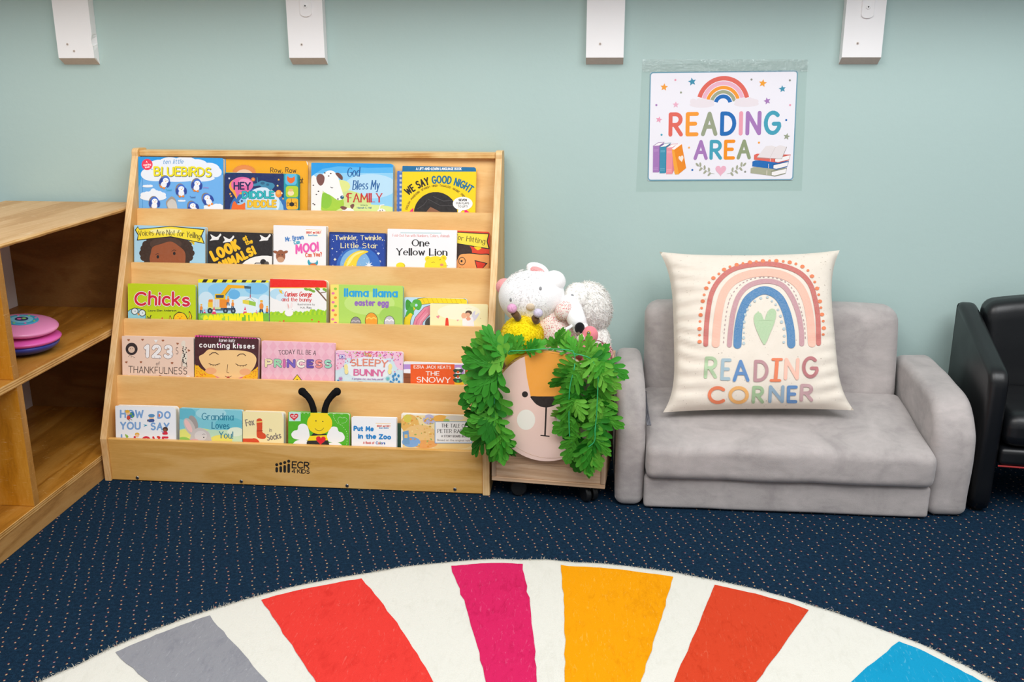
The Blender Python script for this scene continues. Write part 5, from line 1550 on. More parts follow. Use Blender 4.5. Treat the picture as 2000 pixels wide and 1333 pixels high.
def art_bunny(p):
    p.rect('#f4f3f1', 1600, 60, 2230, 700); p.ell('#b9dff2', 1690, 235, 75, 55); p.ell('#d5ebf6', 1740, 270, 60, 40)
    p.rect('#ef251b', 1600, 60, 2230, 168); p.rect('#f8e06a', 1600, 168, 2230, 176)
    p.blob('#f0c020', [(1708, 188), (1730, 200), (1745, 190), (1738, 215), (1750, 232), (1722, 222)])
    p.line('#7a5a40', 14, [(2085, 180), (2130, 225), (2185, 290), (2230, 340)]); p.line('#7a5a40', 9, [(2130, 225), (2190, 215)])
    for x, y in ((1990, 186), (2030, 192), (2060, 205), (2180, 190), (2205, 205), (2110, 182)): p.ell('#7cae3c', x, y, 24, 14, 20)
    p.text('Curious George', 1762, 2046, 262, 54, '#d8211c', 9, 264, slant=.22, nib=.4); p.text('and the bunny', 1736, 2046, 309, 40, '#d8332c', 6.5, 312, nib=.4, serif=.06)
    p.text('Illustrations by', 1902, 2080, 350, 18, '#9a9a98', 2.6); p.text('H.A. Rey', 1930, 2046, 384, 20, '#8a8a88', 3)
    p.k += 1
    rg = random.Random(3)
    for i in range(28): p.ell('#b2dc1e' if i % 2 else '#93cc30', 1610 + 23 * i, 455 - (20 if i > 18 else 0), 26, rg.uniform(24, 52), keep=True)
    p.rect('#a0d42a', 1600, 452, 2230, 700)
    p.ell('#f8f6f4', 1812, 430, 44, 34); p.ell('#f8f6f4', 1838, 398, 26, 24); p.ell('#f6e6e4', 1806, 358, 11, 34, -14); p.ell('#f6e6e4', 1840, 352, 10, 34, 8); p.ell('#e9a9a4', 1808, 360, 5, 24, -14); p.ell(K, 1846, 394, 3); p.line('#8a8a86', 3, [(1775, 440), (1790, 462), (1830, 466)])
    for x, y in ((1720, 520), (1760, 512), (2050, 500), (2120, 520)): p.ell('#e2402a', x, y, 9, 8)
make_book('white picture book with a red top band and a white rabbit on grass', 2, (527.5, 545), (638, 548), 0.019, 0, '#f4f3f1', art_bunny, Z3, 0.008, '#e2d7a6', GR[2])
def art_egg(p):
    p.rect('#b4dc62', 230, 120, 1000, 700); p.ell('#c4e47e', 640, 330, 260, 120); p.ell('#a4d25a', 880, 460, 140, 100)
    p.rect('#f8e272', 230, 120, 324, 700)
    for i, (x, y, c) in enumerate(((290, 182, '#8fca3e'), (266, 228, '#e878a6'), (290, 273, '#f0983a'), (266, 320, '#e878a6'), (290, 360, '#8fca3e'), (266, 403, '#e25a9a'), (290, 450, '#f0983a'), (262, 495, '#e878a6'), (290, 532, '#d8649a'))): p.ell(c, x, y, 17, 13, 0)
    p.text('llama llama', 376, 932, 262, 84, '#2aa5db', 21, 268, nib=.25, serif=.1); p.text('easter egg', 486, 838, 354, 64, '#9768be', 14, 358, jit=.03, serif=.06)
    for x, y, c, d, w in ((500, 540, '#8f8a8c', '#b9b2b4', 52), (660, 510, '#f0a02e', '#f7cf5a', 62), (845, 530, '#c9c6cc', '#efeef2', 52)):
        p.ell(K, x, y, w + 4, w * 1.3 + 4); p.ell(c, x, y, w, w * 1.3); p.line(d, 13, [(x - w * .8, y - 20), (x - w * .4, y - 34), (x, y - 20), (x + w * .4, y - 34), (x + w * .8, y - 20)])
make_book('light-green picture book with blue lettering and a dotted yellow left strip', 2, (645.5, 556), (787, 559), 0.016, 0, '#b4dc62', art_egg, Z4, 0.006, '#8fc2d8', GR[2])
def art_basket(p):
    p.rect('#bfe0f3', 990, 255, 1660, 700)
    p.line(K, 70, [(1020, 640), (1030, 500), (1075, 380), (1150, 315), (1300, 296), (1560, 300), (1640, 330)]); p.line('#f3d41e', 62, [(1020, 640), (1030, 500), (1075, 380), (1150, 315), (1300, 296), (1560, 300), (1640, 330)])
    for i in range(9): p.line('#d8ae14', 5, [(1180 + 48 * i, 275), (1205 + 48 * i, 325)])
    p.line(K, 96, [(1110, 640), (1150, 500), (1230, 410), (1330, 380)]); p.line('#e98aa0', 88, [(1110, 640), (1150, 500), (1230, 410), (1330, 380)]); p.line('#d86a86', 9, [(1095, 640), (1130, 505), (1215, 400)]); p.line('#f3aebc', 9, [(1130, 640), (1165, 515), (1240, 430)])
    p.ell('#5a5650', 1290, 540, 80, 75)
    p.blob('#3f9a30', [(1075, 330), (1030, 290), (1010, 330), (1020, 400), (1070, 370)]); p.blob('#55b040', [(1080, 320), (1110, 290), (1160, 300), (1178, 350), (1150, 400), (1105, 380)]); p.ell('#bfe0f3', 1120, 350, 16, 14); p.blob('#4aa838', [(1060, 360), (1090, 370), (1095, 450), (1060, 430), (1015, 470), (1020, 420)]); p.ell('#6cc050', 1085, 345, 26, 24)
make_book('picture book with a yellow basket handle and green bow, behind the cream angel book', 2, (790, 581), (912, 584), 0.012, 0.0165, '#bfe0f3', art_basket, Z4, 0.006, None, GR[2])
def art_angel(p):
    p.rect('#f9efba', 1250, 320, 1870, 700); p.ell('#fbf6d6', 1560, 420, 220, 80)
    p.heart('#eb8f92', 1345, 470, 34, 34, -12); p.heart('#e8a0a0', 1547, 505, 20, 20); p.ell('#c9b890', 1783, 486, 5)
    p.text('A', 1412, 1462, 640, 156, '#e6402a', 27)
    p.blob('#dcd9e6', [(1690, 480), (1700, 430), (1730, 405), (1725, 450), (1770, 430), (1740, 490), (1700, 520)])
    p.blob('#f4f2f6', [(1690, 470), (1712, 520), (1712, 640), (1620, 640), (1612, 520)]); p.ell('#f0a585', 1655, 490, 26, 18); p.ell('#5e4638', 1660, 428, 34, 24); p.ell('#e9ae8c', 1652, 450, 24, 24); p.ell('#f3b48e', 1610, 458, 26, 30); p.blob('#fbf4f2', [(1600, 490), (1640, 500), (1640, 580), (1600, 570)]); p.line('#efe6c0', 5, [(1630, 385), (1660, 378), (1690, 384)])
make_book('cream picture book with a small angel and a red letter, front right of middle tier', 2, (840, 593), (953, 595), 0.011, 0.0, '#f9efba', art_angel, Z4, 0.005, None, GR[2])
# ---- tier 4
def art_123(p):
    p.rect('#f1d2be', 80, 650, 850, 1300)
    p.ell('#33282a', 195, 800, 62, 64); p.ell('#e2c4ae', 194, 806, 34, 34); p.ell(K, 182, 798, 4); p.ell(K, 206, 798, 4); p.line('#7a6a60', 4, [(160, 880), (175, 865), (230, 890)]); p.line('#7a6a60', 4, [(190, 890), (192, 868)])
    p.text('123', 318, 618, 885, 128, '#f7f4f4', 33, 895, outline='#7d5546', ow=8, track=.45)
    for x, y in ((330, 800), (332, 840), (470, 780), (430, 880), (480, 885), (560, 780), (600, 860)): p.line('#a9a2a6', 4, [(x, y), (x + 6, y + 20)])
    p.text('s', 648, 676, 855, 108, '#5a4640', 5); p.text('of', 446, 484, 968, 36, '#4a3a36', 4); p.text('THANKFULNESS', 160, 766, 1046, 70, '#43332f', 6, 1062, track=.22)
    for x, y, q in ((165, 708, 0), (308, 704, 0), (518, 714, 0), (668, 745, 10), (784, 816, 20), (142, 936, -15), (292, 935, 0), (612, 945, 0), (488, 1080, 0), (258, 1082, 0)): p.heart('#a5623f', x, y, 27, 24, q)
    p.poly('#eadfce', [(730, 760), (748, 760), (760, 860), (762, 980), (722, 980), (718, 860)]); p.ell('#eadfce', 728, 745, 22, 32, 10); p.ell('#eadfce', 738, 890, 32, 56)
    rg = random.Random(8)
    for i in range(20): p.ell('#2f2726', 738 + rg.uniform(-20, 20), 780 + i * 9, 7, 7, n=8)
    p.line('#2f2726', 5, [(712, 980), (716, 935)]); p.line('#2f2726', 5, [(765, 985), (758, 935)]); p.poly('#f6f4f2', [(425, 706), (465, 706), (446, 738)])
    p.ell('#f7f4f4', 170, 1090, 26, 26); p.ell('#e8c7b0', 380, 1092, 22, 20); p.ell('#f7f4f4', 775, 1094, 24, 20)
make_book('pale peach counting book with hearts and a tiny giraffe', 3, (238, 656.5), (378, 660), 0.014, 0, '#f1d2be', art_123, Z3, 0.005, '#dfe3dc', GR[3])
def art_kiss(p):
    p.rect('#4b2127', 830, 640, 1520, 1300)
    for i in range(24): p.ell('#e83f9c', 850 + 28 * i, 665 + i * .9, 12, 12, n=10)
    p.rect('#d83a9a', 830, 960, 1520, 1300); p.blob('#f8ba1a', [(835, 985), (930, 960), (1100, 1110), (1300, 1110), (1450, 1000), (1520, 985), (1530, 1300), (830, 1300)])
    p.ell('#4b2127', 1190, 930, 322, 150); p.rect('#4b2127', 850, 700, 900, 970); p.rect('#4b2127', 1470, 700, 1520, 985)
    p.blob('#f7cb8c', [(888, 885), (935, 850), (990, 805), (1080, 815), (1190, 812), (1300, 815), (1400, 830), (1460, 865), (1478, 920), (1440, 1010), (1340, 1085), (1190, 1112), (1040, 1070), (930, 980)])
    rg = random.Random(6)
    for i in range(150):
        x, y = rg.uniform(845, 1505), rg.uniform(975, 1115)
        if ((x - 1188) / 300) ** 2 + ((y - 925) / 195) ** 2 > 1.04: p.ell('#d8481e', x, y, 4.2, n=7)
    p.ell('#f4b07c', 1010, 1025, 58, 34); p.ell('#f4b07c', 1362, 1035, 58, 34)
    p.text('karen katz', 1092, 1258, 726, 34, '#f3eaea', 4.5, 730, slant=.15); p.text('counting kisses', 890, 1460, 783, 52, '#f6f1ef', 10.5, 797, track=.35)
    for x, y in ((1104, 752), (1296, 756)): p.heart('#ee4fa6', x, y, 22, 18)
    p.line('#3c1d1c', 7, [(996, 862), (1025, 840), (1060, 838), (1088, 856)]); p.line('#3c1d1c', 7, [(1282, 872), (1310, 852), (1345, 850), (1368, 868)])
    p.line('#3c1d1c', 5, [(990, 948), (1020, 962), (1060, 964), (1104, 950)]); p.line('#3c1d1c', 5, [(1266, 952), (1300, 970), (1340, 972), (1380, 960)])
    for x, y in ((1010, 958), (1035, 964), (1060, 965), (1085, 958), (1285, 962), (1315, 972), (1345, 973), (1370, 964)): p.line('#3c1d1c', 3, [(x, y), (x - 2, y + 10)])
    p.line('#5a3420', 4, [(1184, 960), (1176, 1040), (1196, 1044)]); p.heart('#cf1f26', 1188, 1098, 40, -34); p.line('#5a3420', 4, [(1158, 1078), (1188, 1092), (1222, 1078)])
make_book('dark maroon picture book with a sleeping round face and yellow dotted collar', 3, (381, 655), (505, 661), 0.019, 0, '#4b2127', art_kiss, Z3, 0.006, '#e9cfd3', GR[3])
def art_princess(p):
    p.rect('#f3bfcd', 1510, 700, 2310, 1300); p.k += 1
    for i in range(9):
        for j in range(5): p.poly('#efb2c4', [(1560 + 90 * i, 720 + 110 * j), (1600 + 90 * i, 775 + 110 * j), (1560 + 90 * i, 830 + 110 * j), (1520 + 90 * i, 775 + 110 * j)], True)
    p.text("TODAY I'LL BE A", 1708, 2090, 862, 46, '#4a3a42', 5, 866, arch=7, jit=.03)
    p.text('PRINCESS', 1566, 2252, 985, 78, None, 22, 994, cols=['#f3e3b0', '#9fd8b0', '#d86aa8', '#7a62c0', '#f6efe0', '#6c4fae', '#f0908e', '#9fd8c0'], outline='#5f4668', ow=7, track=.34, seed=2)
    for x, y in ((1575, 900), (1640, 960), (1700, 930), (1790, 930), (1930, 945), (2050, 930), (2130, 960), (2210, 950)): p.ell('#fbf2e8', x, y, 5); p.ell('#c83a7a', x + 14, y + 16, 4)
    p.poly(K, [(1898, 1060), (1958, 1135), (1898, 1210), (1838, 1135)]); p.poly('#f3cf22', [(1898, 1068), (1950, 1135), (1898, 1200), (1846, 1135)]); p.ell(K, 1897, 1118, 8)
make_book('pink picture book with patterned multicoloured letters', 3, (511, 666), (654, 671), 0.012, 0, '#f3bfcd', art_princess, Z3, 0.003, '#eac8cf', GR[3])
def art_sleepy(p):
    p.rect('#cfe3ea', 280, 800, 1000, 1300); p.ell('#f0c3da', 640, 800, 420, 110); p.ell('#f0c3da', 300, 900, 90, 120); p.ell('#f0c3da', 980, 900, 90, 120); p.ell('#e7edf2', 640, 1000, 240, 120)
    rg = random.Random(12)
    for i in range(150):
        x = rg.uniform(300, 980); y = 825 + abs(rg.gauss(0, 1)) * (30 + 90 * abs((x - 640) / 340) ** 2)
        p.ell(rg.choice(['#e0509a', '#d8437f', '#b060b8', '#a8cf5a', '#ee8fc0', '#e8749a']), x, y, rg.uniform(5, 10), rg.uniform(4, 7), rg.uniform(0, 180), n=7)
    p.rect('#f4f2f8', 330, 858, 390, 900); p.line('#7a5fb8', 5, [(333, 861), (387, 861), (387, 897), (333, 897), (333, 861)]); p.text('DK', 345, 376, 890, 22, '#5f48a8', 6)
    p.text('The', 596, 662, 879, 36, '#e8974a', 7, 882)
    p.text('SLEEPY', 446, 826, 978, 72, '#e58a72', 15, 990, nib=.3, serif=.09, arch=6); p.text('BUNNY', 476, 800, 1072, 66, '#dd6a9c', 15, 1080, nib=.3, serif=.09)
    p.text('A springtime story about being yourself', 460, 784, 1113, 17, '#a07ab8', 2.6, 1119)
    p.ell('#c98a4a', 545, 1160, 70, 26); p.ell('#b87a3c', 545, 1170, 50, 24)
    for x, y in ((905, 1060), (940, 1075), (885, 1080), (920, 1110), (860, 1140), (890, 1115), (945, 1140), (880, 1150), (320, 1130)): p.ell('#2f86c4', x, y, 12, 16, n=10)
    for x, y, c in ((830, 1105, '#58bcc4'), (345, 1105, '#c070b8')):
        for a in range(0, 180, 36): p.line(c, 4, [(x - 22 * math.cos(math.radians(a)), y - 22 * math.sin(math.radians(a))), (x + 22 * math.cos(math.radians(a)), y + 22 * math.sin(math.radians(a)))])
    for x, y in ((405, 1030), (850, 1030), (400, 985), (855, 980)): p.ell('#f3e39a', x, y, 20, 30, n=12)
make_book('pale blue and pink picture book covered in confetti blossoms', 3, (655, 685), (787, 688), 0.013, 0, '#ead6e4', art_sleepy, Z4, 0.006, None, GR[3])
def art_snow(p):
    p.rect('#ece8ea', 975, 900, 1640, 1300); p.rect('#b88fd2', 990, 958, 1070, 1030); p.rect('#b88fd2', 1510, 962, 1612, 1100); p.rect('#f7c91c', 1510, 1090, 1612, 1300)
    p.rect('#8a4a24', 990, 1040, 1092, 1300); p.blob('#f2f0f2', [(985, 1015), (1050, 1008), (1100, 1030), (1095, 1050), (985, 1045)]); p.rect('#6a3418', 990, 1092, 1092, 1096)
    p.rect('#ee5a14', 1062, 958, 1514, 1300)
    p.text('EZRA JACK KEATS', 1094, 1478, 1000, 32, '#f6ede6', 6, 1006, nib=.3); p.text('THE', 1216, 1362, 1073, 42, '#f6ede6', 9, nib=.3, serif=.1); p.text('SNOWY', 1120, 1474, 1144, 58, '#f6ede6', 11, 1150, nib=.35, serif=.1)
    for i in range(3): p.blob('#2f4a34', [(1500, 1020 + 48 * i), (1525, 1005 + 48 * i), (1580, 1005 + 48 * i), (1606, 1020 + 48 * i), (1580, 1048 + 48 * i), (1525, 1048 + 48 * i)]); p.ell('#f2f0f2', 1552, 1000 + 48 * i, 30, 9)
    for i, c in enumerate(('#e8622a', '#d8562a', '#3aa05a')): p.ell(c, 1550, 1038 + 47 * i, 14)
make_book('orange picture book with white lettering and a green traffic light', 3, (788, 707), (908, 711), 0.012, 0, '#ece8ea', art_snow, Z4, 0.005, None, GR[3])
# ---- tier 5
def art_how(p):
    p.rect('#f2f5fa', 110, 250, 740, 800)
    p.text('HOW', 170, 402, 382, 76, '#7da8db', 16, 384, track=.3); p.text('DO', 535, 668, 390, 70, '#7da8db', 16, 391, track=.35); p.text('YOU', 172, 374, 496, 72, '#7da8db', 16, 498, track=.28); p.text('SAY', 468, 655, 502, 72, '#7da8db', 16, 505, track=.3)
    p.line('#7da8db', 16, [(187, 550), (187, 700)]); p.text('LOVE', 305, 645, 650, 86, '#d5243e', 20, 655, track=.35)
    p.ell('#2f74b4', 285, 355, 30); p.ell('#6fae4a', 278, 345, 14, 10); p.ell('#6fae4a', 296, 368, 10, 12); p.ell('#f3c79e', 250, 335, 22); p.ell('#e8b23a', 245, 320, 24, 15); p.ell('#cf4a3a', 255, 382, 18, 22); p.line('#7a5a4a', 5, [(255, 395), (265, 415)]); p.line('#7a5a4a', 5, [(270, 392), (290, 405)])
    p.ell('#f3c79e', 480, 382, 24); p.ell('#5a94c4', 480, 362, 32, 17); p.blob('#3a5a9a', [(450, 400), (500, 395), (505, 420), (455, 425)]); p.line('#5a3a2a', 8, [(446, 400), (440, 415)])
    p.ell('#4a2f26', 615, 495, 26, 24); p.ell('#8a5a40', 612, 505, 17); p.blob('#d5243e', [(592, 518), (630, 518), (636, 545), (590, 545)]); p.line('#3f8fc0', 6, [(580, 515), (600, 528)])
    p.blob('#3f9fc0', [(402, 448), (440, 455), (404, 470), (415, 458)]); p.blob('#8fbf4a', [(222, 542), (240, 550), (255, 565), (240, 580), (228, 565)]); p.ell('#e8b23a', 340, 545, 22, 18); p.ell('#f3c79e', 340, 558, 18, 16); p.ell('#d83a2a', 545, 570, 14, 10); p.ell('#e8703a', 556, 360, 8, 16)
make_book('white picture book with pale blue block lettering and tiny children, bottom left', 4, (225, 793), (343, 796), 0.020, 0, '#f2f5fa', art_how, Z5, 0.008, None, GR[4])
def art_gran(p):
    p.rect('#7fcad9', 740, 280, 1380, 800); p.ell('#a6dae4', 1060, 340, 150, 60); p.ell('#65bbcf', 800, 340, 110, 60); p.ell('#66bfd0', 1240, 440, 140, 60)
    p.k += 1
    for x, y, a, b, c in ((900, 620, 300, 140, '#d6e69a'), (1200, 610, 240, 110, '#cfe6c0'), (800, 560, 80, 60, '#e8e87a'), (1080, 560, 120, 60, '#bfe0c0'), (1300, 520, 80, 45, '#e6f0d8'), (1160, 600, 110, 50, '#f0e46a'), (790, 610, 70, 40, '#9ccf5a')): p.ell(c, x, y, a, b)
    p.ell('#a59d9a', 888, 432, 40, 76, -22); p.ell('#c9c1bd', 852, 470, 46, 92, -28); p.ell('#f0c4c0', 840, 462, 24, 70, -28)
    p.blob('#cbc4c1', [(860, 570), (890, 505), (950, 480), (1020, 510), (1055, 560), (1065, 700), (850, 700)]); p.ell('#dcd6d4', 960, 560, 60, 50)
    p.ell(K, 990, 575, 6); p.line('#8a8280', 4, [(975, 548), (990, 540), (1005, 545)]); p.ell('#eeb4b0', 900, 604, 40, 14)
    p.text('Grandma', 968, 1282, 402, 68, '#197a98', 9, 408, nib=.35, serif=.05, jit=.02); p.text('Loves', 1066, 1243, 488, 66, '#197a98', 9, 492, nib=.35, serif=.05); p.text('You!', 1136, 1278, 582, 68, '#197a98', 9, 586, nib=.35, serif=.05)
make_book('turquoise picture book with a grey rabbit whose ears stand up', 4, (350.5, 797.5), (473, 802), 0.012, 0, '#7fcad9', art_gran, Z5, 0.004, None, GR[4])
def art_fox(p):
    p.rect('#f8e9b0', 1355, 300, 1790, 800)
    p.text('Fox', 1402, 1488, 465, 66, '#857a70', 10, 450, jit=.04); p.text('in', 1630, 1654, 520, 40, '#857a70', 5); p.text('Socks', 1606, 1752, 606, 62, '#857a70', 10, 584, jit=.04)
    p.blob('#dd4c20', [(1508, 400), (1556, 396), (1562, 470), (1562, 520), (1592, 545), (1594, 580), (1560, 590), (1515, 575), (1506, 540), (1508, 480)]); p.line('#f3d36a', 12, [(1509, 425), (1558, 421)]); p.line('#b5330f', 10, [(1511, 512), (1560, 508)])
    p.rect('#dd4c20', 1355, 585, 1480, 800); p.ell('#dd4c20', 1480, 650, 60, 68); p.poly('#f4f0ea', [(1730, 300), (1800, 300), (1800, 420), (1770, 400), (1755, 350)])
make_book('small pale yellow picture book between the turquoise rabbit book and green bee book', 4, (474, 804), (554, 806.5), 0.020, 0, '#f8e9b0', art_fox, Z5, 0.007, None, GR[4])
def art_bee(p):
    p.rect('#50b41d', 0, 300, 640, 900); p.rect('#c0e6de', 22, 320, 136, 416); p.heart('#d81f30', 72, 372, 84, 74); p.text('made with', 42, 102, 370, 14, '#f6e6e6', 3); p.text('love', 58, 86, 386, 12, '#f6e6e6', 3)
    path = [(455, 330), (460, 380), (490, 430), (540, 460), (585, 520), (590, 600), (580, 680)]
    p.k += 1
    def dashes(pts, w=4):
        sp = spline(pts, 10)
        for i in range(0, len(sp) - 2, 3): p.line('#cfeeb8', w, sp[i:i + 2], True)
    dashes(path); dashes([(510, 430), (500, 395), (520, 375), (545, 385), (565, 378), (590, 400), (570, 430), (530, 436)]); dashes([(140, 338), (240, 340)]); dashes([(400, 342), (600, 348)])
    p.blob('#f5f5f4', [(220, 590), (150, 600), (70, 585), (45, 545), (70, 510), (105, 500), (115, 460), (150, 440), (195, 455), (218, 510)]); p.blob('#f5f5f4', [(392, 600), (410, 510), (440, 472), (490, 475), (508, 515), (545, 530), (568, 575), (545, 612), (470, 625)])
    p.blob('#f5f5f4', [(220, 615), (130, 598), (70, 625), (50, 700), (220, 700)]); p.blob('#f5f5f4', [(395, 640), (470, 622), (530, 640), (550, 700), (395, 700)])
    p.poly(K, [(235, 560), (262, 532), (385, 540), (415, 640), (418, 720), (190, 720), (196, 620)]); p.poly('#f8d90e', [(225, 560), (390, 552), (405, 602), (202, 606)]); p.poly('#f8d90e', [(190, 680), (420, 680), (420, 720), (190, 720)])
    p.ell('#f8d90e', 322, 435, 123, 108); p.rect('#f8d90e', 232, 335, 402, 380); p.ell(K, 286, 413, 6); p.ell(K, 353, 418, 6); p.line(K, 4, [(277, 485), (290, 502), (318, 510), (345, 502), (362, 482)])
    p.heart('#dc1226', 333, 600, 96, 88, 4)
e, at_, W_b = make_book('green picture book with a yellow felt bee whose black antennae stick up', 4, (563, 805), (682, 809), 0.016, 0, '#50b41d', art_bee, Z6, 0.006, None, GR[4])
Ob = at_(0, 0, 0.008)
for s_, pts in ((-1, [(614, 812), (612, 798), (608, 786), (602, 776), (594, 768.5), (590.5, 765.5)]), (1, [(633, 812), (635, 798), (639, 786), (646, 776), (653, 768.5), (658, 765.5)])):
    P = [on_plane(x, y, Ob, BN) for x, y in pts]
    bm = bmesh.new(); tube(bm, P, [0.0078, 0.0078, 0.0076, 0.0078, 0.0088, 0.0095], 16, caps=False)
    ellipsoid(bm, P[-1], (0.0102, 0.0088, 0.0102), 16, 12)
    obj('antenna', bm, CLOTHBLACK, e, True, 'stuffed black felt antenna')
def art_zoo(p):
    p.rect('#f3f3f5', 620, 360, 1090, 900); p.rect('#faf6ee', 868, 434, 1020, 492); p.line('#f0b04a', 4, [(870, 436), (1015, 440)]); p.text('BRIGHT and EARLY', 880, 1012, 472, 18, '#d2605a', 3.6); p.text('Board Books', 902, 995, 488, 13, '#3f8fc8', 3)
    p.text('Put Me', 652, 850, 508, 46, '#1e84ca', 13, 514, serif=.1, jit=.03); p.text('in the Zoo', 696, 1020, 584, 46, '#1e84ca', 13, 592, serif=.1, jit=.03)
    p.text('A Book of', 746, 856, 636, 22, '#d4504a', 4.2, 638, serif=.06); p.text('Colors', 870, 963, 640, 26, None, 5.4, 642, cols=['#3a6fc0', '#d8443c', '#3f9a4a', '#7a5fb8', '#2f86c4', '#2f5fa8'])
make_book('small white picture book with blue lettering beside the bee book', 4, (686.5, 815), (774, 817), 0.013, 0, '#f3f3f5', art_zoo, Z6, 0.002, None, GR[4])
make_book('dark green book almost hidden between the small white book and the pale brown book', 4, (752, 827), (806, 829), 0.010, 0.018, '#2f5a44', None, Z6, 0.002, None, GR[4])
def art_tale(p):
    p.rect('#f4f0e6', 1110, 330, 1860, 900); p.rect('#f0d9a0', 1132, 358, 1860, 900)
    for x, y, a, b, c in ((1200, 440, 90, 90, '#e9b45c'), (1300, 560, 170, 110, '#eec27c'), (1390, 400, 60, 50, '#b9b4d0'), (1500, 390, 70, 35, '#efb04a'), (1180, 390, 40, 40, '#d8c850'), (1600, 650, 200, 40, '#e9c884'), (1640, 385, 90, 25, '#ddd3c4'), (1350, 640, 120, 40, '#e8a45a'), (1215, 620, 90, 50, '#7fa8d8'), (1560, 410, 30, 18, '#a9bf5a')): p.ell(c, x, y, a, b)
    rg = random.Random(9)
    for i in range(70): p.ell(rg.choice(['#e0963a', '#c9a24a', '#f4d890', '#9fae5a', '#e8c05a']), rg.uniform(1140, 1440), rg.uniform(370, 670), rg.uniform(4, 14), rg.uniform(4, 10), n=8)
    p.poly('#6f9cc4', [(1132, 520), (1190, 505), (1200, 640), (1140, 640)]); p.rect('#e3ba72', 1150, 545, 1180, 580)
    p.rect('#5f9ed0', 1446, 418, 1812, 632); p.rect('#f4f1ec', 1452, 424, 1806, 626)
    p.text('THE TALE OF', 1508, 1760, 476, 36, '#3a3230', 5.5, 480, nib=.45, serif=.08); p.text('PETER RABBIT', 1472, 1795, 530, 38, '#3a3230', 5.5, 534, nib=.45, serif=.08); p.text('A STORY BOARD BOOK', 1510, 1775, 571, 20, '#4a4240', 3, 573); p.text('Based on the original tale', 1470, 1790, 608, 18, '#9a928c', 2.2, 612)
make_book('pale brown watercolour picture book with a white title box, bottom right', 4, (784, 808), (926, 813), 0.013, 0, '#f4f0e6', art_tale, Z6, 0.003, None, GR[4])
# red round-topped book at the right end of the fourth tier
def red_disc_book():
    Y, z = LIPS[3]
    O = Vector((0, Y + 0.012 + 0.001, z))
    c = on_plane(931, 722, O, BN); r = 0.0255
    e = root('picture_book', 'red round-topped book half hidden by the green leaves, right end of fourth tier', 'book', c - BU * 0.06, GR[3])
    def outline(rr): return [c + Vector((rr * math.cos(math.radians(a)), 0, 0)) + BU * rr * math.sin(math.radians(a)) for a in range(0, 181, 12)] + [c + Vector((-rr, 0, 0)) - BU * 0.058, c + Vector((rr, 0, 0)) - BU * 0.058]
    bm = bmesh.new(); extrude_poly(bm, outline(r), -BN * 0.0016, bev=0.0004)
    extrude_poly(bm, [p - BN * 0.0104 for p in outline(r)], -BN * 0.0016, bev=0.0004)
    obj('cover', bm, ink('#e8483c'), e)
    bm = bmesh.new(); extrude_poly(bm, [p - BN * 0.0017 for p in outline(r - 0.001)], -BN * 0.0086); obj('page_block', bm, PAGES, e)
red_disc_book()
# ================================================================== ROLLING TOY CRATE
CA = math.radians(-5.5)
CO = Vector((-0.240, 2.1035, 0.0))                 # front left corner on the floor
CXd = Vector((math.cos(CA), math.sin(CA), 0)); CYd = Vector((-math.sin(CA), math.cos(CA), 0))
CMat = Matrix(((CXd.x, CYd.x, 0, CO.x), (CXd.y, CYd.y, 0, CO.y), (0, 0, 1, 0), (0, 0, 0, 1)))
CW, CD, CZ0, CZ1 = 0.272, 0.215, 0.046, 0.325
crate = root('rolling_crate', 'pale wooden toy crate on black castors between bookcase and grey sofa', 'crate', CO + CXd * CW / 2 + CYd * CD / 2)
def cbox(x0, x1, y0, y1, z0, z1, bev=0.0015):
    bm = bmesh.new(); box(bm, x0, x1, y0, y1, z0, z1, bev, xf=CMat); return bm
CRV = wood('grey_brown_pine_upright', '#a08468', '#b79a80', '#cbb094', (26, 7, 1.3), 5.0, 0.6, 0.3, 0.25)
bm = bmesh.new()
for k in range(7): box(bm, 0.0105, CW - 0.0105, 0.0025, 0.0105, CZ0 + 0.011 + k * 0.0373, CZ0 + 0.011 + (k + 1) * 0.0373 - 0.0004, 0.0006, xf=CMat)
obj('front_panel', bm, CRATE, crate)
for x0 in (0, CW - 0.0102):
    obj('corner_stile', cbox(x0, x0 + 0.0102, 0, 0.0125, CZ0 + 0.0108, CZ1), CRV, crate)
    obj('side_panel', cbox(x0 + 0.0005, x0 + 0.0097, 0.0127, CD - 0.0107, CZ0 + 0.0108, CZ1), CRATE, crate)
obj('bottom_rail', cbox(0, CW, 0, 0.0125, CZ0, CZ0 + 0.0106), CRATE, crate)
obj('top_rail', cbox(0.0105, CW - 0.0105, 0, 0.0125, CZ0 + 0.0108 + 0.2615, CZ1), CRATE, crate)
obj('back_panel', cbox(0.0005, CW - 0.0005, CD - 0.0105, CD, CZ0 + 0.0108, CZ1), CRATE, crate)
obj('bottom_board', cbox(0.001, CW - 0.001, 0.0127, CD, CZ0, CZ0 + 0.0106), CRATE, crate)
def cpt(x, y, z): return CMat @ Vector((x, y, z))
for x, y, ang in ((0.060, 0.036, 8), (0.232, 0.030, -52), (0.06, 0.18, 20), (0.232, 0.18, 30)):
    a = math.radians(ang) + CA
    ax = Vector((math.sin(a), -math.cos(a), 0))
    c = cpt(x, y, 0.0205)
    bm = bmesh.new()
    for s in (-1, 1): disc(bm, c + ax * 0.0095 * s, ax, 0.0198, 0.0135, 28, 0, 0.003)
    cs_ = obj('caster', bm, BLACKP, crate)
    bm = bmesh.new(); disc(bm, c + Vector((0, 0, 0.0148)), ax, 0.006, 0.004, 12); disc(bm, c + Vector((0, 0, 0.0222)), (0, 0, 1), 0.006, 0.0055, 14)
    obj('stem', bm, STEEL, cs_)
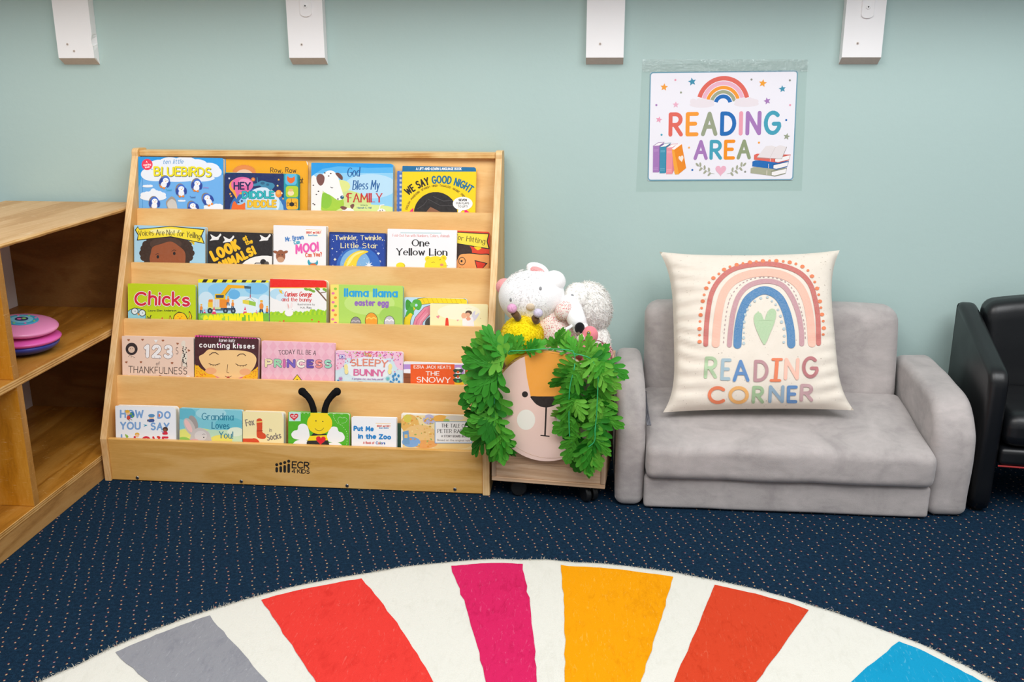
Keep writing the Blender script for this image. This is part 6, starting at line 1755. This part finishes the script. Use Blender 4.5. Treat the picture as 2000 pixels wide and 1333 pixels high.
# lion face plaque on the crate front
FN = -CYd
FO = CO + FN * 0.0005
FP = FO + FN * 0.0115
Fc = on_plane(1069, 794, FP, FN)
FR = 0.1285
lion = root('lion_face_plaque', 'round wood slice painted as a pink lion face with orange nose band, on crate front', 'plaque', Fc - Vector((0, 0, FR)))
ex_, ez_ = CXd, Vector((0, 0, 1))
def ring(r, d, fn=None, n=72):
    return [Fc + ex_ * (r + (fn(i) if fn else 0)) * math.cos(2 * math.pi * i / n) + ez_ * (r + (fn(i) if fn else 0)) * math.sin(2 * math.pi * i / n) - FN * d for i in range(n)]
bm = bmesh.new(); extrude_poly(bm, ring(FR, 0), -FN * 0.0112, bev=0.0006)
pr = Print(plane_put(FP, FN))
class P8(Print):
    def poly(self, col, pts, keep=False, strip=False):
        if not strip: self.k += 1
        pr.k = self.k
        out = []
        for x, y in pts:
            X, Y = 880 + x / 3.703, 640 + y / 3.703
            dx, dy = X - 1069, Y - 794; r = math.hypot(dx, dy)
            if r > 107.5: X, Y = 1069 + dx * 107.5 / r, 794 + dy * 107.5 / r
            out.append((X, Y))
        pr.poly(col, out, True, True)
p8 = P8(None)
p8.ell('#efd0c4', 700, 570, 404, 404, n=70)
p8.poly('#f7a941', [(526, 190), (560, 182), (600, 174), (650, 170), (700, 168), (760, 170), (820, 180), (888, 196), (845, 360), (806, 500), (579, 500), (552, 360)])
p8.blob('#1c1715', [(579, 499), (640, 499), (740, 499), (806, 499), (792, 530), (760, 560), (725, 574), (692, 580), (655, 574), (620, 556), (594, 528)])
p8.line('#1c1715', 12, [(692, 575), (683, 782)], caps=False); p8.line('#1c1715', 8, [(650, 781), (716, 788)], caps=False)
p8.ell('#1c1715', 538, 484, 22, 22); p8.ell('#1c1715', 852, 484, 22, 22); p8.ell('#f2f0e6', 546, 668, 66, 74); p8.ell('#f2f0e6', 835, 668, 66, 74)
ms = pr.build(bm, 1)
obj('face_board', bm, [plain('pale_pink_paint', '#efd0c4', 0.5, 0.35, 30, 0.02)] + ms, lion)
bm = bmesh.new()
def bark(s): return lambda i: 0.0016 * noise.noise(Vector((i * 0.9, s, 0))) + 0.001 * noise.noise(Vector((i * 2.3, s, 4)))
A1, A2, A3, A4 = ring(FR + 0.0004, -0.0003), ring(FR + 0.0034, 0.001, bark(1)), ring(FR + 0.0036, 0.010, bark(2)), ring(FR + 0.0004, 0.0112)
rows = [[bm.verts.new(p) for p in A] for A in (A1, A2, A3, A4)]
for a, b in zip(rows, rows[1:] + rows[:1]):
    for i in range(72): bm.faces.new((a[i], a[(i + 1) % 72], b[(i + 1) % 72], b[i]))
bmesh.ops.recalc_face_normals(bm, faces=bm.faces)
obj('bark_rim', bm, wood('rough_bark', '#6b4a24', '#a87c3e', '#dcb978', (40, 40, 40), 2, 0.9, 0.1, 0.5), lion)

# ------------------------------------------------------------------ leaf garland hung round the lion face as a mane
def leaf_mat(name, c, c2):
    t = NT(name)
    t.base(t.mix(t.noise(t.coord(), 45, 3), c, c2)); t.set(0.55, 0.25)
    tr = t.n('ShaderNodeBsdfTranslucent'); tr.inputs[0].default_value = lin(c2)
    mx = t.n('ShaderNodeMixShader'); mx.inputs[0].default_value = 0.28
    t.l(t.b.outputs[0], mx.inputs[1]); t.l(tr.outputs[0], mx.inputs[2]); t.l(mx.outputs[0], t.t.nodes['Material Output'].inputs['Surface'])
    return t.m
LEAVES = [leaf_mat('leaf_green_cloth', '#2f8a22', '#46a434'), leaf_mat('leaf_bright_cloth', '#45a52e', '#63b940'), leaf_mat('leaf_deep_cloth', '#1f701b', '#2f8a26'), leaf_mat('leaf_lime_cloth', '#5cb035', '#80c64c')]
def leaf(bm, base, tip, nrm, rg, mat, width=1.0):
    """one cloth leaf with rounded finger lobes, cupped and drooping"""
    d = (tip - base); L = d.length; d.normalize()
    n = (nrm - d * nrm.dot(d)).normalized(); s = d.cross(n)
    curl = rg.uniform(0.05, 0.30); cup = rg.uniform(-0.25, 0.35)
    def pt(x, y):   # x across, y along, in leaf lengths
        return base + s * (x * L) + d * (y * L) - n * (L * (curl * y * y + cup * x * x * 2 - 0.02))
    lobes = [(0.05, 72, 0.42), (0.16, 52, 0.52), (0.32, 34, 0.50), (0.50, 19, 0.42)]
    jobs = [(0.36, 0, 0.64, 0.095)]
    for t, a, l in lobes:
        for sg in (-1, 1):
            jobs.append((t, sg * (a + rg.uniform(-6, 6)), l * rg.uniform(0.88, 1.1), 0.080))
    jobs.append((0.0, 0, 0.72, 0.16))
    for t0, a, l, w in jobs:
        ca, sa = math.cos(math.radians(a)), math.sin(math.radians(a))
        rows = []
        M = 7
        for i in range(M + 1):
            q = i / M
            ww = w * width * (0.62 + 0.5 * q if q < 0.72 else (0.98) * math.sqrt(max(0.0, 1 - ((q - 0.72) / 0.285) ** 2)))
            if abs(a) < 1 and w > .12: ww = w * math.sin(math.pi * (0.15 + 0.8 * q)) 
            x, y = sa * l * q, t0 + ca * l * q
            row = []
            for k in (-1, 0, 1):
                px_, py_ = x + ca * ww * k, y - sa * ww * k
                p = pt(px_, py_) - n * (L * (0.028 if k == 0 else 0.0)) * (1 - q * .4)
                row.append(bm.verts.new(p))
            rows.append(row)
        for A, B in zip(rows, rows[1:]):
            for k in (0, 1):
                f = bm.faces.new((A[k], A[k + 1], B[k + 1], B[k])); f.material_index = mat; f.smooth = True
gar = root('leaf_garland', 'green cloth leaf garland draped round the lion face like a mane', 'garland', Fc + Vector((0, -0.03, -0.13)))
def z8(x, y, depth):
    return on_plane(880 + x / 3.703, 640 + y / 3.703, FP + FN * depth, FN)
def strand(path, per, ang, size, dep, seed, up=0.35):
    rg = random.Random(seed); bm = bmesh.new()
    for (x, y), (a0, a1) in zip(path, ang):
        for k in range(per):
            a = math.radians(a0 + (a1 - a0) * ((k + rg.uniform(0.1, 0.9)) / per))
            L = rg.uniform(*size); d0 = rg.uniform(*dep)
            bx, by = x + rg.uniform(-22, 22), y + rg.uniform(-20, 20)
            b = z8(bx, by, d0); t = z8(bx + L * math.cos(a), by + L * math.sin(a), d0 + rg.uniform(-0.022, 0.022))
            nn = (FN + Vector((rg.uniform(-.85, .85), 0, rg.uniform(-.45, .75)))).normalized()
            leaf(bm, b, t, nn, rg, rg.choice((0, 1, 1, 2, 3)), rg.uniform(0.9, 1.15))
    return bm
L_path = [(395, 215), (360, 240), (350, 290), (345, 370), (325, 440), (330, 520), (310, 590), (330, 650), (320, 720), (350, 770)]
L_ang = [(160, 270), (150, 240), (120, 235), (100, 215), (105, 215), (95, 205), (85, 200), (50, 190), (75, 170), (25, 130)]
obj('foliage', strand(L_path, 3, L_ang, (205, 300), (0.016, 0.050), 11), LEAVES, gar, False, 'dense leaves left of the face')
T_path = [(430, 175), (490, 185), (560, 180), (760, 150), (840, 170), (900, 190), (980, 215), (1050, 235)]
T_ang = [(190, 290), (220, 300), (270, 355), (200, 330), (200, 320), (200, 340), (260, 380), (300, 400)]
obj('foliage', strand(T_path, 2, T_ang, (110, 170), (-0.006, 0.004), 23), LEAVES, gar, False, 'leaves over the top of the face')
R_path = [(930, 275), (910, 330), (900, 430), (895, 510), (890, 590), (890, 680), (900, 770), (900, 830)]
R_ang = [(80, 190), (70, 175), (60, 150), (60, 165), (50, 160), (60, 160), (60, 140), (50, 125)]
obj('foliage', strand(R_path, 3, R_ang, (150, 215), (0.016, 0.05), 37), LEAVES, gar, False, 'leaves right of the face')
S_path = [(1010, 225), (1080, 260), (1075, 340), (1065, 430), (1070, 520), (1060, 600), (1050, 680), (1040, 770), (1020, 840), (980, 885)]
S_ang = [(20, 150), (10, 120), (20, 140), (30, 140), (30, 140), (35, 140), (40, 140), (40, 130), (50, 130), (60, 120)]
obj('foliage', strand(S_path, 3, S_ang, (175, 255), (0.010, 0.045), 51), LEAVES, gar, False, 'leaves hanging beside the sofa')
bm = bmesh.new()
for P in ([(430, 170, .02), (370, 240, .03), (345, 340, .03), (325, 460, .03), (315, 600, .03), (335, 760, .03)], [(430, 170, .02), (560, 165, .012), (700, 155, .01), (860, 165, .012), (893, 190, .02), (897, 280, .03), (862, 440, .03), (856, 640, .03), (862, 800, .03), (880, 835, .03)], [(893, 190, .02), (1010, 225, .014), (1062, 330, .034), (1064, 450, .036), (1055, 640, .03), (1045, 735, .034), (1040, 825, .034), (985, 872, .034)]):
    sp2 = spline([(a, b) for a, b, c in P], 5)
    tube(bm, [z8(x, y, P[min(i // 5, len(P) - 1)][2] + 0.012) for i, (x, y) in enumerate(sp2)], 0.0013, 6)
obj('cord', bm, plain('emerald_cord', '#17a869', 0.4, 0.4), gar, True)

# ------------------------------------------------------------------ soft toys in the crate
def plush(name, c, lo=None, seed=0):
    if name in MATS: return MATS[name]
    t = NT(name); v = t.coord()
    t.base(t.mix(t.noise(v, 120, 3), lo or c, c)); t.bump(t.noise(v, 500, 3), 0.5, 0.002)
    t.set(0.95, 0.08, Sheen_Weight=0.3)
    MATS[name] = t.m
    return MATS[name]
WHITEP = plush('white_plush', '#fbfafa', '#f5f4f4'); CREAMP = plush('cream_white_plush', '#fcfaf6', '#f5f1e9'); YEL = plush('yellow_plush', '#fce41a', '#f6d40c')
PK = plush('pink_plush', '#f08f98', '#e97e8a'); PKL = plush('pale_pink_plush', '#f6b9b8', '#efa6a8')
def fibres(name, c):
    t = NT(name); t.base(c); t.set(0.95, 0.05)
    tr = t.n('ShaderNodeBsdfTranslucent'); tr.inputs[0].default_value = lin(c)
    mx = t.n('ShaderNodeMixShader'); mx.inputs[0].default_value = 0.2
    t.l(t.b.outputs[0], mx.inputs[1]); t.l(tr.outputs[0], mx.inputs[2]); t.l(mx.outputs[0], t.t.nodes['Material Output'].inputs['Surface'])
    return t.m
WHITEF, CREAMF, YELF = fibres('white_fur_fibres', '#fdfcfc'), fibres('cream_fur_fibres', '#fdfbf7'), fibres('yellow_fur_fibres', '#fde51c')
EYEG = plain('grey_embroidered_eye', '#8d8f93', 0.5, 0.4, 200, 0.1)
def at_y(px, py, Y): return on_y(px, py, Y)
def face_point(c, r, px, py, rot=None):
    """where the line of sight through a pixel meets an upright ellipsoid; and its normal"""
    d = ray(px, py).normalized(); o = EYE - Vector(c)
    D = Vector((d.x / r[0], d.y / r[1], d.z / r[2])); O = Vector((o.x / r[0], o.y / r[1], o.z / r[2]))
    A, B, C = D.dot(D), D.dot(O), O.dot(O) - 1
    disc_ = max(B * B - A * C, 0); t = (-B - math.sqrt(disc_)) / A
    p = o + d * t
    return p + Vector(c), Vector((p.x / r[0] ** 2, p.y / r[1] ** 2, p.z / r[2] ** 2)).normalized()
def patch(bm, c, r, px, py, rx, rz, th=0.002, mat=0):
    p, n = face_point(c, r, px, py)
    ax = Vector((1, 0, 0)); ax = (ax - n * ax.dot(n)).normalized(); up = n.cross(ax); up = up if up.z > 0 else -up
    R = Matrix((ax, n, up)).transposed()
    ellipsoid(bm, p, (rx, th, rz), 18, 10, R, None, mat)
# white cat-like toy in a floral dress
wc = at_y(1038, 580, 2.215); wr_ = (0.0745, 0.062, 0.0675)
wt = root('plush_toy', 'white plush with pink ears and beige nose in a red floral dress, in the crate', 'soft toy', wc - Vector((0, 0, 0.2)), 'soft toys in the wooden crate')
bm = bmesh.new()
def headw(q, p):
    q.z += 0.006 * max(0, p.x) - 0.004 * p.z * p.z
    q.x *= 1 + 0.06 * (1 - p.z * p.z)
    return q
ellipsoid(bm, wc, wr_, 36, 24, None, headw)
ellipsoid(bm, at_y(1082, 550, 2.215), (0.028, 0.03, 0.026), 20, 14)
head = obj('head', bm, WHITEP, wt, True)
bm = bmesh.new(); fur(bm, ell_surf(wc, wr_), 2600, 0.0060, 0.0020, 0, 0.2, 0.7, 3, .2)
o = obj('head_fur', bm, WHITEF, head); o['kind'] = 'stuff'
for px, py, rr, rt in ((985, 560, (0.021, 0.011, 0.020), -0.6), (1050, 527, (0.028, 0.012, 0.016), 0.35)):
    bm = bmesh.new(); c = at_y(px, py, 2.225); ellipsoid(bm, c, rr, 20, 12, Matrix.Rotation(rt, 3, 'Y'))
    for f in bm.faces: f.material_index = 0
    ellipsoid(bm, c + Vector((0, -0.003, -0.001)), (rr[0] * .75, rr[1], rr[2] * .75), 18, 12, Matrix.Rotation(rt, 3, 'Y'), None, 1)
    obj('ear', bm, [WHITEP if px > 1000 else plush('ear_pink', '#efa3a2'), plush('ear_pink', '#efa3a2')], head, True)
for px, py in ((998, 586), (1055.5, 564)):
    bm = bmesh.new(); patch(bm, wc, wr_, px, py, 0.0036, 0.0048, 0.003); obj('eye', bm, EYEG, head, True)
bm = bmesh.new(); patch(bm, wc, wr_, 1036, 600, 0.0105, 0.0090, 0.005); obj('nose', bm, plush('beige_nose', '#d8c5ab'), head, True)
def floral():
    t = NT('red_floral_cotton'); v = t.coord()
    vo = t.n('ShaderNodeTexVoronoi'); vo.inputs['Scale'].default_value = 330; t.l(v, vo.inputs['Vector'])
    m = t.math('LESS_THAN', vo.outputs['Distance'], 0.36); m2 = t.math('LESS_THAN', vo.outputs['Distance'], 0.15)
    sp = t.n('ShaderNodeSeparateColor'); t.l(vo.outputs['Color'], sp.inputs[0])
    flower = t.ramp(sp.outputs[0], [(0.0, '#cf4a58'), (0.55, '#e58a92'), (0.8, '#c7a18d')])
    c = t.mix(m, '#f1e3dc', flower); c = t.mix(m2, c, '#b7303f')
    t.base(c); return t.set(0.9, 0.1)
FLO = floral()
bm = bmesh.new()
bc = at_y(1085, 660, 2.205)
def drs(q, p):
    q.x += 0.003 * math.sin(14 * math.atan2(p.y, p.x)) * max(0, -p.z); return q
ellipsoid(bm, bc, (0.050, 0.045, 0.082), 40, 24, Matrix.Rotation(-0.25, 3, 'Y'), drs)
dress = obj('dress', bm, FLO, wt, True, 'red and white floral dress')
bm = bmesh.new(); ellipsoid(bm, at_y(1101, 607, 2.172), (0.020, 0.017, 0.024), 20, 14, Matrix.Rotation(0.5, 3, 'Y')); obj('sleeve', bm, FLO, wt, True)
bm = bmesh.new(); tube(bm, [at_y(1118, 636, 2.148), at_y(1108, 643, 2.146), at_y(1096, 650, 2.148), at_y(1085, 652, 2.155)], [0.003, 0.005, 0.005, 0.003], 8); obj('ribbon', bm, WHITEP, wt, True, 'white ribbon')
# polar bear
pc = at_y(1150, 606, 2.255); prd = (0.055, 0.048, 0.068)
pt_ = root('plush_toy', 'shaggy cream-white plush with long muzzle and black nose, right side of the crate', 'soft toy', pc - Vector((0, 0, 0.22)), 'soft toys in the wooden crate')
bm = bmesh.new()
ellipsoid(bm, pc, prd, 32, 22)
ellipsoid(bm, at_y(1128, 580, 2.235), (0.034, 0.034, 0.034), 24, 16)
hd = obj('head', bm, CREAMP, pt_, True)
bm = bmesh.new()
def shag_keep(q, n): return True
fur(bm, ell_surf(pc, prd), 3200, 0.015, 0.0024, 0, 0.3, 0.55, 9, .2)
fur(bm, ell_surf(at_y(1128, 580, 2.235), (0.034, 0.034, 0.034)), 500, 0.008, 0.0026, 0, 0.3, 0.6, 10, .2)
o = obj('head_fur', bm, CREAMF, hd); o['kind'] = 'stuff'
bm = bmesh.new()
mz = [at_y(1112, 592, 2.205), at_y(1118, 606, 2.186), at_y(1126, 624, 2.168), at_y(1134, 641, 2.152)]
tube(bm, mz, [0.021, 0.024, 0.022, 0.0185], 20); ellipsoid(bm, mz[0], (0.021, 0.021, 0.021), 18, 12); ellipsoid(bm, mz[-1], (0.0185, 0.0185, 0.0185), 18, 12)
muz = obj('muzzle', bm, WHITEP, hd, True, 'smooth white muzzle')
bm = bmesh.new()
nc = at_y(1132, 641, 2.1345)
def nose_(q, p):
    if p.z < 0: q.z *= 1 - 0.35 * math.exp(-(p.x * 4) ** 2)
    return q
ellipsoid(bm, nc, (0.0118, 0.0075, 0.0135), 24, 16, Matrix.Rotation(0.15, 3, 'Y'), nose_)
obj('nose', bm, plush('black_nose_felt', '#141316', '#1d1c20'), muz, True, 'black nose')
bm = bmesh.new(); ellipsoid(bm, at_y(1117.5, 577, 2.2015), (0.0038, 0.003, 0.0026), 14, 10); obj('eye', bm, EYEG, hd, True)
bm = bmesh.new(); bb = at_y(1160, 690, 2.246); ellipsoid(bm, bb, (0.043, 0.040, 0.085), 30, 20)
bd = obj('body', bm, CREAMP, pt_, True)
bm = bmesh.new(); fur(bm, ell_surf(bb, (0.043, 0.040, 0.085)), 1600, 0.011, 0.0026, 0, 0.4, 0.6, 19, .2); o = obj('body_fur', bm, CREAMF, bd); o['kind'] = 'stuff'
# yellow fluffy toy with feelers
yc = at_y(1020, 656, 2.155); yr = (0.050, 0.044, 0.046)
yt = root('plush_toy', 'fluffy yellow ball-shaped plush with two brown pom-pom feelers, under the white toy', 'soft toy', yc - Vector((0, 0, 0.09)), 'soft toys in the wooden crate')
bm = bmesh.new(); ellipsoid(bm, yc, yr, 32, 22); ellipsoid(bm, yc - Vector((0, -0.01, 0.055)), (0.046, 0.040, 0.045), 28, 18)
by = obj('body', bm, YEL, yt, True)
bm = bmesh.new(); fur(bm, ell_surf(yc, yr), 2600, 0.0065, 0.0026, 0, 0.1, 0.9, 29, .25); o = obj('fluff', bm, YELF, by); o['kind'] = 'stuff'
BRN = plush('brown_felt', '#6f5233', '#63482b')
for (b, m_, t), col, rr in ((((1012, 622), (1008, 616), (1004, 611)), plush('pink_pompom', '#e7b0d0', '#dfa0c6'), 0.0112), (((1048, 628), (1046, 624), (1045, 620)), plush('lilac_pompom', '#d9d2e4', '#cfc6dc'), 0.0105)):
    bm = bmesh.new(); tube(bm, [at_y(*b, 2.135), at_y(*m_, 2.128), at_y(*t, 2.124)], [0.0085, 0.0088, 0.0085], 14)
    fe = obj('feeler', bm, BRN, by, True, 'brown feeler with a pom-pom tip')
    bm = bmesh.new(); q = at_y(t[0] - (4 if rr > .011 else -6), t[1] - 8, 2.120); ellipsoid(bm, q, (rr * 1.05, rr, rr), 18, 12); fur(bm, ell_surf(q, (rr, rr, rr)), 160, 0.003, 0.0016, 0, 0.0, 0.8, 31, .2)
    obj('pompom', bm, col, yt, True)
# flamingo
fc = at_y(1152, 655, 2.135)
ft = root('plush_toy', 'pink plush flamingo with yellow-ringed eye beside the grey sofa arm', 'soft toy', fc - Vector((0, 0, 0.07)), 'soft toys in the wooden crate')
bm = bmesh.new()
tube(bm, [at_y(1146, 668, 2.135), at_y(1142, 682, 2.135), at_y(1136, 700, 2.14)], [0.015, 0.017, 0.022], 18)
ellipsoid(bm, fc, (0.0195, 0.018, 0.0215), 24, 16)
ellipsoid(bm, at_y(1148, 700, 2.145), (0.034, 0.03, 0.03), 24, 16)
fb_ = obj('body', bm, PK, ft, True)
bm = bmesh.new(); ecr = (0.0195, 0.018, 0.0215)
patch(bm, fc, ecr, 1150, 651, 0.0050, 0.0058, 0.0022, 0); patch(bm, fc, (0.0205, 0.0195, 0.0225), 1149.5, 651, 0.0034, 0.0042, 0.0022, 1); patch(bm, fc, (0.0215, 0.0207, 0.0235), 1148.8, 650, 0.0009, 0.001, 0.0016, 2)
obj('eye', bm, [plain('amber_eye', '#d9a531', 0.25, 0.5), plain('glossy_black_eye', '#0e0d0e', 0.12, 0.6), plain('eye_glint', '#f4f4f4', 0.2, 0.5)], fb_, True, 'glossy black eye with an amber ring')
bm = bmesh.new(); bp = at_y(1131, 660, 2.1325); tube(bm, [at_y(1139, 658, 2.126), at_y(1132, 662, 2.122), at_y(1128, 668, 2.121)], [0.009, 0.0075, 0.004], 14); obj('beak', bm, plush('pale_beak', '#f4d9d6'), fb_, True)
bm = bmesh.new(); wcc = at_y(1178, 692, 2.15); ellipsoid(bm, wcc, (0.022, 0.022, 0.026), 22, 14, Matrix.Rotation(-0.5, 3, 'Y')); fur(bm, ell_surf(wcc, (0.022, 0.022, 0.026)), 700, 0.006, 0.0024, 0, 0.1, 0.8, 41, .25)
obj('wing', bm, PKL, ft, True, 'fluffy pale pink wing')
bm = bmesh.new(); tube(bm, [at_y(x, y, 2.124) for x, y in spline([(1162, 667), (1170, 666), (1178, 671), (1182, 680), (1189, 688), (1194, 697), (1197, 706), (1193, 700), (1186, 690), (1178, 680), (1170, 672)], 4)], 0.0011, 6)
obj('hang_cord', bm, plain('dark_red_cord', '#7e1f2c', 0.6, 0.3), ft, True)
